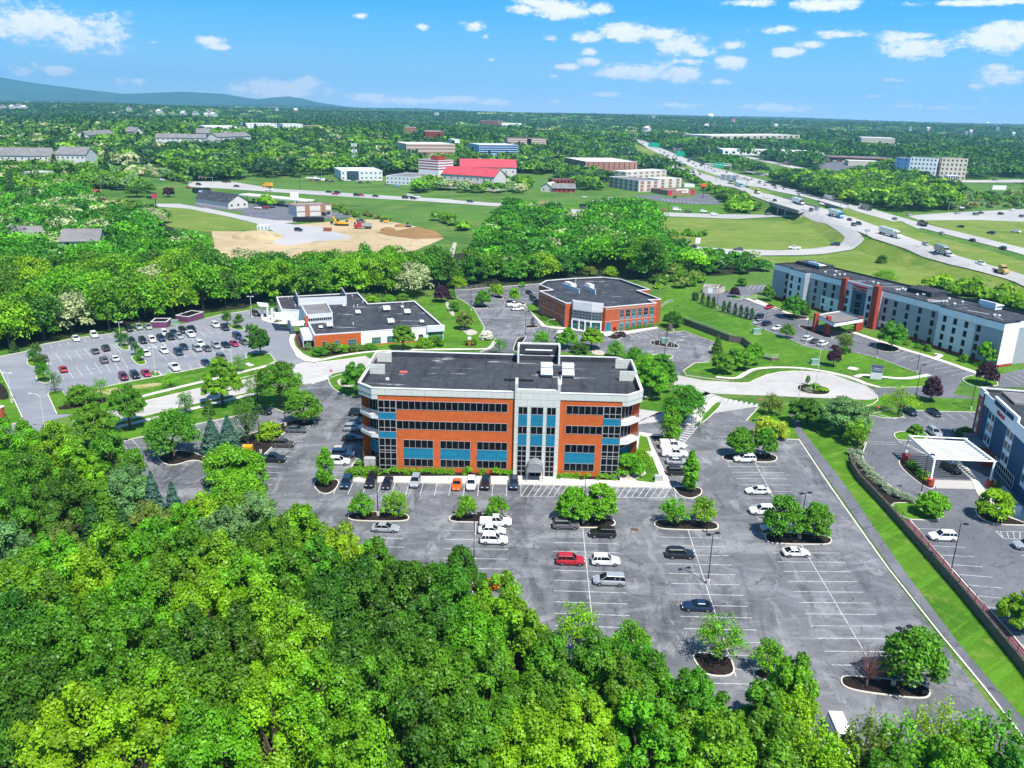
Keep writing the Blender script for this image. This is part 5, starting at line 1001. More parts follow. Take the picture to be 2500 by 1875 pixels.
blk('blue_office','pale blue four-storey office with dark window bands','building','k',(625,455),(975,462),(625,375),40,M_lblue,M_whiteb,M_white,4,1,M_glass,bands=1,lift=11)
blk('pink_office','curving pink brick office with dark arch on the hill','building','k',(880,372),(1228,382),(880,318),30,M_pinkb,M_roofg,M_pinkb,3,1,M_pale,bands=1,lift=11)
blk('arch_block','dark arched entrance of the pink office','porch','k',(1065,384),(1095,384),(1065,325),3,M_glass,M_dark,M_pinkb,lift=11)
blk('brown_office','low brown office with white flat roof and vertical dark slots','building','k',(1582,602),(2046,606),(1582,528),70,M_pinkb,M_whiteb,M_white,1,10,wh=.8,ww=.12,lift=7)
gable('red_roof_motel','long motel with bright red roof, front wing','building','k',(290,700),(760,735),22,6,6,M_pale,M_motel,cols=8,rows=1,lift=6);gable('red_roof_motel','back wing of the red roofed motel','building','k',(460,655),(960,665),24,8,6.5,M_pale,M_motel,cols=8,lift=7)
gable('grey_roof_house','brick house with blue-grey roof below the dark flat one','building','k',(1290,808),(1490,812),12,3.5,3.5,M_brickd,M_roofg,cols=5);gable('tan_house','tan gabled wing left of the blue-grey roof','building','k',(1178,798),(1290,806),14,3.5,4,M_pale,M_tan,along=False,cols=2)
blk('flat_house','dark flat roofed low building among the trees','building','k',(1285,735),(1480,735),(1285,690),12,M_brickd,M_roofg,M_dark,1,6,lift=5)
blk('cream_hotel','cream and brown hotel block nearest the highway, front wing','building','l',(215,805),(395,800),(215,705),48,M_pale,M_roofg,M_white,3,3,M_pinkb,wh=.8,ww=.5);blk('cream_hotel','right wing of the cream and brown hotel','building','l',(398,772),(600,762),(398,690),16,M_pale,M_whiteb,M_white,3,3,M_pinkb,wh=.8,ww=.4);blk('cream_hotel','back wing of the cream hotel with red entrance','building','l',(105,690),(465,668),(105,625),18,M_pale,M_whiteb,M_white,2,7,M_pinkb)
rs,L_,h_=blk('seafood_restaurant','low tan and red restaurant with red corner awnings','restaurant','l',(482,838),(720,830),(482,792),18,M_pinkb,M_roofg,M_red);w_=Wall((0,0),(L_,0));w_.panel(rs,L_*.3,L_*.75,h_*.45,h_*1.25,M_white,'sign_board',-.1,.2);text('SEAFOOD',L_*.075,M_red,'lettering',rs,(L_*.525,-.3,h_*.85),tr_,.05,.03)
for u in(.02,.88):w_.panel(rs,L_*u,L_*(u+.1),0,h_*.95,M_red,'red_awning',-.1,.5)
blk('restaurant_wing','grey side wing of the seafood restaurant','building','l',(325,808),(480,838),(325,770),14,M_pinkb,M_roofg,M_roofg);blk('white_trailer_box','white storage box beside the cream hotel','container','l',(628,760),(722,762),(628,735),6,M_white)
hs,L_,h_=blk('tall_hotel','five-storey white and tan hotel in the right background, white block','building','m',(955,812),(1245,830),(955,590),18,M_white,M_roofg,M_tan,5,7,wh=.42,ww=.38)
blk('tall_hotel','pale blue left end of the five-storey hotel','building','m',(795,795),(950,812),(795,590),18,M_lblue,M_roofg,M_tan,5,2,wh=.4,ww=.12);blk('tall_hotel','tan right block of the five-storey hotel','building','m',(1290,832),(1570,838),(1290,598),18,M_tan,M_roofg,M_tan,5,6,wh=.42,ww=.38);blk('tall_hotel','recessed dark joint between the white and tan hotel blocks','building','m',(1245,815),(1290,818),(1245,600),16,M_pinkb,M_roofg,M_tan,5,2,wh=.4)
blk('hotel_entrance','white columned entrance of the five-storey hotel','porch','m',(1365,842),(1490,845),(1365,785),6,M_white,M_white,M_white,1,5,M_dark,wh=.8,ww=.7)
for(nm,lab,fr,A,B,T,dp,mw,rows,cols,bands)in(('warehouse','very long pale warehouse below the far trees','l',(870,318),(1665,325),(870,282),60,M_tan,1,14,0),('warehouse','long white warehouse with dark doors and skylit roof','l',(975,470),(1890,480),(975,425),60,M_white,1,14,0),('warehouse','tan warehouse block behind a lot of white vans','m',(450,440),(815,448),(450,378),60,M_tan,0,0,0),('shop_row','long row of shops behind the retaining bank','m',(0,625),(820,640),(0,575),30,M_pinkb,1,1,1),('store_block','tan store block before the row of shops','m',(310,685),(640,688),(310,628),25,M_tan,0,0,0),('warehouse','white flat warehouse above the left woods','j',(0,248),(290,250),(0,215),50,M_white,0,0,0),('apartment_block','white apartment block with dark balconies, left one','j',(365,236),(650,240),(365,185),20,M_white,3,9,0),('apartment_block','white apartment block with dark left half, right one','j',(705,240),(882,243),(705,190),20,M_white,3,6,0),('brick_block','small red brick office beyond the woods, wider one','j',(1985,300),(2148,305),(1985,255),25,M_brickd,2,8,0),('brick_block','small pink brick block beyond the woods, taller one','j',(1800,262),(1900,265),(1800,222),20,M_pinkb,2,5,0),('brick_block','brick office with white parapet far along the ridge','k',(630,198),(792,203),(630,162),30,M_pinkb,2,8,0),('white_block','thin white block far along the ridge','k',(828,202),(1010,205),(828,185),30,M_white,0,0,0),('brick_block','brown brick block right of the white apartments','j',(888,232),(1000,236),(888,206),25,M_pinkb,1,6,0),('white_block','low white building below the brick blocks','k',(385,360),(450,362),(385,330),20,M_white,0,0,0)):
 blk(nm,lab,'building',fr,A,B,T,dp,mw,M_whiteb if mw is not M_pinkb else M_roofg,M_white,rows,cols,bands=bands,wh=.4,ww=.4,lift=0 if(fr=='m' and A[1]>500)or A==(975,470)else 12)
for(lab,fr,A,B,dp,hw,hr,col_)in(('left of the long grey shingled apartment houses','i',(-60,645),(300,650),30,9,6,6),('right part of the left grey apartment houses','i',(300,650),(500,645),28,9,6,4),('grey shingled apartment house with dormers, right one','i',(510,645),(775,650),26,10,6,6),('row of pale town houses climbing through the trees','i',(800,425),(1035,375),14,7,4,5),('small pale house between the trees, upper left','i',(1125,380),(1215,384),14,6,5,2),('long pale terrace of town houses','i',(1405,455),(1850,462),16,8,4,10),('gabled house over the long terrace','i',(1770,402),(1890,404),16,7,5,3),('right terrace of town houses with brown roof','i',(1965,450),(2260,415),16,8,4,6),('grey roofed house low in the left woods','i',(30,1350),(230,1352),14,4,3,3),('second grey roofed house low in the left woods','i',(230,1360),(400,1350),14,4,3,3),('house with grey roof hidden in the left woods','i',(560,1430),(900,1425),14,5,4,3)):
 gable('town_house',lab,'house',fr,A,B,dp,hw,hr,M_sid,M_roofg,True,col_,2,lift=7 if A[1]>1300 else 9)
blk('grey_apartments','three-storey grey apartment house with white roof edge','building','i',(225,765),(345,775),(225,695),14,M_hgrey,M_whiteb,M_white,3,5,g=M_white,wh=.45,lift=9)
di=gable('diner','small dark red diner with bright red gable roof','restaurant','i',(845,1000),(940,990),14,6,4,M_brickd,M_motel,False,2,1);blk('diner_wing','low white-topped wing of the red gabled diner','building','i',(700,985),(845,1000),(700,925),10,M_brickd,M_whiteb,M_white,1,4)
gable('bank_house','brick-fronted house with dark roof by the filling station','building','j',(215,960),(390,945),40,4.5,4.5,M_pale,M_roof,False,3,1)
gc=at('j',640,925);GC=thing('station_canopy','long flat filling station canopy on white posts','canopy',(gc[0],gc[1],0),math.atan2(*(at('j',800,915)-at('j',420,875))[:2][::-1]));MB().box(-32,32,-5,5,5,5.9).build('roof',M_whiteb,GC);[MB().box(x-.2,x+.2,-.3,.3,0,5).build('post',M_pole,GC)for x in(-28,-16,-4,8,20,30)];[MB().box(x-.4,x+.4,-.7,.7,0,1.9).build('fuel_pump',M_dark,GC)for x in(-22,-10,2,14,25)]
bk,L_,h_=blk('burger_restaurant','cream burger restaurant with wooden panels and red roof line','restaurant','j',(830,1030),(1140,1015),(830,935),16,M_pale,M_roofg,M_red,0,0)
w_=Wall((0,0),(L_,0));M_wood=mat('wood_cladding',(.33,.17,.09),.8,.15,2)
for u0,u1 in((.24,.37),(.69,.83)):w_.panel(bk,L_*u0,L_*u1,.1,h_+.6,M_wood,'wood_panel',-.2,.4)
w_.panel(bk,.2,L_*.98,h_*.42,h_*.5,M_wood,'trim',-.05,.08);w_.win(bk,L_*.85,L_*.98,.4,2.6,3,1,.1);w_.win(bk,L_*.7,L_*.82,.3,2.4,2,1,.1,o=.4);MB().cyl((L_+.2,2,h_-.6),(L_+.5,2,h_-.6),1.3,n=14).build('round_sign',mat('orange_sign',(.75,.2,.03),.6),bk)
blk('drive_in','dark roofed drive-in with blue sign behind the brick-fronted house','building','i',(1760,895),(1900,890),(1760,855),10,M_dark,M_dark,M_dark,1,1,g=M_lblue,wh=.4,ww=.6)
blk('site_shed','small white shed at the edge of the building site','shed','j',(470,1148),(568,1150),(470,1108),4,M_white,M_whiteb,M_white,1,3,g=M_hgrey,wh=.7)
blk('garage','low white roofed building at the left edge by the tall conifer','building','i',(-60,1050),(60,1030),None,10,M_pale,h=4)
TH=[('i',95,128,0),('i',210,128,0),('i',15,124,0),('i',150,120,0),('i',1150,145,0),('i',1420,172,0),('i',1640,184,0),('i',1745,188,0),('i',1850,198,0),('i',1885,178,0),('i',1545,84,0),('j',60,128,0),('j',650,72,0),('j',820,80,0),('k',235,112,0),('k',1700,100,0),('k',2110,258,0),('l',285,260,0),('l',822,222,0),('l',1070,178,1),('l',1455,218,0),('l',350,140,0),('m',1180,302,0),('m',1590,345,0),('m',985,300,0),('m',1640,330,0),('m',2100,352,0),('m',1930,300,0)]
TH.sort(key=lambda q:px(*q[:3])[0])
for i,(fr,x,y,c)in enumerate(TH):gable('far_house','small pale house near the horizon, %s of them'%ordw(i+1,len(TH))if not c else 'red roofed house near the horizon','house',fr,(x-14,y),(x+14,y+1),12+(i%3)*6,5+i%3,4,M_sid,M_motel if c else(M_roofg,M_whiteb)[i%2],True,2,1,lift=12,group='small houses near the horizon')
for fr,x,y,lab in(('l',862,160,'white water tower on the horizon, left of two'),('m',1808,250,'white water tower on the horizon, right of two')):
 g=at(fr,x,y,12);t=thing('water_tower',lab,'tower',tuple(g-V2(0,0,12)));MB().cyl((0,0,0),(0,0,22),3,2.5,8).build('shaft',M_white,t);MB().ball((0,0,28),13,13,9,12,6).build('tank',M_white,t)
 # ================================================================ VEHICLES
PC=dict(white=('white',(.78,.78,.78)),silver=('silver',(.42,.44,.46)),grey=('grey',(.13,.135,.14)),black=('black',(.012,.012,.014)),blue=('dark blue',(.015,.035,.08)),red=('red',(.42,.01,.02)),maroon=('maroon',(.13,.008,.025)),magenta=('deep magenta',(.30,.01,.06)),orange=('orange',(.75,.10,.01)),green=('dark green',(.01,.03,.025)),brown=('brown-grey',(.07,.055,.05)),yellow=('yellow',(.85,.42,.01)),lblue=('bright blue',(.03,.25,.6)),tan=('tan',(.5,.33,.1)))
PAINT={k:mat('paint_'+k,v[1],.28,0,1,spec=.5,coat=.6,metal=.3 if k in('silver','grey','blue')else 0)for k,v in PC.items()}
M_tyre=mat('tyre_rubber',(.012,.012,.012),.85,0);M_rim=mat('wheel_rim',(.35,.35,.36),.35,0,metal=.7);M_cgl=mat('car_glass',(.006,.009,.012),.05,0,spec=.7)
M_hl=mat('headlamp_glass',(.75,.78,.8),.1,0,spec=.8);M_tl=mat('tail_lamp_red',(.35,.005,.008),.25,0)
KN=dict(sedan='saloon car',suv='SUV',pickup='pickup truck',van='van',minivan='minivan',cap='pickup with white cap',coupe='coupe',jeep='boxy off-roader')
DIM=dict(sedan=(4.8,1.83,1.42),coupe=(4.6,1.88,1.34),suv=(4.7,1.9,1.68),minivan=(5.1,1.98,1.72),pickup=(5.7,2.0,1.85),cap=(5.7,2.0,1.9),van=(5.6,2.05,2.3),jeep=(4.6,1.88,1.85))
def car_geo(kind):
 L,Wd,H=DIM[kind];h=L/2;w=Wd/2
 zb={'sedan':.92,'coupe':.88,'suv':1.08,'minivan':1.05,'pickup':1.15,'cap':1.15,'van':1.2,'jeep':1.2}[kind]
 nose=zb-(.22 if kind in('sedan','coupe')else.12);tail=zb-(.02 if kind in('sedan','coupe')else 0)
 bx=[(-h,.80,.45,tail-.22),(-h+.12,.93,.3,tail-.02),(-h+.7,1,.24,zb),(-h*.3,1,.22,zb),(h*.32,1,.22,zb),(h*.62,.99,.22,zb-.05),(h-.35,.93,.26,nose),(h-.06,.78,.36,nose-.16),(h,.66,.42,nose-.28)]
 body=MB();rings=[]
 for(x,k,z0,z1)in bx:ww=w*k;rings.append([(x,-ww*.9,z0),(x,ww*.9,z0),(x,ww,z0+.18),(x,ww,z1-.2),(x,ww*.88,z1),(x,-ww*.88,z1),(x,-ww,z1-.2),(x,-ww,z0+.18)])
 body.loft(rings)
 g0,g1,r0,r1={'sedan':(-h+.55,h*.42,-h+1.25,h*.05),'coupe':(-h+.4,h*.35,-h+1.3,0),'suv':(-h+.1,h*.42,-h+.45,h*.12),'minivan':(-h+.06,h*.6,-h+.35,h*.2),'pickup':(-.7,h*.45,-.5,h*.2),'cap':(-.7,h*.45,-.5,h*.2),'van':(-h+.05,h*.72,-h+.1,h*.42),'jeep':(-h+.08,h*.3,-h+.15,h*.2)}[kind]
 wb,wt=w*.88,w*(.7 if kind!='van' else.82)
 if kind in('jeep',):wt=w*.8
 win=MB();a=[(g0,-wb,zb-.04),(g1,-wb,zb-.04),(g1,wb,zb-.04),(g0,wb,zb-.04)];b=[(r0,-wt,H-.06),(r1,-wt,H-.06),(r1,wt,H-.06),(r0,wt,H-.06)]
 win.loft([a,b]);m=(g0+g1)/2
 rt=MB();rr=[(r0-.02,-wt-.02,H-.07),(r1+.02,-wt-.02,H-.07),(r1+.02,wt+.02,H-.07),(r0-.02,wt+.02,H-.07)];rr2=[(x*.97+m*.03,y*.88,H)for x,y,z in rr];body.loft([rr,rr2])
 for s in(-1,1):
  for(x0,x1)in((g0,r0),(g1,r1),((g0+g1)/2-.1,(r0+r1)/2-.1))+(((g0*.72+g1*.28-.1,r0*.72+r1*.28-.1),)if kind in('suv','minivan')else()):body.cyl((x0,s*wb,zb-.03),(x1,s*wt,H-.05),.045,n=4)
  body.box(g1-.35,g1-.2,s*w,s*(w+.16),zb-.02,zb+.12)
 if kind in('van',):
  for s in(-1,1):body.box(g0+.2,g1*.35,s*(wb+wt)/2-.05,s*(wb+wt)/2+.08,zb,H-.35)
 if kind=='pickup':body.box(-h+.2,-.75,-w*.8,w*.8,zb-.005,zb+.02)
 if kind=='cap':body.box(-h+.1,-.75,-w*.86,w*.86,zb,H-.05)
 if kind in('suv','minivan','jeep'):
  for s in(-1,1):body.cyl((r0+.2,s*wt*.9,H+.03),(r1-.2,s*wt*.9,H+.03),.025,n=4)
 return body,win,w,h,zb,nose
WHM=MB().cyl((0,-.11,0),(0,.11,0),.34,n=14,m=0).cyl((0,-.115,0),(0,.115,0),.2,n=10,m=1).mesh('wheel',[M_tyre,M_rim])
HLM=MB().box(-.12,.06,-.2,.2,-.07,.08).mesh('headlight',M_hl);TLM=MB().box(-.05,.1,-.16,.16,-.1,.1).mesh('tail_light',M_tl)
CARS={}
def lnk(nm,me,par,loc):o=bpy.data.objects.new(nm,me);COL.objects.link(o);o.parent=par;o.location=loc;return o
def car_proto(kind):
 body,win,w,h,zb,nose=car_geo(kind)
 bm=body.mesh('body',[M_rim]);wm_=win.mesh('windows',[M_cgl]);far=MB();k=len(body.v)
 far.v=body.v+win.v;far.f=body.f+[tuple(i+k for i in f)for f in win.f];far.m=[0]*len(body.f)+[1]*len(win.f)
 for x in(-h*.6,h*.6):
  for s in(-1,1):far.cyl((x,s*(w-.22),.34),(x,s*(w+.01),.34),.34,n=8,m=2)
 pl=MB().box(-.02,.02,-.26,.26,-.08,.08).mesh('number_plate',M_hl)
 CARS[kind]=(bm,wm_,w,h,zb,nose,far.mesh('car',[M_rim,M_cgl,M_tyre]),pl)
for k in DIM:car_proto(k)
def place_car(kind,colour,loc,rz,label,group,near=True,sc=1.):
 bm,wm_,w,h,zb,nose,far,pl=CARS[kind];nm={'pickup':'pickup_truck','cap':'pickup_truck','van':'delivery_van','minivan':'minivan','suv':'sport_utility_car','jeep':'off_road_car'}.get(kind,'parked_car' if near else 'car')
 cat='pickup' if kind in('pickup','cap')else 'van' if 'van' in kind else 'car'
 if not near:
  o=bpy.data.objects.new(nm,far);COL.objects.link(o);o.location=loc;o.rotation_euler=(0,0,rz);s=o.material_slots[0];s.link='OBJECT';s.material=PAINT[colour];o.scale=(sc,)*3;return tag(o,label,cat,group)
 t=thing(nm,label,cat,loc,rz,group);b=lnk('body',bm,t,(0,0,0));b.material_slots[0].link='OBJECT';b.material_slots[0].material=PAINT[colour];lnk('windows',wm_,t,(0,0,0))
 for x in(-h*.6,h*.62):
  for s in(-1,1):lnk('wheel',WHM,t,(x,s*(w-.1),.34))
 for s in(-1,1):lnk('headlight',HLM,t,(h-.1,s*w*.52,nose-.2));lnk('tail_light',TLM,t,(-h+.02,s*w*.66,zb-.3))
 return t
def row(fr,d0,d1,place,group,L,near=True,sc=1.,flip=0):
 a,b=at(fr,*d0),at(fr,*d1);ang=math.atan2(b[1]-a[1],b[0]-a[0])
 L=sorted(L,key=lambda q:px(q[4]if len(q)>4 else fr,q[0],q[1])[0])
 cnt=collections.Counter((q[2],q[3])for q in L);seen=collections.Counter()
 for q in L:
  f2=q[4]if len(q)>4 else fr;g=at(f2,q[0],q[1]+(3 if near else 1));k,c=q[2],q[3];seen[(k,c)]+=1;n=cnt[(k,c)]
  lab='%s %s %s'%(PC[c][0],KN[k],place)if n==1 else '%s %s, %s of %d such %s'%(PC[c][0],KN[k],ordw(seen[(k,c)],n),n,place)
  zz=.32 if not near and g[1]>430 else.02
  lab=lab.replace(' of %d such'%n,' of such')
  place_car(k,c,(g[0],g[1],g[2]+zz),ang+(math.pi if(q[5]if len(q)>5 else flip)else 0)+rng.uniform(-.03,.03),lab,group,near,sc)
CLI='cars in the clinic car park'
row('e',(510,380),(560,440),'by the back kerb of the clinic lot',CLI,[(587,284,'sedan','white'),(727,258,'suv','white'),(997,210,'suv','black'),(1072,197,'suv','silver'),(1143,193,'sedan','silver')])
row('e',(510,380),(560,440),'in the upper left rows of the clinic lot',CLI,[(735,380,'sedan','grey'),(817,360,'suv','black'),(345,442,'suv','grey'),(803,452,'suv','grey'),(888,438,'sedan','white'),(490,521,'sedan','red')],flip=1)
row('e',(905,590),(940,628),'in the bottom row of the clinic lot',CLI,[(955,582,'suv','maroon'),(1043,570,'suv','black'),(1128,553,'sedan','magenta'),(1348,508,'pickup','white'),(1590,472,'sedan','blue'),(1710,432,'suv','grey')])
row('e',(1130,285),(1200,350),'in the central double row of the clinic lot',CLI,[(1018,307,'suv','blue'),(1103,302,'suv','black'),(1174,295,'suv','white'),(1245,285,'suv','blue'),(1272,243,'suv','white'),(1316,274,'suv','black'),(1345,238,'sedan','blue'),(1385,266,'sedan','silver'),(1412,222,'suv','black'),(1478,213,'pickup','black'),(1470,251,'pickup','white')])
row('e',(1215,375),(1295,445),'in the lower double row of the clinic lot',CLI,[(1130,398,'sedan','white'),(1265,376,'sedan','white'),(1378,391,'suv','blue'),(1420,348,'sedan','blue'),(1523,363,'suv','silver'),(1545,326,'suv','white'),(1598,361,'sedan','grey'),(1668,339,'suv','silver'),(1743,333,'sedan','black'),(1808,323,'sedan','magenta'),(1883,311,'sedan','grey'),(1833,266,'minivan','blue')])
row('e',(1215,375),(1295,445),'near the clinic drive',CLI,[(1663,180,'suv','white'),(1737,203,'suv','black'),(1970,90,'suv','brown')])
OFF='cars in the office car park'
row('a',(1045,1475),(1016,1610),'in the front row facing the office',OFF,[(-15,1510,'suv','blue'),(232,1500,'suv','black'),(398,1512,'sedan','black'),(680,1498,'suv','silver'),(1100,1525,'coupe','orange'),(1245,1525,'suv','white'),(1390,1520,'suv','black'),(222,1520,'suv','blue','b')])
row('q3',(1420,346),(1500,346),'beside the left wall of the office',OFF,[(1462,342,'suv','white'),(1482,312,'jeep','blue'),(1525,240,'sedan','black'),(1530,197,'suv','silver'),(1542,168,'sedan','grey'),(1550,132,'suv','black')])
row('o',(1330,755),(1420,757),'along the long mulch bed left of the office',OFF,[(1442,590,'sedan','grey'),(1335,712,'suv','brown'),(1240,835,'pickup','black'),(790,1025,'pickup','grey','o',1),(940,1035,'suv','black')]);row('o',(1120,430),(1190,440),'alone under the verge trees above the long bed',OFF,[(1160,440,'suv','black')])
row('b',(1700,1150),(1900,1155),'beside the right wall of the office',OFF,[(1830,1135,'cap','white'),(1850,1215,'cap','white'),(1880,1290,'sedan','silver'),(1885,1400,'suv','black')])
row('q4',(935,355),(1163,357),'in the upper right rows of the office lot',OFF,[(1003,330,'suv','white','q4',1),(1060,468,'sedan','white','q4',1),(1078,555,'suv','white','q4',1),(1130,628,'sedan','silver','q4',1),(1282,628,'suv','silver')]);row('q4',(1128,728),(1415,730),'under the middle bed of the right rows',OFF,[(1225,735,'coupe','white')]);row('q4',(1400,1210),(1600,1212),'half hidden beside the bare tree',OFF,[(1612,1232,'sedan','blue','q4',1)])
row('q4',(177,683),(455,690),'in the central rows of the office lot',OFF,[(232,617,'suv','grey'),(390,653,'suv','black','q4',1),(252,771,'suv','red'),(403,773,'suv','white'),(420,858,'minivan','silver','q4',1)]);row('q4',(690,858),(990,866),'in the rows left of the leaning lamp shadow',OFF,[(725,743,'suv','black')]);row('q4',(690,858),(990,866),'alone low in the rows by the tall lamp',OFF,[(798,968,'coupe','blue','q4',1)])
row('q3',(1907,748),(2190,755),'in the left rows of the office lot',OFF,[(1665,630,'sedan','silver'),(2140,604,'pickup','white'),(2125,640,'sedan','white'),(2133,682,'suv','white'),(1935,820,'sedan','silver'),(2110,880,'sedan','orange')])
row('q4',(1400,1500),(1440,1600),'seen through the thin trees at the bottom',OFF,[(1415,1545,'van','white')]);row('q4',(600,1430),(720,1440),'seen through the woods at the bottom',OFF,[(650,1450,'suv','white')])
HOT='cars around the two hotels'
row('d',(1020,590),(1105,645),'in the back row of the corner hotel',HOT,[(1000,588,'suv','blue'),(1215,595,'sedan','black')]);row('d',(1130,765),(1210,830),'behind the slatted canopy',HOT,[(1218,778,'suv','silver'),(1450,772,'sedan','white','d',1)]);row('d',(1290,1060),(1450,1150),'under the slatted canopy',HOT,[(1370,1105,'suv','black')])
row('n',(200,1360),(400,1365),'right of the fenced gravel strip',HOT,[(345,1370,'suv','white','n',1),(1060,1445,'suv','silver','n',1)])
row('c',(140,420),(60,440),'in the car park of the long hotel',HOT,[(298,466,'sedan','red'),(222,543,'suv','black'),(215,582,'sedan','silver'),(282,592,'suv','blue','c',1),(360,625,'sedan','white'),(587,708,'suv','white','c',1),(645,724,'sedan','grey','c',1),(702,745,'suv','white','c',1)])
row('s',(790,415),(930,405),'in the brick office car park',HOT,[(470,340,'sedan','silver'),(812,345,'pickup','white'),(848,384,'suv','white')]);row('s',(900,200),(990,250),'by the left wall of the brick office',HOT,[(958,228,'sedan','black'),(1000,290,'suv','green')]);row('h',(1120,775),(1205,825),'beside the weeping purple tree',HOT,[(1045,790,'sedan','black','h',1)]);row('h',(340,850),(400,760),'behind the garden trees of the office',HOT,[(385,815,'van','white')])
# ---- traffic
TRF='traffic on the roads'
nearL=[(1198,772,'sedan','grey'),(1443,895,'suv','black'),(1545,932,'sedan','silver'),(1672,952,'suv','black'),(1732,944,'suv','white'),(1695,984,'sedan','white'),(1772,977,'suv','grey'),(1822,972,'suv','silver'),(2115,1067,'sedan','maroon'),(372,1337,'suv','grey','m'),(425,1324,'suv','black','m'),(1785,1060,'sedan','silver','q2'),(2022,1143,'pickup','white','q2'),(1888,1106,'pickup','white','q2'),(770,652,'sedan','grey'),(320,520,'suv','white')]
row('l',(830,690),(1900,1000),'on the near carriageway',TRF,nearL,False,1.1)
farL=[(x,y,k,c)for x,y,k,c in[(143,330,'van','white'),(255,374,'sedan','black'),(350,410,'van','white'),(410,439,'suv','grey'),(448,454,'suv','black'),(485,482,'sedan','black'),(540,482,'sedan','grey'),(525,499,'sedan','black'),(557,507,'suv','black'),(712,554,'suv','black'),(735,579,'sedan','grey'),(845,594,'sedan','black'),(880,602,'suv','grey'),(905,624,'sedan','grey'),(1010,634,'sedan','black'),(1110,668,'sedan','maroon'),(1172,690,'sedan','black'),(1208,708,'sedan','black'),(1238,699,'suv','grey'),(1303,730,'van','grey'),(1358,750,'suv','grey'),(1450,777,'suv','black'),(1527,784,'sedan','grey'),(1690,824,'sedan','silver'),(1670,840,'sedan','white'),(2083,944,'suv','black')]]+[(812,1270,'sedan','grey','m'),(1318,1425,'sedan','silver','m'),(1652,1500,'sedan','black','m'),(2118,1077,'suv','black','q2')]
row('l',(1900,900),(600,510),'on the far carriageway',TRF,farL,False,1.1)
row('l',(400,1300),(1115,1345),'on the lower slip road',TRF,[(697,1310,'sedan','black'),(1115,1334,'sedan','grey'),(1617,1324,'pickup','white'),(1985,1292,'suv','blue')],False,1.15,1)
row('m',(1500,1345),(2100,1430),'on the grassy slope road at the right',TRF,[(1525,1354,'sedan','black'),(1850,1424,'suv','blue'),(2120,1408,'pickup','white')],False,1.1,1)
row('m',(1100,1240),(2000,1225),'at the right-hand crossroads',TRF,[(975,1224,'sedan','silver'),(1490,1205,'sedan','silver'),(1690,1219,'suv','grey'),(1745,1204,'sedan','black'),(1960,1215,'suv','black'),(2190,1242,'suv','grey'),(2090,1174,'suv','white'),(1440,1147,'suv','blue'),(1535,1150,'suv','white'),(1540,1172,'sedan','black'),(1610,1155,'suv','black')],False,1.1)
row('k',(500,905),(1300,955),'on the crossing road, middle',TRF,[(545,900,'sedan','black'),(867,899,'pickup','white'),(890,917,'suv','black'),(970,928,'suv','blue'),(1297,922,'suv','white'),(1320,940,'sedan','black'),(1560,940,'suv','black'),(1562,957,'sedan','grey'),(1395,977,'sedan','silver'),(35,872,'suv','black'),(60,860,'pickup','white')],False,1.15)
row('l',(0,1000),(1200,1030),'on the crossing road, right part',TRF,[(230,962,'van','white'),(325,972,'suv','white'),(437,979,'sedan','red'),(560,977,'van','white'),(663,989,'sedan','black'),(800,992,'suv','white'),(895,1017,'suv','white'),(1385,1014,'suv','black')],False,1.15)
row('j',(700,795),(1800,865),'on the crossing road, left part',TRF,[(1118,815,'sedan','black'),(1195,822,'suv','black'),(1175,832,'sedan','red'),(1368,844,'suv','black'),(1408,842,'sedan','red'),(1538,852,'sedan','blue'),(1805,867,'suv','black'),(1845,847,'suv','white'),(580,797,'pickup','white'),(288,762,'sedan','black'),(180,722,'suv','black'),(215,720,'sedan','black')],False,1.15)
row('j',(740,720),(1200,725),'in the lot before the white offices',TRF,[(940,690,'pickup','white'),(958,709,'sedan','red'),(1005,694,'van','white'),(1020,712,'suv','black'),(1075,708,'van','white'),(1105,714,'suv','black'),(1148,717,'sedan','black'),(1227,710,'suv','black'),(1293,712,'sedan','silver'),(1375,717,'sedan','silver'),(1405,729,'suv','black'),(1475,727,'sedan','black'),(1555,709,'van','white'),(1640,744,'suv','grey'),(1725,762,'suv','lblue')],False,1.1)
row('i',(1000,960),(1300,985),'near the red gabled diner',TRF,[(1240,970,'sedan','silver'),(1235,1002,'suv','black'),(1350,942,'suv','black'),(1460,780,'suv','white'),(1700,850,'sedan','red'),(1790,820,'suv','black')],False,1.1)
row('j',(400,960),(700,985),'near the filling station',TRF,[(480,959,'sedan','white'),(340,942,'pickup','white'),(550,959,'sedan','red'),(460,893,'suv','black'),(700,915,'suv','grey'),(780,940,'sedan','black'),(1072,1018,'suv','black'),(845,1160,'suv','black'),(1405,1080,'pickup','grey')],False,1.1)
row('k',(1770,800),(1900,920),'at the traffic lights',TRF,[(1815,977,'suv','red'),(1843,910,'suv','white')],False,1.1,1);row('k',(1500,860),(1600,862),'on the mown bank by the crossroads',TRF,[(1573,862,'sedan','silver')],False,1.1);row('l',(500,870),(560,850),'alone in the seafood lot',TRF,[(545,860,'sedan','black')],False,1.1)
row('m',(560,460),(950,470),'in the lot of white vans',TRF,[(560+i*33,458+(i%3)*7,'van','white')for i in range(12)],False,1.2);row('m',(1100,835),(1500,845),'before the five-storey hotel',TRF,[(1240,836,'suv','black'),(1300,838,'suv','grey'),(1895,844,'suv','black')],False,1.1)
row('m',(20,640),(240,650),'in the shopping centre lot',TRF,[(i*26+10,628+(i*7)%26,('suv','sedan','van')[i%3],('white','silver','grey','red','white','blue')[i%6])for i in range(11)],False,1.2)
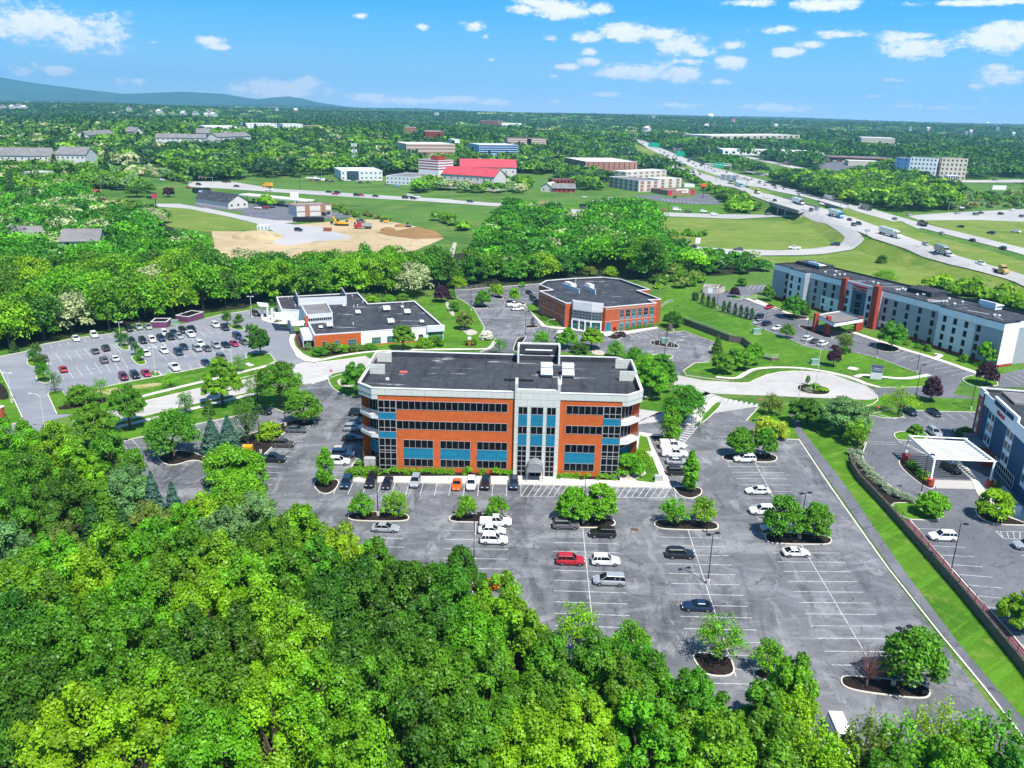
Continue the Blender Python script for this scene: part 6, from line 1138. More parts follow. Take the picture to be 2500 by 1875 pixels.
def truck(fr,x,y,d0,d1,label,kind='semi',cab='white',box='white',flip=False,cat='truck',back=M_whiteb):
 g=at(fr,x,y);a,b=at(fr,*d0),at(fr,*d1);ang=math.atan2(b[1]-a[1],b[0]-a[0])+(math.pi if flip else 0);t=thing({'semi':'articulated_truck','dump':'dump_truck','box':'box_truck','bob':'tractor_unit','rig':'flatbed_truck'}[kind],label,cat,(g[0],g[1],g[2]+.32),ang,'lorries')
 c=MB();L={'semi':10.2,'dump':4.6,'box':4.4,'bob':3.4,'rig':4.4}[kind]
 c.loft([[(L-2.6+dx,-1.2,.9),(L-2.6+dx,1.2,.9),(L-2.6+dx,1.15,z),(L-2.6+dx,-1.15,z)]for dx,z in((0,3.9),(1.9,3.7),(2.4,2.4),(4,2.0),(4.4,1.5))]);c.box(L-2.6,L+1.6,-1.15,1.15,.5,.95);c.build('cab',PAINT[cab],t)
 MB().box(L-.75,L-.15,-1.18,1.18,2.35,3.2).build('windscreen',M_cgl,t)
 if kind in('semi','box'):mb=MB();x0,x1=(-9,L-3.2)if kind=='semi' else(-4.2,L-2.8);mb.box(x0,x1,-1.28,1.28,1.25,4.1);mb.build('cargo_box',PAINT[box]if isinstance(box,str)else box,t)
 if kind=='dump':MB().prism([(-4,-1.25),(1.8,-1.25),(1.8,1.25),(-4,1.25)],1.3,1.5).box(-4,1.8,-1.25,-1.15,1.5,2.9).box(-4,1.8,1.15,1.25,1.5,2.9).box(1.7,1.8,-1.14,1.14,1.5,3.1).box(-4,-3.9,-1.14,1.14,1.5,2.8).build('tipper_body',PAINT[box],t)
 if kind=='rig':MB().box(-4.5,1.4,-1.2,1.2,1.1,1.3).box(-3,-.5,-.8,.8,1.3,2.8).cyl((-4,0,1.6),(1,0,3.2),.25,n=6).build('flatbed_load',M_dark,t)
 MB().box(-9 if kind=='semi' else-4,L+.8,-.45,.45,.7,1.2).build('chassis',M_dark,t)
 for xw in({'semi':(-7.6,-6.3,L-4.2,L-5.6,L+.6),'dump':(-3,-1.7,-.4,L+.6),'box':(-2.6,L+.4),'bob':(-1.2,.2,L+.4),'rig':(-3,-1.7,L+.6)}[kind]):
  for s in(-1,1):MB().cyl((xw,s*.8,.52),(xw,s*1.22,.52),.52,n=10).build('wheel',M_tyre,t)
 return t
n0,n1=(830,690),(1900,1000);f0,f1=(1900,900),(600,510)
for(x,y,lab,k,c,b,fl)in((715,634,'white articulated lorry farthest on the near carriageway','semi','white','white',0),(1040,735,'grey box truck just past the second gantry','box','brown','silver',0),(1115,762,'articulated lorry with bright blue cab by the second gantry','semi','lblue','white',0),(1280,822,'tan truck with machinery before the bridge','rig','tan','tan',0),(1645,915,'white articulated lorry with dark cab on the bridge','semi','grey','white',0),(1985,1030,'white box articulated lorry with blue cab after the bridge','semi','lblue','white',0)):truck('l',x,y,n0,n1,lab,k,c,b,fl)
for(x,y,lab,k,c,b)in((315,395,'small orange truck far along the highway','box','orange','orange'),(670,534,'brown box truck far along the highway','box','brown','grey'),(783,574,'blue truck behind the first sign gantry','box','blue','blue'),(1435,755,'black flatbed truck on the far carriageway','rig','black','black'),(1932,880,'grey articulated lorry on the far bridge','semi','silver','silver')):truck('l',x,y,f0,f1,lab,k,c,b)
truck('m',745,1445,(620,1400),(860,1470),'large white articulated lorry nearest the camera','semi','white','white');truck('m',500,1162,(1100,1340),(500,1170),'articulated lorry with dark green trailer','semi','white','green');truck('m',1118,1340,(1100,1340),(500,1170),'black dump truck on the far carriageway','dump','black','black')
truck('q2',2100,1180,(1800,1080),(2100,1175),'yellow truck tractor without trailer','bob','tan','tan');truck('q2',1850,1096,(1800,1080),(2100,1175),'silver box trailer towed by the white pickup','box','silver','silver');truck('j',572,768,(500,765),(640,780),'bright yellow box truck on the left crossing road','box','yellow','yellow',True);truck('k',1640,1072,(1640,1100),(1700,1000),'orange dump truck on the slip road by the lights','dump','orange','orange');truck('j',1443,1138,(1500,1138),(1390,1136),'red dump truck with grey tipper on the building site','dump','red','silver');truck('l',1550,562,(1500,560),(1600,580),'small red and white truck on the road below the warehouse','box','red','white')
# ---- site machines and heaps
def mach(fr,x,y,label,rz):
 g=at(fr,x,y);t=thing('excavator',label,'excavator',tuple(g),rz,'machines on the building site');Y=PAINT['yellow']
 for s in(-1,1):MB().box(-2.2,2.2,s*1.1-.35,s*1.1+.35,.1,1).build('track',M_dark,t)
 MB().box(-2.2,1.6,-1.3,1.3,1.2,2.4).build('body',Y,t);MB().box(.4,1.8,-1.3,-.1,2.4,3.4).build('cab',M_cgl,t)
 MB().cyl((1.2,.4,2),(4.2,.4,5),.4,.3,6).build('boom',Y,t);MB().cyl((4.2,.4,5),(6,.4,2),.3,.22,6).build('arm',Y,t);MB().box(5.3,6.4,-.3,1.1,.6,1.9).build('bucket',M_dark,t)
mach('j',1200,1108,'yellow excavator, left of the two machines on the dirt',2.4);mach('j',1262,1110,'yellow excavator, right of the two machines on the dirt',.2)
simple('road_roller','small pale roller at the far edge of the dirt','machine',at('j',1632,1084),[('drum',M_silver,lambda m:m.cyl((-1.5,-1,.7),(-1.5,1,.7),.7,n=12)),('body',PAINT['yellow'],lambda m:m.box(-1,1.8,-.8,.8,.6,1.6)),('canopy',M_dark,lambda m:m.box(-.6,1,-.8,.8,2.4,2.5).cyl((0,0,1.6),(0,0,2.4),.1))])
simple('bulldozer','small dark bulldozer by the brown soil','machine',at('j',1830,1122),[('tracks',M_dark,lambda m:m.box(-1.6,1.6,-1.2,-.7,0,.9).box(-1.6,1.6,.7,1.2,0,.9)),('body',M_silver,lambda m:m.box(-1.4,1.4,-.68,.68,.4,1.5)),('cab',M_cgl,lambda m:m.box(-.8,.3,-.6,.6,1.5,2.6)),('blade',M_gal,lambda m:m.box(1.9,2.1,-1.5,1.5,.1,1.1))])
for(x,y,r,h,m,lab)in((1648,1155,4.5,2.2,M_soil,'small brown soil heap near the dump truck'),(1768,1118,4.2,1.8,M_soil,'small brown soil heap by the bulldozer'),(480,1215,14,3.6,M_dirt,'long low heap of yellow earth beside the white site shed')):
 g=at('j',x,y);o=MB().ball((0,0,-.1),r,r*.8,h,18,6,z0=0).build('soil_heap',m,smooth=True);o.location=tuple(g);tag(o,lab,'heap','soil heaps')
for i,(x,y)in enumerate(((890,1072),(985,1070))):simple('pipe_stack',('left of two black stacks beside the burger restaurant kerb','right of two black stacks beside the burger restaurant kerb')[i],'stack',at('j',x,y),[('stack',M_dark,lambda m:[m.cyl((-6,k*1-2,.5+j*.9),(6,k*1-2,.5+j*.9),.48,n=7)for k in range(4)for j in range(3)])])
simple('waste_container','dark red open container on the gravel','container',at('j',1105,1160),[('box',mat('rust_red',(.25,.08,.05),.8,.2,2),lambda m:m.box(-2.2,2.2,-1.1,1.1,.2,2))])
# ================================================================ STREET FURNITURE
def lamp(kind,h,heads):
 root=thing({'b':'parking_lamp','w':'white_lamp','s':'street_lamp'}[kind],'x','lamp');pm=M_dark if kind=='b' else M_pole
 if kind!='s':MB().cyl((0,0,0),(0,0,.8),.3,n=12).build('base',M_cpad,root)
 MB().cyl((0,0,.7 if kind!='s' else 0),(0,0,h),.09,.06,8).build('pole',pm,root)
 for s in heads:
  if kind=='s':a=MB();a.cyl((0,0,h-.1),(s*.9,0,h+.5),.06,n=6).cyl((s*.9,0,h+.5),(s*1.9,0,h+.55),.05,n=6);a.build('arm',pm,root);MB().box(s*1.7,s*2.4,-.15,.15,h+.45,h+.62).build('lamp_head',pm,root)
  else:MB().cyl((0,0,h-.08),(s*.5,0,h-.05),.04,n=5).build('arm',pm,root);MB().box(s*.45,s*1.15,-.25,.25,h-.14,h+.04).build('lamp_head',pm,root)
 return root
LPb,LPb2,LPw,LPs=lamp('b',8.8,(1,)),lamp('b',8.8,(-1,1)),lamp('w',7.5,(-1,1)),lamp('s',8.5,(-1,))
used=set()
for(pr_,fr,x,y,rz,lab)in((LPb2,'q4',845,862,.4,'tall black lamp casting a shadow in the open rows of the office lot'),(LPb2,'q4',1240,668,.3,'black lamp between the two round trees of the middle bed'),(LPb2,'q4',1645,1300,.3,'black lamp by the bare tree at the bottom right bed'),(LPb2,'q4',308,600,.3,'black lamp between the trees facing the entrance canopy'),(LPb2,'q3',1632,568,.3,'black lamp on the leftmost long bed'),(LPb2,'q3',2047,770,.3,'black lamp left of the white pickup row'),(LPb2,'q4',1038,320,.3,'black lamp between the round trees of the top right bed'),(LPb,'o',1350,545,0,'black lamp on the long bed near its tip'),(LPb,'o',1145,770,0,'black lamp on the long bed beside the black pickup'),(LPb,'o',752,640,0,'dark lamp by the verge behind the blue pines'),(LPb,'o',38,1005,0,'dark lamp at the left edge of the office lot'),(LPb,'o',860,1480,0,'dark lamp half hidden in the widest round tree'),
(LPb,'d',583,868,0,'black lamp at the head of the corner hotel drive'),(LPb,'d',1095,1330,0,'black lamp by the clipped shrubs of the kerbed oval'),(LPb,'n',418,1650,0,'black lamp behind the white SUV at the gravel strip'),(LPb,'d',1547,552,0,'black lamp on the lawn left of the corner hotel'),(LPb,'c',268,630,0,'black lamp between the blue and white hotel cars'),(LPb,'c',573,738,0,'black lamp behind the three cars below the porch'),(LPb,'c',1105,845,0,'black lamp on the lawn edge below the big hotel tree'),(LPb,'c',1405,955,0,'black lamp at the tip of the hotel lawn'),(LPb,'c',1400,1130,0,'black lamp on the side drive verge'),(LPb,'s',395,388,0,'black lamp beside the silver-blue sedan'),(LPb,'s',922,655,0,'black lamp by the weeping purple tree walk'),(LPb,'h',2080,500,0,'black lamp between the narrow conifers'),(LPb,'h',1605,745,0,'black lamp under the spreading dark tree'),(LPb,'h',1512,1020,0,'black lamp on the lawn tip below the ringed bed'),(LPb,'h',1535,905,0,'black lamp within the ringed bed of white posts'),
(LPw,'e',938,335,0,'white twin lamp on the clinic lot central island'),(LPw,'e',1200,548,.2,'white lamp on the small triangle lawn of the clinic lot'),(LPw,'e',92,768,0,'white lamp at the left kerb of the clinic entrance'),(LPw,'g',60,548,0,'white lamp by the clinic sail roof'),(LPs,'e',1802,612,0,'white street lamp on the clinic verge'),(LPs,'c',520,1168,0,'white street lamp left of the circle bed'),(LPs,'h',238,925,3.14,'white street lamp behind the office roof, left'),(LPs,'h',1595,1170,3.14,'white street lamp right of the lawn tip'),(LPs,'e',352,1000,0,'white lamp standing in the clinic entrance road'),(LPs,'m',1390,1195,3.14,'street lamp at the right-hand crossroads, left one'),(LPs,'m',1875,1245,0,'street lamp at the right-hand crossroads, right one')):
 g=at(fr,x,y);c=dup(pr_,snap(pr_),tuple(g),rz,lab,group='lamps');used.add(pr_.name)
for p_ in(LPb,LPb2,LPw,LPs):
 for c in list(p_.children):bpy.data.objects.remove(c)
 bpy.data.objects.remove(p_)
fpole=simple('flag_pole','tall bare white flag pole on the traffic circle','pole',G('c',645,1075),[('pole',M_pole,lambda m:m.cyl((0,0,0),(0,0,13),.11,.05,8)),('ball',M_silver,lambda m:m.ball((0,0,13.1),.14,.14,.14))])
def sgn(fr,x,y,lab):
 g=G(fr,x,y);t=thing('stop_sign',lab,'sign',tuple(g),0,'stop signs');MB().cyl((0,0,0),(0,0,2.2),.035,n=6).build('post',M_gal,t)
 q=MB();P_=[(.38*math.cos(R(22.5+45*k)),-.04,2.5+.38*math.sin(R(22.5+45*k)))for k in range(8)];q.loft([P_,[(a,.0,b)for a,_,b in P_]]);q.build('plate',M_red,t);text('STOP',.26,M_white,'lettering',t,(0,-.05,2.5),tr_,.004)
sgn('o',1732,160,'red stop sign by the zebra crossing left of the office');sgn('q4',1068,108,'red stop sign at the drive mouth by the traffic circle');sgn('q4',1577,140,'red stop sign on the corner hotel island')
for i,(x,y)in enumerate([(1402,888),(1432,850),(1458,895),(1520,908),(1590,912),(1615,888),(1572,870),(1495,862)]):o=MB().cyl((0,0,0),(0,0,1.2),.1,n=8).build('bollard',M_pole);o.location=tuple(G('h',x,y));tag(o,'white post, %s in the ringed bed'%ordw(sorted([1402,1432,1458,1520,1590,1615,1572,1495]).index(x)+1,8),'post','white posts around the ringed bed')
M_tg=mat('transformer_green',(.22,.36,.30),.6,.05)
for(fr,x,y,s,m,lab)in(('c',205,658,1.2,M_tg,'pale green transformer box below the white hotel car'),('c',640,888,1.1,M_tg,'pale green transformer box beside the flag pole base lawn'),('h',1518,875,1.2,M_tg,'pale green transformer box inside the ringed bed'),('e',1350,162,1,M_tg,'pale green transformer between the red bin enclosures'),('e',1755,525,.9,M_tg,'pale box on the clinic verge'),('e',1566,585,.5,M_tg,'small green pedestal on the clinic verge'),('o',1032,765,1.1,PAINT['yellow'],'yellow box between the trees of the long bed'),('b',1690,1465,.8,M_frame,'small grey cabinet at the corner walk'),('e',1925,480,0,None,'')):
 if m:simple('transformer_box',lab,'utility box',G(fr,x,y),[('body',m,lambda q:q.box(-s,s,-s*.7,s*.7,.1,s*1.3)),('lid',m,lambda q:q.box(-s*1.04,s*1.04,-s*.75,s*.75,s*1.32,s*1.4)),('pad',M_cpad,lambda q:q.box(-s*1.2,s*1.2,-s*.95,s*.95,0,.09))])
for(fr,P_)in(('c',[(885,925),(905,908),(975,920),(955,938)]),('e',[(1885,470),(1915,462),(1965,480),(1930,492)])):sheet('utility_slab',M_walk,[G(fr,*q)[:2]for q in P_],.12)
ms=simple('monument_sign','grey hotel monument sign with dark arched board on the lawn','sign',G('c',1098,1000),[('board',M_hlight,lambda m:m.box(-1.5,1.5,-.3,.3,0,3.6)),('name_panel',M_pan,lambda m:m.box(-1.4,1.4,-.36,-.3,2.1,3.9).box(-1.55,1.55,-.34,.34,3.6,4.1))]);text('Hampton\nInn & Suites',.5,M_white,'lettering',ms,(0,-.38,3),tr_,.004);ms.rotation_euler=(0,0,-.25)
simple('brick_sign','small brick pillar sign with white cap before two bushes','sign',G('s',381,728),[('pillar',M_brick2,lambda m:m.box(-.4,.4,-.4,.4,0,2)),('cap',M_white,lambda m:m.box(-.5,.5,-.5,.5,2,2.6))]);simple('brick_sign','brick pillar at the far left edge by the clinic entrance','sign',G('e',5,880),[('pillar',M_brick2,lambda m:m.box(-.8,.8,-.6,.6,0,2.4)),('cap',M_white,lambda m:m.box(-.9,.9,-.7,.7,2.4,2.6))])
# person crossing the bed
def person():
 t=thing('person','person in dark clothes walking by the bed with two light trees','person',tuple(G('q4',840,642)),.5)
 me=bpy.data.meshes.new('body');J=[(0,0,.98,.15),(0,0,1.22,.16),(0,0,1.42,.17),(0,0,1.52,.06),(0,0,1.68,.105),(.17,0,1.42,.06),(.24,.12,1.16,.045),(.25,.26,.96,.035),(-.17,0,1.42,.06),(-.24,-.1,1.16,.045),(-.23,-.02,.92,.035),(.09,0,.9,.1),(.1,.16,.5,.065),(.1,.1,.07,.045),(.1,.24,.04,.04),(-.09,0,.9,.1),(-.1,-.08,.5,.065),(-.1,-.3,.12,.045),(-.1,-.2,.03,.04)]
 E_=[(0,1),(1,2),(2,3),(3,4),(2,5),(5,6),(6,7),(2,8),(8,9),(9,10),(0,11),(11,12),(12,13),(13,14),(0,15),(15,16),(16,17),(17,18)]
 me.from_pydata([j[:3]for j in J],E_,[]);o=bpy.data.objects.new('body',me);COL.objects.link(o);o.parent=t;md=o.modifiers.new('skin','SKIN');me.materials.append(mat('dark_clothes',(.015,.015,.02),.9,.1))
 for i,j in enumerate(J):me.skin_vertices[0].data[i].radius=(j[3],j[3])
 me.skin_vertices[0].data[0].use_root=True;o.modifiers.new('sub','SUBSURF').render_levels=1
 MB().ball((0,-.02,1.72),.115,.125,.12,8,5).build('hair',M_mulch,t);MB().ball((0,.075,1.66),.08,.05,.1,8,5).build('face',mat('skin',(.45,.25,.17),.6,.05),t)
person()
# walls and railings
def wall_run(name,label,cat,P,h,w,m,rail=None,rh=1.1,step=2.4,z=0.,mid=True):
 P=[V2(*p[:2])for p in P];t=thing(name,label,cat,(P[0][0],P[0][1],z));P=[p-V2(t.location.x,t.location.y)for p in P]
 if h:A=offset(P,w/2,False);B=offset(P,-w/2,False);mb=MB();[mb.face(q)for i in range(len(P)-1)for q in([(*A[i+1],0),(*A[i],0),(*A[i],h),(*A[i+1],h)],[(*B[i],0),(*B[i+1],0),(*B[i+1],h),(*B[i],h)],[(*A[i],h),(*B[i],h),(*B[i+1],h),(*A[i+1],h)])];[mb.face([(*A[k],0),(*B[k],0),(*B[k],h),(*A[k],h)])for k in(0,-1)];mb.build('wall',m,t)
 if rail:
  rl=MB();ps=MB()
  for a,b in zip(P[:-1],P[1:]):
   L=np.hypot(*(b-a));n=max(1,int(L/step))
   for z_ in((h+rh,h+rh*.5,h+.12)if mid else(h+rh,)):rl.cyl((*a,z_),(*b,z_),.04,n=4)
   for k in range(n):q=a+(b-a)*k/n;ps.cyl((*q,h),(*q,h+rh),.045,n=4)
  rl.build('rail',rail,t);ps.build('posts',rail,t)
 return t
M_stw=brick_mat('retaining_stone',(.16,.13,.11),(.22,.18,.15),(.07,.06,.05),0,1,.5,.22,.03)
wall_run('retaining_wall','long dark stone retaining wall with black fence beside the grass strip','wall',pts('q4',[(1462,335),(1468,370),(1500,420),(1600,525),(1760,705),(1960,935),(2212,1245),(2500,1620)]),1.5,.45,M_stw,M_dark,1.1)
wall_run('retaining_wall','brown stone retaining wall below the mown slope behind the brick office','wall',pts('h',[(1560,740),(1640,690),(1710,670),(1900,740),(2212,860)])+pts('c',[(100,735),(165,790)]),2.2,.5,M_stw)
wall_run('railing','white railing above the brown retaining wall','railing',pts('h',[(1750,630),(1900,690),(2212,800)])+pts('c',[(60,715),(165,765),(250,830)]),0,.1,None,M_pole,1.1,z=.3);wall_run('retaining_wall','short curved stone wall with white railing at the slope foot','wall',pts('c',[(240,835),(270,850),(320,862),(370,858)]),.8,.5,M_stw,M_pole)
wall_run('railing','white stair railing at the right end of the brick office','railing',pts('h',[(1475,500),(1550,445),(1615,440)]),0,.1,None,M_pole,1.1,z=.3);wall_run('rail_fence','pale wooden rail fence at the back of the brick office lot','fence',pts('s',[(245,195),(350,185),(450,170),(548,162)]),0,.1,None,M_cpad,1.3,2.2)
wall_run('guard_rail','grey guard rail below the slip road','guard rail',[at('l',*q)for q in[(400,1320),(600,1345),(900,1385),(1120,1400)]],0,.1,None,M_gal,.8,4,mid=False)
# bridges over the crossing road
def bridge(lab,P,L0,L1):
 A0,A1,B0,B1=[at('l',*q)for q in P];z=HWZ+.1;t=thing('road_bridge',lab,'bridge',(0,0,0))
 def ext(a,b,k):d=(b-a)[:2];return a[:2]-d*k,b[:2]+d*k
 a0,a1=[G('l',*q,z)[:2]for q in P[:2]];b0,b1=[G('l',*q,z)[:2]for q in P[2:]]
 MB().prism([tuple(a0),tuple(a1),tuple(b1),tuple(b0)],z-1.3,z-.12).build('deck',M_road,t)
 for p,q in((a0,a1),(b0,b1)):w_=Wall(p,q);mb=MB();w_.box(mb,0,w_.L,-.25,.25,z-1.5,z+.95);mb.build('parapet_wall',mat('weathered_concrete',(.26,.24,.22),.9,.2,.3),t)
 for k in(.3,.55):
  for s in(.05,.35,.65,.95):c=(a0+(a1-a0)*k)*(1-s)+(b0+(b1-b0)*k)*s;MB().cyl((*c,-.1),(*c,z-1.5),.55,n=8).build('pier',M_cpad,t)
bridge('nearer concrete bridge over the crossing road',[(1395,905),(1660,985),(1520,862),(1830,945)],0,0);bridge('farther concrete bridge over the crossing road',[(1830,892),(2060,962),(1880,865),(2110,925)],0,0)
# poles, masts, signs
def pole(name,lab,fr,x,yb,yt,r=.16,m=M_pole,arms=0,cat='pole',head=None,min_h=3,w=1.6):
 g=at(fr,x,yb);Y=px(fr,x,yt)[1];hs=np.arange(2,90,.25);h=float(hs[np.argmin([abs(proj((g[0],g[1],g[2]+q))[1]-Y)for q in hs])]);t=thing(name,lab,cat,tuple(g),0,'poles');MB().cyl((0,0,-1),(0,0,h),r,r*.6,7).build('pole',m,t)
 for k in range(arms):MB().box(-w,w,-.1,.1,h-.8-k*1.1,h-.6-k*1.1).build('crossarm',m,t)
 if head:head(t,h)
 return t
M_wd=mat('pole_wood',(.30,.27,.23),.9,.2,2)
for i,(fr,x,yb,yt)in enumerate((('k',380,880,738),('k',872,885,755),('k',1310,900,800),('k',1453,910,800),('l',482,1020,905),('l',2115,910,755),('m',325,1085,905),('m',1895,820,650),('m',1918,820,672),('i',915,890,770),('i',1200,910,780),('i',1590,855,712),('j',858,788,648),('j',1053,695,605),('j',1197,680,545),('j',1563,600,530),('l',1338,900,815),('l',1705,870,790),('m',220,1185,1040),('l',830,920,855))):
 pole('utility_pole','utility pole, %s along the roads'%(('leftmost' if False else '')or ordw([9,10,17,18,5,13,15,20,19,1,2,3,4,6,7,8,11,12,14,16][i],20)),fr,x,yb,yt,.17,M_dark if i in(4,12)else M_wd,1 if i<12 else 0)
for(lab,fr,x,yb,yt)in(('very tall thin mast left of the ridge','k',325,218,68),('thin mast right of the first one','k',515,170,78),('thin dark mast on the left ridge','k',30,200,60),('thin pale mast on the wooded ridge','j',1495,210,135),('short pale mast by the white apartments','j',1188,215,140),('pale mast right of the middle','j',1830,205,130),('dark mast far right on the ridge','k',2037,180,88)):pole('radio_mast',lab,fr,x,yb,yt,.5,M_gal,cat='mast')
def cellhead(t,h):[MB().cyl((2.6*math.cos(a),2.6*math.sin(a),z),(2.6*math.cos(a),2.6*math.sin(a),z+3),.3,n=5).build('antenna',M_white,t)for z in(h-3,h-9,h-15)for a in(0,.8,1.6,2.4,3.2,4,4.8,5.6)]
pole('cell_tower','mobile phone tower with three rings of white antennas','j',1350,600,370,.7,M_gal,cat='tower',head=cellhead);pole('lattice_mast','pale lattice mast on the pink office','k',1152,330,225,1.2,M_gal,cat='mast')
def brd(w,hh,m,txt=None,tm=None,ts=1,drop=0):
 def f(t,h):MB().box(-w/2,w/2,-.3,-.18,h-hh-drop,h-drop).build('board',m,t);txt and text(txt,ts,tm,'lettering',t,(0,-.34,h-hh/2-drop),tr_,.02)
 return f
M_gsign=mat('sign_green',(.0,.32,.20),.5,.03)
pole('motel_sign','tall dark red sign of the red roofed motel','k',716,740,595,.7,M_hred,cat='sign',head=brd(7.5,11,M_hred,'RED\nROOF',M_white,2.6));pole('station_sign','tall white filling station sign','j',812,925,808,.5,M_pole,cat='sign',head=brd(6,4,M_white));pole('diner_sign','red and white diner sign by the road','i',1403,1000,895,.4,M_dark,cat='sign',head=brd(3.4,3.2,M_motel));pole('orange_sign','orange sign among the trees before the highway','l',795,860,732,.3,M_dark,cat='sign',head=brd(5,2.5,mat('orange_sign2',(.8,.12,.02),.6)))
pole('blank_sign','white sign at the tip of the loop ramp','m',510,1440,1365,.12,M_dark,cat='sign',head=brd(3,1.6,M_hgrey));pole('blue_sign','small blue sign on the loop meadow','l',745,1310,1220,.1,M_pole,cat='sign',head=brd(2.6,3,M_white));pole('billboard','plain white board on the slope under the five-storey hotel','m',1940,945,895,.3,M_dark,cat='billboard',head=brd(14,7.5,M_white))
for i,(x,yb,yt,w,hh)in enumerate(((340,405,360,11,9),(378,410,362,11,9),(575,350,315,9,8),(592,490,440,12,12))):pole('exit_sign','green highway sign, %s of the far four'%ordw(i+1,4),'l',x,yb,yt,.4,M_gal,cat='sign',head=brd(w,hh,M_gsign))
def gantry(lab,A,B,ytA,sign):
 a,b=at('l',*A),at('l',*B);Y=px('l',A[0],ytA)[1];hs=np.arange(4,20,.25);h=float(hs[np.argmin([abs(proj((a[0],a[1],a[2]+q))[1]-Y)for q in hs])]);d=b[:2]-a[:2];L=float(np.hypot(*d));t=thing('sign_gantry',lab,'gantry',tuple(a),math.atan2(d[1],d[0]))
 for x in(0,L):MB().cyl((x,0,-1),(x,0,h),.5,n=6).build('post',M_gal,t)
 mb=MB()
 for z in(h-.2,h-2):mb.cyl((0,0,z),(L,0,z),.3,n=5)
 for k in range(14):mb.cyl((L*k/14,0,h-.2 if k%2 else h-2),(L*(k+1)/14,0,h-2 if k%2 else h-.2),.15,n=4)
 mb.build('truss',M_gal,t)
 for s in sign:MB().box(L*s[0],L*s[1],-.6,-.4,h-4.5,h+1.5).build('sign_board',s[2],t);s[2]is M_gsign and text(s[3],1.5,M_white,'lettering',t,(L*(s[0]+s[1])/2,-.64,h-1.3),tr_,.01)
gantry('sign gantry with green boards over the far carriageway',(808,620),(1045,625),548,((.36,.5,M_gsign,'EXIT'),(.52,.70,M_gsign,'EAST')));gantry('sign gantry seen with dark posts over the near carriageway',(915,720),(1190,745),655,((.15,.3,M_gal),(.33,.48,M_gal),(.52,.66,M_gal)))
for(lab,fr,x,yb,yt,L)in(('traffic light arm at the crossroads, right','l',285,960,888,-16),('traffic light arm at the crossroads, left','k',1625,970,880,14),('signal arm at the left junction','i',1915,795,745,-12),('signal arm right of the left junction','j',375,690,640,-10),('signal arm at the right crossroads','m',1780,1170,1080,-14)):pole('signal_arm',lab,fr,x,yb,yt,.2,M_gal,cat='traffic light',head=lambda t,h,L=L:(MB().cyl((0,0,h-.5),(L,0,h),.12,n=5).build('arm',M_gal,t),[MB().box(L*k-.2,L*k+.2,-.2,.2,h-1.6,h-.4).build('signal',PAINT['yellow'],t)for k in(.5,.75,.98)]))
sheet('storm_drain',mat('drain_iron',(.12,.05,.03),.8),[G('q4',*q)[:2]for q in[(512,622),(545,624),(547,634),(514,632)]],.03)
# ================================================================ VEGETATION
LEAF=dict(
lime=leaf_mat('leaves_lime',(.225,.45,.010),.014),bright=leaf_mat('leaves_bright',(.15,.38,.010),.016),mid=leaf_mat('leaves_mid',(.10,.28,.012),.018),
dark=leaf_mat('leaves_dark',(.062,.185,.012),.016),olive=leaf_mat('leaves_olive',(.16,.25,.035),.014),pale=leaf_mat('leaves_pale',(.17,.33,.10),.012),blossom=leaf_mat('leaves_blossom',(.42,.48,.24),.012),
white=leaf_mat('petals_white',(.75,.76,.68),.01),spruce=leaf_mat('needles_blue_green',(.07,.17,.115),.012),pine=leaf_mat('needles_dark',(.04,.125,.022),.014),purple=leaf_mat('leaves_purple',(.055,.018,.035),.012,trans=.15),
yellow=leaf_mat('leaves_yellow',(.46,.56,.04),.01),grey=leaf_mat('grass_silver',(.30,.38,.26),.01),far=leaf_mat('leaves_far_hazed',(.032,.105,.03),.0,val=.45))  # far: darker, bluer green puts the distance haze into the leaf colour
BARK=mat('bark',(.11,.085,.065),.9,.3,3);BARKG=mat('bark_grey',(.2,.18,.16),.9,.25,3)
def cards(C,Nn,S,seed,mname,jitter=.5,asp=.75):
 """leaf sized faces: centres C, normals Nn, sizes S"""
 g=np.random.default_rng(seed);n=len(C)
 Nn=Nn+g.normal(0,jitter,(n,3));Nn/=np.linalg.norm(Nn,axis=1)[:,None]
 U=np.cross(Nn,g.normal(0,1,(n,3)));U/=np.linalg.norm(U,axis=1)[:,None]+1e-9;V=np.cross(Nn,U)
 S=np.asarray(S).reshape(-1,1);a=U*S*.5;b=V*S*.5*asp
 P=np.stack([C-a,C-b*1.0+a*.1,C+a,C+b+a*.1],1)
 return P.reshape(-1,3)
def quads_mesh(name,P,tint,m):
 n=len(P)//4;me=bpy.data.meshes.new(name)
 me.vertices.add(n*4);me.vertices.foreach_set('co',P.astype(np.float32).ravel());me.loops.add(n*4);me.loops.foreach_set('vertex_index',np.arange(n*4,dtype=np.int32))
 me.polygons.add(n);me.polygons.foreach_set('loop_start',np.arange(0,n*4,4,dtype=np.int32))
 try:me.polygons.foreach_set('loop_total',np.full(n,4,dtype=np.int32))
 except Exception:pass
 me.update(calc_edges=True);at_=me.attributes.new('tint','FLOAT','FACE');at_.data.foreach_set('value',np.asarray(tint,np.float32));me.materials.append(m);me.validate();return me
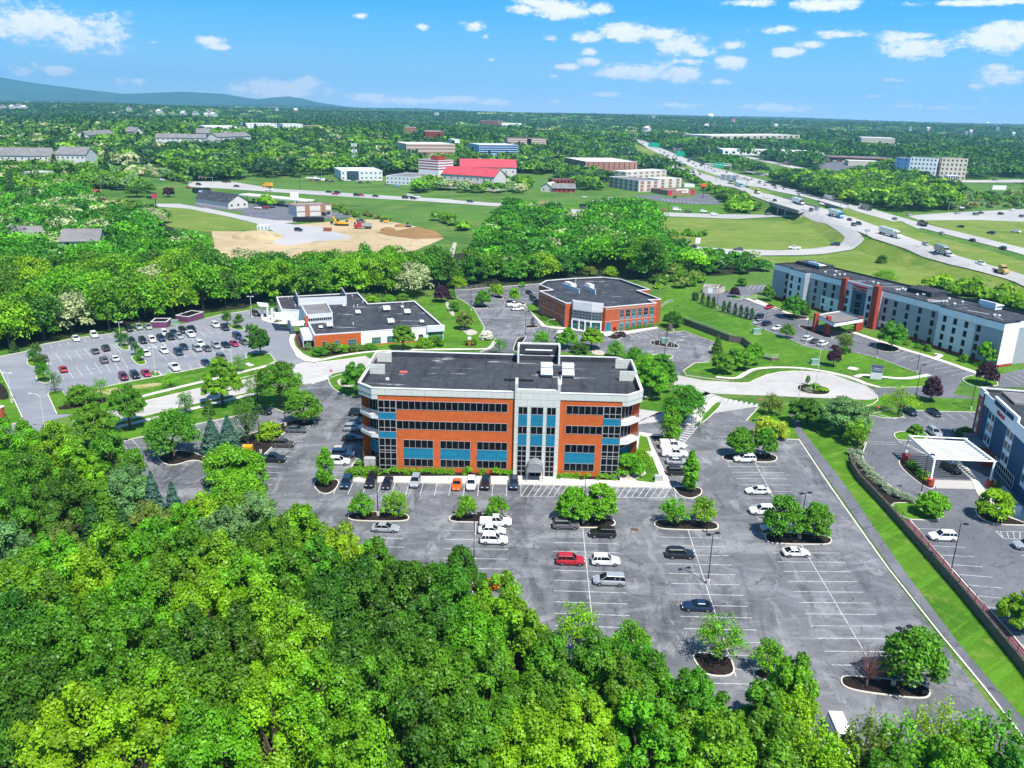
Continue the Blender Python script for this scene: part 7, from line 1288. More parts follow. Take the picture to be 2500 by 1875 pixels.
def crown_pts(seed,n,kind='broad',ncl=70,cr=.33):
 """unit crown: radius 1, from z 0 to z 2*hz; returns centres, normals, tint"""
 g=np.random.default_rng(seed)
 if kind=='conifer':
  z=g.random(n)**.8;tiers=13;zt=np.floor(z*tiers)/tiers;fr_=z*tiers%1
  nb=9;ang=(g.integers(0,nb,n)/nb+zt*1.7)*2*math.pi+g.normal(0,.13,n)
  rr=(1-z)**.85;r=rr*np.sqrt(g.random(n))*(1+.12*np.sin(zt*40+ang*2));zz=zt-.10*r/1+fr_*.05
  C=np.stack([r*np.cos(ang),r*np.sin(ang),zz],1);Nn=np.stack([np.cos(ang)*.6,np.sin(ang)*.6,np.full(n,.8)],1);return C,Nn,np.clip(g.normal(.5,.2,n),0,1)
 cl=g.normal(0,1,(ncl,3));cl/=np.linalg.norm(cl,axis=1)[:,None];cl[:,2]=np.abs(cl[:,2])*1.05-.32
 if kind=='broad':rad=.36+.64*g.random(ncl)**.5;C0=cl*rad[:,None]
 elif kind=='dome':rad=.58+.26*g.random(ncl)**.5;C0=cl*rad[:,None];C0[:,2]=np.maximum(C0[:,2],-.30)+.05*g.random(ncl)
 elif kind=='column':
  z=g.random(ncl);a=g.random(ncl)*2*math.pi;w=np.sin(np.clip(z*.93+.12,0,1)*math.pi)**.75*(1-z*.25);C0=np.stack([w*.68*np.cos(a),w*.68*np.sin(a),z*2-1],1);cr=cr*.9
 else:rad=.45+.5*g.random(ncl);C0=cl*rad[:,None]
 k=g.integers(0,ncl,n);csz=cr*(.65+.7*g.random(ncl))
 d=g.normal(0,1,(n,3));d/=np.linalg.norm(d,axis=1)[:,None];d[:,2]=np.where(d[:,2]<-.25,-d[:,2],d[:,2])
 flat=.55 if kind in('dome','broad')else.8
 r=(.45+.55*np.sqrt(g.random(n)))*(1+.22*np.sin(d[:,0]*7+k)*np.cos(d[:,1]*6+k*2))
 C=C0[k]+d*np.array([1,1,flat])*(r*csz[k])[:,None]
 Nn=d*.95+np.array([0,0,.45]);t=np.clip(.5+(g.random(ncl)[k]-.5)*.7+g.normal(0,.08,n),0,1)
 return C,Nn,t,C0
TP={}
def template(key,kind,n,size,seed,ncl=70,cr=.33,hz=.8,trunk_h=.45,leaf='mid',jitter=.55,limbs=10,multi=False):
 """a tree whose crown radius is 1 and whose whole height is 1 + ...; scaled when placed"""
 if kind=='conifer':
  C,Nn,t=crown_pts(seed,n,kind);C0=[];C=C*np.array([1,1,1.]);base=.06;C[:,2]=base+(1-base)*C[:,2]
 else:
  C,Nn,t,C0=crown_pts(seed,n,kind,ncl,cr)
  lo=C[:,2].min();hi=C[:,2].max();z=lambda q:trunk_h+(q-lo)/(hi-lo)*(1-trunk_h)
  C=C.copy();C[:,2]=z(C[:,2]);C0=C0.copy();C0[:,2]=z(C0[:,2])
 TP[key]=dict(C=C,N=Nn,t=t,C0=C0,size=size,seed=seed,jitter=jitter,limbs=limbs,trunk_h=trunk_h,kind=kind,multi=multi,meshes={})
def tree_mesh(key,r,h):
 T=TP[key];q=(max(.8,round(r/1.3)*1.3),max(1.5,round(h/2)*2))
 if q in T['meshes']:return T['meshes'][q],q
 rr,hh=q;C=T['C']*np.array([rr,rr,hh]);n=len(C)
 g=np.random.default_rng(T['seed']+5);S=T['size']*(.7+.6*g.random(n))
 Nn=T['N']/np.array([rr,rr,hh*.5]);Nn/=np.linalg.norm(Nn,axis=1)[:,None]
 cm=quads_mesh('crown',cards(C,Nn,S,T['seed']+9,'c',T['jitter']),T['t'],LEAF['mid'])
 mb=MB();tr=.035*hh**.9+.03
 if T['kind']=='conifer':mb.cyl((0,0,-.2),(0,0,hh*.95),tr,.02,7)
 else:
  top=hh*(T['trunk_h']+.18);f0=Vector((0,0,hh*T['trunk_h']*.75))
  if T['multi']:
   for k in range(4):
    a=k*1.7;mb.cyl((.1*math.cos(a),.1*math.sin(a),-.1),(rr*.35*math.cos(a),rr*.35*math.sin(a),hh*.55),tr*.55,tr*.3,6)
  else:mb.cyl((0,0,-.2),f0,tr,tr*.75,7);mb.cyl(f0,(0,0,hh*.85),tr*.7,tr*.15,6)
  C0=T['C0'];nl=T['limbs'];idx=list(range(0,len(C0),max(1,len(C0)//max(nl,1))))[:nl]
  for i in idx:
   c=Vector((C0[i][0]*rr*.9,C0[i][1]*rr*.9,C0[i][2]*hh*.97));m_=f0.lerp(c,.5)+Vector((0,0,.1*hh*.3));s0=Vector((0,0,f0.z+(c.z-f0.z)*.25))
   mb.cyl(s0,m_,tr*.4,tr*.25,5,cap=False);mb.cyl(m_,c,tr*.25,tr*.08,5,cap=False)
 tm=mb.mesh('trunk',BARK)
 T['meshes'][q]=(cm,tm);return(cm,tm),q
for s in range(3):
 template('near%d'%s,'broad',20000,.33,11+s,ncl=(60,74,50)[s],cr=(.235,.21,.26)[s],trunk_h=.30,limbs=22,jitter=.4)
 template('wood%d'%s,'broad',3600,.80,31+s,ncl=60,cr=.33,trunk_h=.22,limbs=5)
for s in range(2):
 template('dome%d'%s,'dome',7000,.40,51+s,ncl=95,cr=.26,trunk_h=.26,limbs=12)
 template('thin%d'%s,'loose',2600,.30,61+s,ncl=50,cr=.27,trunk_h=.22,limbs=14)
 template('nearpine%d'%s,'conifer',9000,.42,81+s,jitter=.4)
template('column','column',4200,.34,71,ncl=60,cr=.33,trunk_h=.10,limbs=6)
template('spruce','conifer',3200,.42,85,jitter=.4);template('arbor','column',1600,.26,73,ncl=40,cr=.5,trunk_h=.02,limbs=0)
template('small','loose',1100,.26,91,ncl=30,cr=.33,trunk_h=.26,limbs=7);template('shrub','broad',900,.22,95,ncl=22,cr=.42,trunk_h=.04,limbs=0);template('bigshrub','broad',3500,.34,96,ncl=50,cr=.36,trunk_h=.05,limbs=0)
template('weeping','column',900,.2,97,ncl=24,cr=.4,trunk_h=.05,limbs=3)
NT=[0]
def tree(name,key,loc,r,h,hue,label,cat='tree',group=None,parts=True):
 (cm,tm),q=tree_mesh(key,r,h);NT[0]+=1
 g=random.Random(NT[0]*13)
 rz=g.random()*6.28
 sc=(r/q[0],r/q[0],h/q[1])
 if not parts:
  o=bpy.data.objects.new(name,cm);COL.objects.link(o);o.location=loc;o.rotation_euler=(0,0,rz);o.scale=sc
  o.material_slots[0].link='OBJECT';o.material_slots[0].material=LEAF[hue];return tag(o,label,cat,group)
 t=thing(name,label,cat,loc,rz,group);t.scale=sc
 c=bpy.data.objects.new('crown',cm);COL.objects.link(c);c.parent=t;c.material_slots[0].link='OBJECT';c.material_slots[0].material=LEAF[hue]
 if len(tm.vertices):k=bpy.data.objects.new('trunk',tm);COL.objects.link(k);k.parent=t
 return t
HW=dict(lime='yellow-green',bright='bright green',mid='fresh green',dark='dark green',olive='olive green',pale='pale green',blossom='cream-flowering',white='white-blossomed',spruce='blue-green',pine='dark needled',purple='purple-leaved',yellow='golden yellow')
# ---- the woods in the foreground, crown by crown (photo place of the crown, crown radius, height, colour, kind)
FG=[(40,965,5,15,'bright',0),(115,975,4.5,15,'bright',1),(200,910,4.5,10,'mid',0),(60,1035,5,15,'mid',2),(135,1085,5,15,'dark',0),(240,985,5.5,14,'mid',1),(165,1020,4.5,14,'lime',1),(20,1110,5,15,'mid',0),(330,1075,3.6,13,'spruce','p'),(375,1095,3.4,12,'spruce','p'),(275,1060,4,13,'pale',2),(225,1090,3.6,13,'mid','p'),
(30,1205,4.5,15,'pale',1),(115,1160,4,14,'dark','p'),(200,1140,4,14,'pine','p'),(270,1160,4,14,'pine','p'),(140,1190,3,13,'olive',2),(330,1140,3.6,13,'olive',0),(430,1125,4.2,12,'lime',1),(390,1160,4,14,'bright',1),(500,1110,4.2,11,'mid','d'),(480,1160,4,14,'pale',2),(555,1120,3.6,13,'pale',0),(45,1290,5,17,'bright',2),(130,1240,4.6,16,'bright',0),(250,1215,5,16,'bright',1),(190,1290,5,17,'lime',1),(320,1210,5,16,'bright',0),(400,1215,4.6,16,'mid',2),(470,1235,4.8,16,'bright',1),
(660,1165,4.6,15,'bright',1),(600,1200,4.2,15,'mid',0),(560,1200,4,14,'dark',2),(735,1205,4.4,14,'lime',2),(810,1240,4,14,'mid',1),(690,1250,4.6,15,'mid',0),(770,1290,4.6,15,'dark',2),(620,1280,5,16,'mid',1),(540,1270,4.6,16,'bright',0),(370,1290,5,17,'mid',1),(280,1330,5.2,17,'bright',2),(110,1345,5,17,'mid',1),(15,1400,5,18,'dark',0),(180,1400,5.2,17,'mid',0),(100,1440,5.4,18,'mid',2),(310,1420,5,17,'mid',1),(450,1330,5,17,'lime',2),(550,1350,5.4,17,'lime',1),(640,1390,5,17,'bright',0),(510,1420,4.6,17,'dark',2),(420,1430,4.6,17,'dark',0),(620,1480,5,17,'lime',1),(710,1340,5,17,'dark',2),(800,1335,4.6,16,'dark',1),(880,1290,4.6,16,'dark',0),
(960,1290,4.2,15,'mid',2),(1000,1245,3.6,13,'dark',1),(1080,1330,4.2,15,'bright',0),(1020,1400,4.4,16,'bright',2),(1125,1400,4.4,15,'bright',1),(930,1390,4.8,16,'dark',0),(850,1430,5,17,'dark',1),(760,1450,4.8,17,'dark',2),(700,1540,5.4,17,'bright',0),(590,1570,5,17,'lime',1),(460,1530,5.4,17,'mid',2),(350,1530,5,17,'bright',0),(220,1500,5,18,'mid',1),(80,1540,5.4,18,'dark',2),(150,1620,5.4,18,'lime',0),(300,1620,5.4,17,'lime',1),(450,1640,5,17,'bright',2),(820,1540,5,17,'mid',0),(940,1490,4.6,16,'mid',2),(1050,1500,4.6,16,'mid',0),(900,1620,5,17,'dark',1),(1020,1610,5,16,'mid',2),(770,1640,5,16,'bright',1),
(1190,1450,4,14,'mid',1),(1180,1540,4.6,15,'mid',0),(1140,1630,4.6,15,'lime',2),(1290,1440,4,13,'mid',2),(1370,1455,3.4,12,'mid',0),(1330,1510,4.2,14,'mid',1),(1410,1500,4,13,'mid',2),(1260,1600,4.6,14,'lime',0),(1400,1600,4.6,14,'bright',1),(1500,1530,4,13,'mid',0),(1715,1440,3.2,12,'bright',2),(1640,1545,3.6,13,'mid',1),(1540,1620,4.6,13,'bright',2),(1660,1590,4.2,13,'mid',0),
(1720,1510,3.4,12,'lime','t'),(1760,1580,3.6,12,'lime','t'),(1800,1610,3.6,11,'lime','t'),(1870,1560,3.2,12,'olive','t'),(1940,1560,3.6,12,'bright','t'),(2030,1530,3.8,12,'lime','t'),(2100,1560,3.4,12,'bright','t'),(2050,1620,4,11,'bright',0),(2160,1560,3.4,12,'mid','t'),(2190,1640,3.4,11,'mid',1),(1930,1640,3.6,10,'mid',2)]
rows={}
for(x,y,r,h,hue,k)in FG:
 if x>1620:y+=48 if x>1690 else 20;r*=.92
 g=G('F',x,y,h*.66);key='nearpine%d'%(len(rows)%2)if k=='p' else 'dome0' if k=='d' else 'thin0' if k=='t' else 'near%d'%k
 band=('at the back of the front woods','in the rear of the front woods','in the middle of the front woods','in the front of the front woods','at the bottom edge, left half')[0 if y<1110 else 1 if y<1235 else 2 if y<1390 else 3 if y<1530 else 4]
 if x>1150:band=('','in woods below the car park','in woods below the car park','in thin woods below the car park','at the bottom edge, right half')[0 if y<1110 else 1 if y<1235 else 2 if y<1390 else 3 if y<1530 else 4]
 rows.setdefault((band,hue,'conifer' if k=='p' else 'tree'),[]).append((x,g,r,h,hue,key))
for(band,hue,nm),L in rows.items():
 L.sort(key=lambda q:q[0])
 for i,(x,g,r,h,hu,key)in enumerate(L):
  lab='%s %s, %s of such %s'%(HW[hu],'conifer' if nm=='conifer' else 'broadleaf tree',ordw(i+1,len(L)),band)if len(L)>1 else 'the only %s %s %s'%(HW[hu],'conifer' if nm=='conifer' else 'broadleaf tree',band)
  tree('conifer_tree' if nm=='conifer' else 'broadleaf_tree',key,(g[0],g[1],0),r*.94,h*1.04,hu,lab,'tree','trees of the woods in the foreground')
  # ---- single trees round the buildings: frame, foot, radius, height, kind, colour, label
ST=[('q4',262,597,3.0,7,'dome0','bright','green tree, left of the pair on the bed facing the grey entrance canopy'),('q4',378,590,3.1,7.2,'dome1','bright','green tree, right of the pair on the bed facing the grey entrance canopy'),
('q4',695,610,2.6,5.5,'thin0','bright','light green tree, left of the pair where a person walks'),('q4',818,606,2.7,5.8,'thin1','bright','light green tree beside the walking person'),
('q4',980,315,2.9,7,'dome0','mid','round green tree, left of the pair on the top bed of the right parking rows'),('q4',1090,315,2.5,6.6,'dome1','mid','round green tree, right of the pair on the top bed of the right parking rows'),
('q4',1160,668,3.4,8.2,'dome1','mid','larger round tree shading a silver car on the middle bed'),('q4',1303,668,2.8,7,'dome0','mid','smaller round tree right of the lamp on the middle bed'),
('q4',1715,1310,4.1,8.6,'dome1','mid','big round tree on the bed near the bottom right corner of the car park'),('q4',895,1200,3.5,7.5,'thin0','bright','thin-leaved tree on the wedge-shaped mulch bed low in the car park'),('q4',1098,1250,2.3,5.6,'thin1','bright','small thin tree just right of the wedge-shaped mulch bed'),('q4',508,1195,2.8,6.6,'thin1','bright','thin tree on the small round bed by the woods'),('q4',280,1160,3.5,8,'thin0','lime','thin yellowish tree at the foot of the central parking line'),
('b',1810,1085,2.7,8.6,'column','bright','upright oval tree beside the white pickups'),('b',2002,1575,1.9,8.6,'column','bright','slim column tree on the round bed right of the front walk'),('q3',1407,440,2.2,8.2,'column','bright','slim pear-shaped tree on the round bed left of the office'),
('q3',1562,572,2.3,5,'thin1','bright','small light tree left of the lamp on the leftmost long bed'),('q3',1702,572,2.5,5.2,'thin0','bright','small light tree right of the lamp on the leftmost long bed'),('q3',2015,580,2.1,4.8,'thin0','bright','small light tree left on the bed above the white pickup'),('q3',2145,580,2.1,4.8,'thin1','bright','small light tree right on the bed above the white pickup'),
('o',430,800,5.6,10.5,'dome0','mid','very broad round tree on its mulch bed in the left lot'),('o',1508,522,4.3,7.8,'dome1','mid','flat-topped round tree at the tip of the long mulch bed'),('o',870,1055,4.2,9,'dome0','bright','bright round tree over the charcoal pickup, left of two merged crowns'),('o',1030,1095,4.2,8.6,'dome1','bright','bright round tree right of two merged crowns by the black pickup'),('o',930,1400,6.8,10,'dome1','bright','broadest round tree at the edge of the front woods'),
('o',890,790,3.2,9,'nearpine0','spruce','blue-green spruce on the long mulch bed'),('o',750,770,3,8,'nearpine1','spruce','bluish pine left of the spruce on the long bed'),('o',1040,700,3.6,12,'thin0','dark','tall loose dark tree in the middle of the long mulch bed'),('o',1215,650,2.5,4,'bigshrub','lime','yellow-green shrub on the long mulch bed'),
('o',60,565,4.2,10,'near0','mid','leafy green tree on the verge above the broad round tree'),('o',830,372,4.4,12,'near1','bright','tall bright tree on the street verge opposite the clinic lot'),('o',525,445,1.9,5.5,'small','pale','small sparse young tree on the street verge'),('o',715,450,1.6,4,'spruce','dark','small dark conifer on the verge'),('o',1120,335,3.3,8,'thin1','mid','loose pale tree on the verge right of the tall bright tree'),('o',1310,390,5,12,'near2','mid','big dark maple at the street corner'),('o',400,222,2.2,4,'small','lime','sparse yellowish tree on the clinic verge'),('o',1945,285,3.6,8.5,'near0','mid','tree behind the back left corner of the office'),
('e',285,410,1.4,4,'small','dark','little tree at the far left island, upper of two'),('e',255,455,1.4,3.6,'small','dark','little tree at the far left island, lower of two'),('e',315,505,1.6,4,'small','dark','little tree by the dark car at the left island'),('e',345,605,1.9,5,'small','mid','young tree on the second left island'),('e',430,692,2.1,5.6,'small','dark','young tree on the lawn tip at the lot entrance'),('e',922,300,1.2,3.4,'small','dark','little tree left on the central island of the clinic lot'),('e',965,335,1.6,4.4,'small','dark','little tree right on the central island of the clinic lot'),('e',1046,405,1.3,4.4,'small','dark','little tree left on the lower central island'),('e',1088,445,1.4,3.8,'small','mid','little tree right on the lower central island'),('e',1755,172,1.7,4.8,'small','dark','young tree left on the island by the clinic drive'),('e',1845,192,1.8,4.8,'small','dark','young tree right on the island by the clinic drive'),('e',1930,268,1.6,4.6,'small','dark','young tree left on the lower drive island'),('e',1972,282,1.7,4.8,'small','mid','young tree right on the lower drive island'),('e',2012,405,2.9,8,'near1','dark','full round tree on the lawn corner by the clinic drive'),('e',1845,530,2.1,5,'small','pale','sparse tree left of the utility slab'),('e',790,765,2.3,6.4,'small','bright','slender tree on the mulch by the clinic lot'),('e',620,770,3.0,4.6,'bigshrub','mid','wide low tree left of the slender one'),('e',108,375,1.6,3.4,'spruce','pine','small conifer shrub by the back kerb'),
('g',1545,862,3.1,8,'near2','mid','green tree standing before the white clinic wall'),('s',512,355,2.9,6.4,'dome0','mid','round tree over the silver-blue sedan'),('s',602,250,1.7,5,'small','bright','left of the two lime trees on the back island'),('s',665,262,1.9,5.2,'dome0','lime','right of the two lime trees on the back island'),('s',815,312,2.1,5.8,'dome1','lime','lime green lollipop tree above the white sedan'),('s',112,305,3,6.4,'dome0','purple','dark purple plum tree at the wood edge by the clinic lawn'),('s',205,275,1.7,3.6,'bigshrub','mid','green shrub right of the purple plum'),('s',232,395,2,3.8,'bigshrub','mid','rounded shrub midway down the clinic lawn'),('s',332,572,2.9,6,'dome1','olive','olive tree by the gravel on the clinic lawn'),('s',545,668,1.7,2.8,'bigshrub','white','white-blossomed shrub at the lawn corner'),('s',668,815,2.5,5,'small','mid','loose tree just behind the office roof'),('s',265,170,3.5,5,'bigshrub','lime','yellow-green bush at the wood edge above the plum'),
('h',88,705,1.0,3.6,'weeping','purple','weeping purple tree by the brick office walk'),('h',970,800,1.1,3.4,'weeping','purple','weeping purple tree beside the black sedan'),('h',190,925,2.9,5.8,'thin0','bright','leftmost tree of the garden behind the office roof'),('h',460,930,3.2,6.4,'near1','bright','tree beside the white van behind the office roof'),('h',725,935,3.2,6.8,'near2','bright','tallest tree of the garden behind the office roof'),('h',600,985,2.4,3.6,'bigshrub','dark','dark shrub in the garden behind the office roof'),('h',985,1030,2.7,5.6,'thin1','bright','lone tree right of the pale stones behind the office roof'),('h',1330,1260,4.2,8,'thin0','bright','airy tree at the back right corner of the office'),('h',1180,1100,3,5,'bigshrub','mid','shrubby tree behind the back right chamfer'),
('b',1600,620,4.4,10,'near0','bright','tall tree right of the office beside the lawn'),('b',1700,560,4,10,'near1','mid','tree between the office and the big round tree'),('b',1940,880,5.2,9.4,'dome1','mid','big round tree right of the office by the sidewalk'),('b',1520,470,3.4,7,'near2','bright','tree close behind the right end of the office'),('h',1600,700,3.4,5.6,'dome0','dark','spreading dark tree at the right end of the brick office'),('h',2140,1200,3,6,'near0','mid','tree on the lawn bed by the street curve'),('h',2080,990,2.4,6,'spruce','dark','dark conifer at the head of the retaining wall lawn'),('c',30,900,2.6,5,'near1','mid','leftmost tree of the clump under the retaining wall'),('c',100,930,3,6.2,'near2','bright','front tree of the clump under the retaining wall'),('c',185,890,2.8,6.4,'near0','bright','rightmost tree of the clump under the retaining wall'),
('c',290,412,2.4,6.4,'near1','mid','green tree at the near corner of the hotel side wall'),('c',480,545,3.9,8.6,'near2','mid','large tree before the left hotel wing'),('c',565,515,1.9,3.4,'bigshrub','dark','dark shrub before the left hotel wing'),('c',95,302,1.9,4,'bigshrub','mid','small green tree behind the purple one by the shed'),('c',38,385,2,4.2,'dome0','purple','purple tree on the island by the shed'),('c',865,785,3,6,'thin0','olive','olive tree below the hotel porch'),('c',778,905,2,6.6,'dome1','purple','dark purple tree on the lawn left of the pale slab'),('c',432,690,2.7,5,'thin1','mid','flat thin tree on the lawn below the white car'),('c',1215,775,4.2,9,'near0','mid','large bright tree on the island before the hotel'),('c',1910,895,2.8,7.4,'near1','bright','tree by the last corner of the hotel'),('c',1510,1168,2.4,7,'dome0','purple','dark purple tree on the lawn by the side drive'),('c',1925,1045,3,6.6,'dome1','purple','plum tree on the island by the hotel exit'),('c',1145,132,2.6,4.4,'bigshrub','dark','lone round bush on the interchange meadow'),('c',585,1045,.6,2.8,'small','pale','sapling on the traffic circle bed'),('c',318,1215,2.1,4,'small','olive','sparse brownish tree by the stop sign'),
('c',860,800,1.9,2,'bigshrub','dark','low dark hedge bush under the olive tree'),('c',1760,870,1.3,2.4,'bigshrub','mid','round bush before the hotel near its last corner'),('c',1485,790,1.1,2.2,'bigshrub','mid','round bush before the middle of the hotel'),('c',1330,745,1.5,1.6,'shrub','mid','flat bush right of the big tree by the hotel'),('c',1415,770,1.5,1.6,'shrub','mid','flat bush left of the round one by the hotel'),('c',1880,905,2,1.8,'shrub','dark','dark low bush by the last hotel corner'),
('d',70,690,4.4,6.4,'near0','dark','dense dark rounded tree at the end of the service strip'),('d',390,770,5.6,9,'near2','pale','big pale airy tree by the traffic circle'),('d',520,880,3,6.4,'thin0','bright','bright tree at the head of the retaining wall'),('d',900,600,4.6,8,'thin1','lime','yellow-green spreading tree by the stop sign island'),('d',1050,765,1.4,2.2,'bigshrub','mid','round bush on the island by the grey car'),('d',1190,1510,2.9,4.8,'dome0','bright','low forked tree on the lawn tip of the forecourt'),('d',1745,1545,3.3,6,'dome1','lime','lime tree on the mulch by the forecourt walk'),('n',800,985,1.1,3,'spruce','dark','small conifer by the brick planter'),('d',1500,800,2,2.4,'bigshrub','dark','dark bush behind the canopy by the white car'),('q4',2195,1060,3.2,6,'near1','bright','bright tree at the right edge of the photo beyond the fence'),('q4',1118,130,2.5,4.6,'thin0','olive','brownish tree behind the top right bed'),('q4',1085,225,2.2,5,'bigshrub','yellow','pale yellow tree, left of two behind the top right bed'),('q4',1150,235,2.1,4.4,'bigshrub','yellow','pale yellow tree, right of two behind the top right bed'),('q4',2060,1110,0,0,None,None,'')]
for(fr,x,y,r,h,k,hue,lab)in ST:
 if not k:continue
 g=G(fr,x,y);cat='bush' if 'shrub' in k else 'tree'
 tree({'near':'broadleaf_tree','dome':'shade_tree','thin':'young_tree','colu':'column_tree','spru':'conifer_tree','smal':'young_tree','bigs':'garden_bush','shru':'garden_bush','weep':'weeping_tree'}[k.replace('nearpine','spruce')[:4]],k,(g[0],g[1],0),r,h,hue,lab,cat,'ornamental trees' if cat=='tree' else 'garden bushes')
for i,(x,y)in enumerate([(783,1297),(796,1300),(822,1312),(845,1322),(868,1330),(912,1348),(935,1352),(961,1360),(986,1368),(1010,1376),(1032,1382)]):
 g=G('q2',x,y);tree('arborvitae','arbor',(g[0],g[1],0),.95,4.6 if i>1 else 3.6,'pine','narrow clipped conifer, %s in the row by the hotel car park'%ordw(i+1,11),'tree','row of narrow conifers')
for(x,y,key,r,h,hue,lab)in((130,1050,'nearpine0',9,27,'pine','very tall dark conifer at the far left beyond the woods'),(10,860,'nearpine1',8,24,'pine','tall dark conifer cut by the left edge'),(350,1090,'nearpine1',7,20,'pine','dark conifer right of the tallest one, left woods'),(600,1230,'wood0',10,15,'blossom','huge cream-flowering tree before the red gabled diner'),(520,900,'wood1',10,15,'dark','broad dark tree crown below the grey apartment house'),(1230,925,'wood2',7,10,'dark','dark trees clump beside the road utility poles'),(1520,925,'wood1',4,7,'purple','dark purple tree left of the blue-signed drive-in'),(940,1260,'wood2',9,13,'olive','olive flowering tree behind the left woods'),(1380,1190,'wood0',7,11,'blossom','cream-flowering tree at the meadow corner')):
 g=at('i',x,y);tree('conifer_tree' if 'pine' in key else 'woodland_tree',key,tuple(g),r,h,hue,lab,'tree','single trees of the left background')
BU=[('a',385,1397,.8),('a',475,1393,1.15),('a',575,1397,.95),('a',650,1397,1),('a',735,1397,1),('a',795,1394,.9),('a',850,1394,.95),('a',912,1395,.9),('a',970,1397,.9),('a',1035,1398,.9),('a',1210,1398,1.3),('a',1355,1403,.95),('a',1500,1405,1.25),('a',1580,1405,.95),('a',1640,1410,.9),('b',170,1415,.8),('b',685,1440,.7),('b',740,1440,.85),('b',797,1440,.8),('b',862,1442,.9),('b',970,1445,.95),('b',1095,1452,.95),('b',1160,1452,.9),('b',1222,1456,.9)]
for i,(fr,x,y,r)in enumerate(BU):
 g=G(fr,x,y);tree('clipped_bush','shrub',(g[0],g[1],.1),r*.88,r*1.25,'bright','clipped round bush, %s along the office front'%ordw(i+1,len(BU)),'bush','clipped bushes along the office front')
for i,(fr,x,y,r,h,hue,lab)in enumerate([('a',90,1400,2,1.4,'mid','spreading hedge bush before the left corner, left half'),('a',220,1400,2.2,1.4,'mid','spreading hedge bush before the left corner, right half'),('a',110,1320,.9,1.6,'mid','small bush behind the grey utility cabinet'),('b',1385,1400,3,4.6,'bright','large leafy shrub at the right corner of the office'),('b',1500,1330,2.2,4,'bright','lighter shrub behind the large one at the right corner'),
('g',730,915,2,2.6,'mid','dense green shrub at the clinic corner'),('g',840,885,2.6,3,'olive','olive shrub before the clinic brick wall'),('g',950,875,2.2,2,'bright','low shrub under the clinic windows'),('g',1090,865,2.2,2,'olive','olive low shrub near the brick end'),('g',1220,855,2,1.8,'mid','low shrub before the white clinic wall'),('g',1750,835,2.8,3,'bright','bright shrub mass before the right clinic windows'),('g',1860,820,2.6,3.4,'mid','shrub at the right end of the clinic'),('g',610,855,1,2,'pale','blue-grey shrub by the clinic porch'),('g',310,590,1,1.2,'mid','low shrub under the white sail roof'),('g',1240,390,2,2.4,'lime','bush behind the clinic roof, left'),('g',1400,385,2.4,2.4,'bright','bush behind the clinic roof, middle'),('g',1540,375,2.2,2.6,'mid','bush behind the clinic roof, right'),
('s',340,715,1,1.6,'bright','bush left of the brick sign'),('s',425,705,1.3,1.8,'bright','bush right of the brick sign'),('s',890,160,1.5,2,'bright','clipped bush at the back kerb of the brick office lot'),('c',640,1060,1.5,1.2,'bright','green plant mound on the traffic circle'),('c',700,1090,1.6,1,'lime','yellow plant mound on the traffic circle'),('c',590,1090,1.2,1,'grey','silvery plant mound on the traffic circle'),('h',700,140,3.6,4,'olive','rounded bush behind the brick office roof'),('h',930,145,3.2,4,'lime','yellowish bush behind the brick office roof'),('c',1170,262,5,5,'bright','bush mass behind the hotel roof'),('d',1000,1060,1.2,1.3,'bright','topmost clipped shrub on the kerbed oval'),('d',1050,1100,1.4,1.5,'dark','darker shrub on the kerbed oval'),('d',1110,1160,1.4,1.4,'bright','lower clipped shrub on the kerbed oval')]):
 g=at(fr,x,y);tree('garden_bush','bigshrub' if r>1.9 else 'shrub',(g[0],g[1],g[2]+.05),r,h,hue,lab,'bush','garden bushes')
for i in range(7):  # clipped hedge balls beside the brick office
 g=G('h',195+i*22+i*4,615+i*11);tree('clipped_bush','shrub',(g[0],g[1],.1),.8,1.1,'mid','low clipped bush, %s beside the left brick wall'%ordw(i+1,7),'bush','bushes beside the brick office')
for i in range(8):
 g=G('h',1115+i*38,740-i*5.5);tree('clipped_bush','shrub',(g[0],g[1],.1),.7,1.1,'mid','low clipped bush, %s under the arched windows'%ordw(i+1,8),'bush','bushes under the arched windows')
for i,(x,y)in enumerate([(470,960),(495,1000),(540,960),(520,1040),(555,1030),(590,1085),(620,1120),(650,1155),(690,1190),(720,1215),(760,1250),(800,1300),(850,1310),(900,1345),(940,1360),(990,1380),(1030,1395)]):
 g=G('d',x,y);tree('tuft_plant','shrub',(g[0],g[1],.1),1.15,1.3,'grey','silvery grass tuft, %s along the retaining wall bed'%(('topmost' if i==0 else ordw(i+1,17))if i<16 else 'last'),'plant','silvery grass tufts')
 # bare reddish tree
bt=thing('bare_tree','leafless reddish tree beside the big round tree, bottom right bed','tree',tuple(G('q4',1530,1300)))
mb=MB();mb.cyl((0,0,0),(0,0,2.2),.12,.09,6);mb.build('trunk',BARKG,bt);mb=MB();g_=random.Random(4)
for i in range(70):
 a=g_.random()*6.28;e=g_.uniform(.5,1.4);L=g_.uniform(2,4.6);s=Vector((0,0,g_.uniform(.8,2.2)));d_=Vector((math.cos(a)*math.cos(e),math.sin(a)*math.cos(e),math.sin(e)))
 m_=s+d_*L*.6;mb.cyl(s,m_,.035,.02,4,cap=False);mb.cyl(m_,m_+(d_+Vector((0,0,.5))).normalized()*L*.4,.02,.008,4,cap=False);mb.cyl(m_,m_+Vector((g_.uniform(-1,1),g_.uniform(-1,1),1)),.015,.006,3,cap=False)
mb.build('crown',mat('red_twigs',(.20,.10,.08),.9,.2,3),bt)
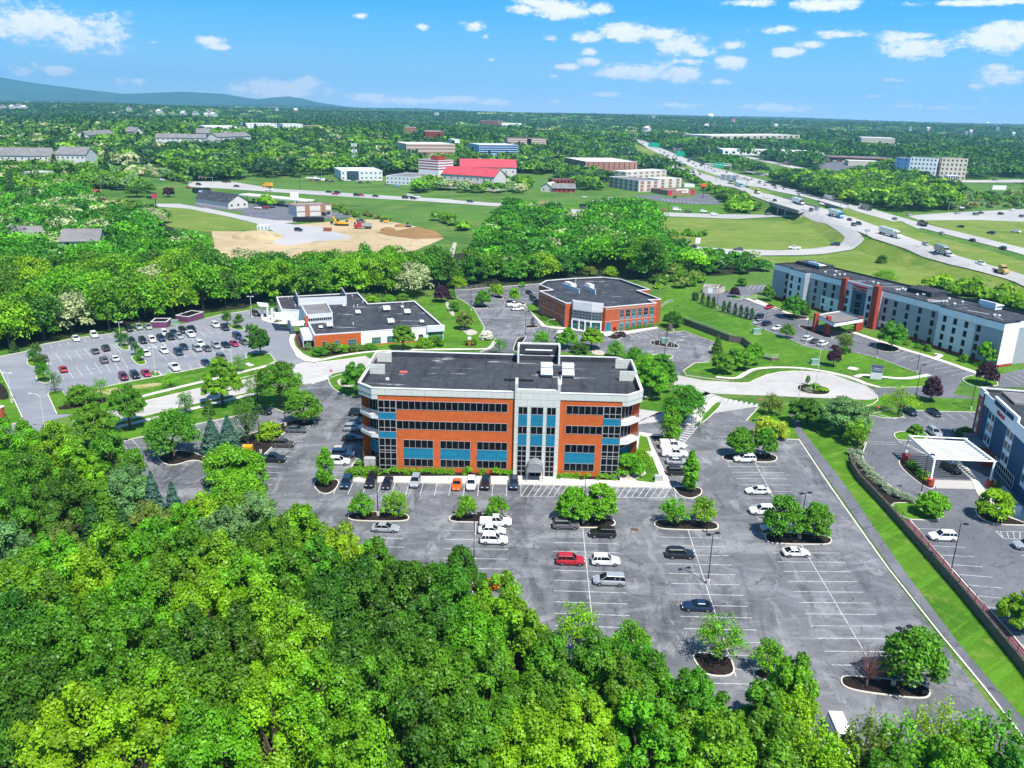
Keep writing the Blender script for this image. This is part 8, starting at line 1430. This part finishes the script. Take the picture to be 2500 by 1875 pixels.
# ---- the belt of woods behind the lots: nearest as single trees, the rest one mass
def wpoly(spec):return[at(*q)[:2]for q in spec]
WA=wpoly(fp('e',[(-700,350),(-10,395),(190,360),(330,300),(600,250),(900,208),(1150,170)])+fp('e',[(1580,95),(1700,70),(1960,30)])+fp('g',[(200,420),(1200,330),(1680,360),(1830,300),(2100,260)])+fp('s',[(250,160),(540,140),(850,115),(1060,100)])+fp('h',[(500,140),(860,130),(1100,150),(1350,240),(1450,180),(1600,120)])+fp('q2',[(760,1200),(900,1190),(1120,1180),(1100,1130),(800,1110),(640,1095),(590,1090),(600,1000),(560,960),(430,960),(260,990),(200,940),(100,920),(0,900)])+fp('q1',[(2100,1000),(2060,1100),(2000,1220),(1940,1220),(1880,1190),(1700,1180),(1500,1215),(1300,1245),(1000,1240),(930,1210),(850,1120),(700,1090),(620,1010),(450,950),(380,880),(200,800),(0,720),(-600,620)]))
def poisson(poly,sp,seed,jit=.35):
 P=np.array(poly);x0,y0=P.min(0);x1,y1=P.max(0);g=np.random.default_rng(seed)
 xs,ys=np.meshgrid(np.arange(x0,x1,sp),np.arange(y0,y1,sp*.87));xs=xs+(np.arange(ys.shape[0])[:,None]%2)*sp/2
 xs=(xs+g.normal(0,sp*jit*.6,xs.shape)).ravel();ys=(ys+g.normal(0,sp*jit*.6,ys.shape)).ravel();k=inpoly(xs,ys,poly);return np.stack([xs[k],ys[k]],1)
Q=poisson(WA,9.6,3);Q=Q[np.argsort(np.hypot(Q[:,0]-30,Q[:,1]))]
vis=[]
for p in Q:
 X,Y=proj((p[0],p[1],10))
 if-60<X<2560:vis.append((p,X,Y))
g_=random.Random(11);NI=112;ind={}
import collections
def hue_w(X,Y):
 r=g_.random()
 if X<330 and Y<640:return 'blossom' if r<.14 else 'dark' if r<.5 else 'mid' if r<.8 else 'bright'
 if X>1050 and Y<640:return 'blossom' if r<.08 else 'bright' if r<.3 else 'mid' if r<.62 else 'dark' if r<.92 else 'lime'
 return 'bright' if r<.3 else 'mid' if r<.62 else 'dark' if r<.86 else 'lime' if r<.95 else 'blossom'
massW=[]
for i,(p,X,Y)in enumerate(vis):
 h=g_.uniform(12.5,17)if X<1100 else g_.uniform(9,13)
 if X>1700:h=g_.uniform(5,7.5)
 if 1450<X<1600 and Y<640:h=19
 if 1000<X<1400 and Y<640:h=g_.uniform(8,12)
 r=h*g_.uniform(.40,.50)+.6;hue=hue_w(X,Y)
 if i<NI:
  reg='behind the clinic car park' if X<640 else 'behind the clinic roof' if X<1080 else 'behind the brick office' if X<1640 else 'beyond the hotel lot'
  dist=math.hypot(*p);ind.setdefault((reg,'front-edge' if dist<(292 if X<1640 else 380)else 'second-line',hue),[]).append((X,p,r,h))
 else:massW.append((p[0],p[1],h,r,hue))
for(reg,ln,hue),L in ind.items():
 L.sort(key=lambda q:q[0])
 for i,(X,p,r,h)in enumerate(L):
  lab='%s tree, %s of such, %s woods %s'%(HW[hue],ordw(i+1,len(L)),ln,reg)if len(L)>1 else 'only %s tree, %s woods %s'%(HW[hue],ln,reg)
  tree('woodland_tree','wood%d'%(i%3),(p[0],p[1],0),r,h,hue,lab,'tree','trees of the belt of woods')
  # ================================================================ WOODS AS MASSES
def mass(name,L,ncard,size,seed=1,jit=.5,tv=.22):
 """L: (x, y, height, radius, hue)"""
 g=np.random.default_rng(seed);tpl=[crown_pts(200+s,4000,'broad',34,.42)for s in range(3)];cpl=crown_pts(260,4000,'conifer')
 hues=sorted(set(q[4]for q in L));Ps={h:[]for h in hues};Ts={h:[]for h in hues}
 for(x,y,h,r,hue)in L:
  dist=math.hypot(x,y);n=int(ncard*min(1,(330/dist))**.9)+26;s=size*max(1,dist/330)**.62
  if hue in('pine','spruce'):
   C,Nn,t=cpl;i=g.integers(0,4000,n);C=C[i]*np.array([r*.9,r*.9,h*1.15]);Nn=Nn[i];t=t[i]
  else:
   C,Nn,t,C0=tpl[g.integers(0,3)];i=g.integers(0,4000,n);a=g.random()*6.28;ca,sa=math.cos(a),math.sin(a)
   C=C[i];Nn=Nn[i];t=t[i];C=np.stack([C[:,0]*ca-C[:,1]*sa,C[:,0]*sa+C[:,1]*ca,C[:,2]],1);Nn=np.stack([Nn[:,0]*ca-Nn[:,1]*sa,Nn[:,0]*sa+Nn[:,1]*ca,Nn[:,2]],1)
   C=C*np.array([r,r,h*.46])+np.array([0,0,h*.5])
  tt=np.clip(.5+(t-.5)*tv*4+g.normal(0,tv),0,1)
  P=cards(C,Nn,s*(.7+.6*g.random(n)),int(g.integers(1e6)),'',jit,.9)+np.array([x,y,float(Hf(x,y))])
  Ps[hue].append(P);Ts[hue].append(tt)
 me=None;allP=np.concatenate([np.concatenate(Ps[h])for h in hues]);allT=np.concatenate([np.concatenate(Ts[h])for h in hues])
 mi=np.concatenate([np.full(sum(len(p)//4 for p in Ps[h]),k,np.int32)for k,h in enumerate(hues)])
 me=quads_mesh(name,allP,allT,LEAF[hues[0]])
 for h in hues[1:]:me.materials.append(LEAF[h])
 me.polygons.foreach_set('material_index',mi)
 o=bpy.data.objects.new(name,me);COL.objects.link(o);o['kind']='stuff';return o
mass('woodland_mass',massW,620,1.1,5)
def zone(spec,sp,hr,hues,seed,rr=.48,force=False):
 P=wpoly(spec);g=random.Random(seed);L=[]
 for p in poisson(P,sp,seed):
  if CLEARED(p[0],p[1],3+len(FPS)if force else 999):continue
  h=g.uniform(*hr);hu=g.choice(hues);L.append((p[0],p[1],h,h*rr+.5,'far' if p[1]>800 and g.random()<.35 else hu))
 return L
CL_P=[]
def CLEARED(x,y,n=999):
 for(b,P)in CL_P[:n]:
  if b[0]<x<b[2]and b[1]<y<b[3]and bool(inpoly(np.array([x]),np.array([y]),P)[0]):return True
 return False
def clear(spec):
 P=np.array(wpoly(spec));CL_P.append(((*P.min(0),*P.max(0)),P))
def clearP(P):
 P=np.array(P);CL_P.append(((*P.min(0),*P.max(0)),P))
clearP(NEAR);clearP(FAR);clearP(ROUTE)
for s in FPS:clearP(s)
# open places in the far country
for s in(fp('l',[(80,318),(330,360),(800,540),(1300,670),(1820,840),(2212,930),(2212,1062),(1240,800),(560,590),(80,500),(130,420)]),
fp('l',[(620,420),(860,460),(1250,500),(1800,600),(2212,610),(2212,700),(1700,690),(1380,660),(1100,560),(860,520)]),
fp('m',[(430,450),(980,450),(980,500),(820,560),(500,500),(200,520),(200,480)]),fp('m',[(0,620),(820,640),(820,700),(640,780),(0,780)]),fp('m',[(780,790),(1650,820),(2300,830),(2300,1250),(1000,1250),(1500,1100),(1500,960),(1130,860),(800,830)]),
fp('j',[(640,690),(1230,650),(2212,720),(2212,900),(1500,860),(700,800),(520,700)]),fp('k',[(0,700),(1000,740),(1300,720),(1760,780),(1760,1000),(0,900)]),fp('k',[(1500,600),(2060,600),(2212,640),(2212,1000),(1760,1000),(1760,800),(1850,700),(1650,640)]),fp('k',[(430,370),(640,370),(640,390),(430,390)]),
fp('i',[(860,700),(1180,700),(1180,740),(900,750)]),fp('i',[(1250,770),(1560,790),(1700,850),(1380,860),(1250,800)]),fp('i',[(1680,780),(2212,790),(2212,1200),(1400,1180),(1000,1020),(760,1000),(760,870),(1000,890)]),fp('l',[(0,620),(640,640),(1000,860),(1000,1000),(0,1000)])):
 clear(s)
NF=3+len(FPS)
band=['dark','dark','mid','mid','pine','bright','blossom','pale']
mid_w=[]
mid_w+=zone(fp('i',[(-200,330),(800,330),(1400,300),(2212,300)])+fp('j',[(700,290),(1500,330),(1730,420),(1900,560),(2212,640),(1230,680),(900,690),(600,680),(520,700),(350,640)])+fp('i',[(2212,760),(1700,800),(1500,700),(1300,680),(850,690),(850,830),(740,870),(700,1000),(400,1050),(-200,900)]),15,(14,20),['mid','dark','mid','bright','dark','mid','dark','bright','mid','pine','pale','blossom'],21)
mid_w+=zone(fp('j',[(1500,330),(2212,380)])+fp('k',[(800,380),(1300,400),(1500,470),(1500,600),(1300,640),(1000,640),(400,600),(150,620),(60,640),(-200,560)]),15,(12,17),['mid','dark','bright','mid','dark','bright','mid','pine','pale'],22)
mid_w+=zone(fp('k',[(20,800),(180,700),(600,730),(1000,720),(1120,770),(1100,820),(700,820),(300,800),(40,830)]),11,(7,12),['mid','dark','bright','dark','mid','pale','blossom'],23,force=True)
mid_w+=zone(fp('k',[(1300,600),(1480,560),(1560,600),(1600,640),(1800,700),(1700,790),(1560,800),(1500,760),(1350,700)]),11,(9,13),['mid','dark','bright','mid'],24,force=True)
mid_w+=zone(fp('l',[(210,560),(400,600),(640,660),(760,740),(900,800),(1120,860),(1280,960),(1280,1010),(1060,1000),(1000,900),(860,830),(700,720),(500,660)]),9,(6,9.5),['bright','mid','bright','dark'],25,force=True)
mid_w+=zone(fp('l',[(1380,740),(1500,760),(1800,850),(2212,950)])+fp('m',[(300,1080),(600,1150),(850,1185),(1400,1175),(1540,1130),(1480,1010),(1100,880),(800,840),(300,830),(0,870)])+fp('l',[(2000,720),(1700,700),(1480,690)]),12,(12,17),['dark','mid','lime','bright','dark','purple' if False else 'dark','mid'],26,force=True)
mid_w+=zone(fp('l',[(640,470),(760,530),(900,580),(1250,660),(1400,720),(1380,740),(950,600),(700,520)]),12,(5,8),['dark','mid','olive'],27)
mid_w+=zone(fp('j',[(850,880),(1150,950),(1500,1020),(1650,1060),(1640,1080),(1300,1030),(1150,985),(850,905)]),9,(2,4),['olive','mid','bright'],28,force=True)
mid_w+=zone(fp('k',[(240,1060),(420,1070),(520,1150),(520,1200),(400,1140),(250,1110)]),9,(4,7),['mid','bright'],29,force=True)
mid_w+=zone(fp('l',[(420,1190),(600,1180),(830,1185),(800,1215),(560,1215)]),6,(1.5,3),['bright','mid'],30,force=True)
mid_w+=zone(fp('m',[(1550,1000),(1900,990),(2300,1000),(2300,1140),(1500,1150)]),14,(3,6),['olive','mid','pale'],31,force=True)
mid_w+=zone(fp('m',[(560,745),(800,760),(800,690),(560,690)]),11,(9,12),['mid','bright'],32,force=True)
mid_w+=zone(fp('i',[(780,760),(1230,770),(1250,850),(1050,880),(780,850)]),11,(7,11),['mid','dark','pale','bright'],33,force=True)
mid_w+=zone(fp('i',[(1200,840),(1380,850),(1370,905),(1190,890)]),8,(7,9),['dark','mid'],34,force=True)
mid_w+=zone(fp('i',[(860,660),(1300,650),(1680,790),(1700,810),(1300,740),(900,700)]),10,(5,9),['pale','mid','dark','blossom'],35,force=True)
mid_w+=zone(fp('i',[(1600,690),(2212,720),(2212,770),(1700,780)]),11,(8,12),['pale','mid','bright'],36,force=True)
mid_w+=zone(fp('i',[(700,1010),(1300,1040),(1480,1160),(1000,1200),(700,1150)]),9,(6,9),['blossom','mid','dark','olive'],37,force=True)
mid_w+=zone(fp('j',[(540,925),(620,925),(640,960),(540,960)]),10,(8,9),['bright'],38,force=True)+zone(fp('i',[(1690,960),(1800,960),(1800,1000),(1690,1000)]),12,(10,12),['pine'],39,force=True)
mid_w+=zone(fp('k',[(760,1090),(1000,1010),(1400,1000),(1440,1110),(1200,1150)]),9,(5,8),['mid','bright','pale'],40,force=True)+zone(fp('k',[(340,520),(900,560),(1250,540),(1500,600),(1250,660),(700,600),(330,590)]),13,(10,14),['mid','dark','bright','mid'],41,force=True)
mid_w+=zone(fp('h',[(1380,230),(1600,110),(1900,50),(1890,250),(1800,330),(1720,340),(1640,220),(1500,330),(1430,300)]),6,(2,5),['mid','bright','olive','dark'],43,force=True)
mid_w+=zone(fp('c',[(1450,290),(1800,300),(2212,420),(2300,500),(2212,520),(1900,420),(1500,330)]),6.5,(4,6.5),['bright','mid','lime','mid'],45,force=True)
mid_w+=zone(fp('j',[(1280,600),(1700,600),(1800,560),(1900,620),(1700,640)]),12,(12,15),['pine','dark','dark','mid'],42,force=True)
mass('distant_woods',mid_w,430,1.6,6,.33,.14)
# open country to the horizon
g_=np.random.default_rng(44);L=[]
d=1050.
while d<9000:
 s=13+d*.0075;n=int(d*1.35/s)
 th=(np.arange(n)+g_.random(n))/n*1.36-.68
 for a in th:
  dd=d+g_.normal(0,s*.3);x,y=dd*math.sin(a),dd*math.cos(a);X,Y=proj((x,y,10))
  if not-120<X<2620:continue
  if 20<0 or CLEARED(x,y):continue
  r_=g_.random();cl=math.sin(x/170+1)+math.sin(y/260+x/400)
  hue=('dark' if r_<.8 else 'pine')if cl<-.3 else('mid' if r_<.25 else 'dark')if cl<.9 else('mid' if r_<.5 else 'dark' if r_<.8 else 'pale' if r_<.93 else 'blossom')
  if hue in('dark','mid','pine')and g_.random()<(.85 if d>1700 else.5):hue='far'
  h=g_.uniform(11,17);L.append((x,y,h,s*.62*g_.uniform(.8,1.2),hue))
 d+=s*.8
print('far clumps',len(L))
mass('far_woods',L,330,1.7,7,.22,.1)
# ---------------------------------------------------------------- markings, kerbs, haze
LINES.build('painted_markings',M_paint)['kind']='structure'
for k,mb in KB.items():mb.build('kerb',MATS[k])['kind']='structure'
hz=MB().box(-11000,11000,-400,13500,-12,420);hm=bpy.data.materials.new('haze');hm.use_nodes=True;t=hm.node_tree;t.nodes.clear()
pv=N(t,'ShaderNodeVolumePrincipled');pv.inputs['Color'].default_value=(.32,.68,1,1);pv.inputs['Density'].default_value=.00009;pv.inputs['Anisotropy'].default_value=.2
oo=N(t,'ShaderNodeOutputMaterial');LK(t,pv.outputs[0],oo.inputs['Volume'])
ho=hz.build('haze',hm);ho['kind']='stuff'
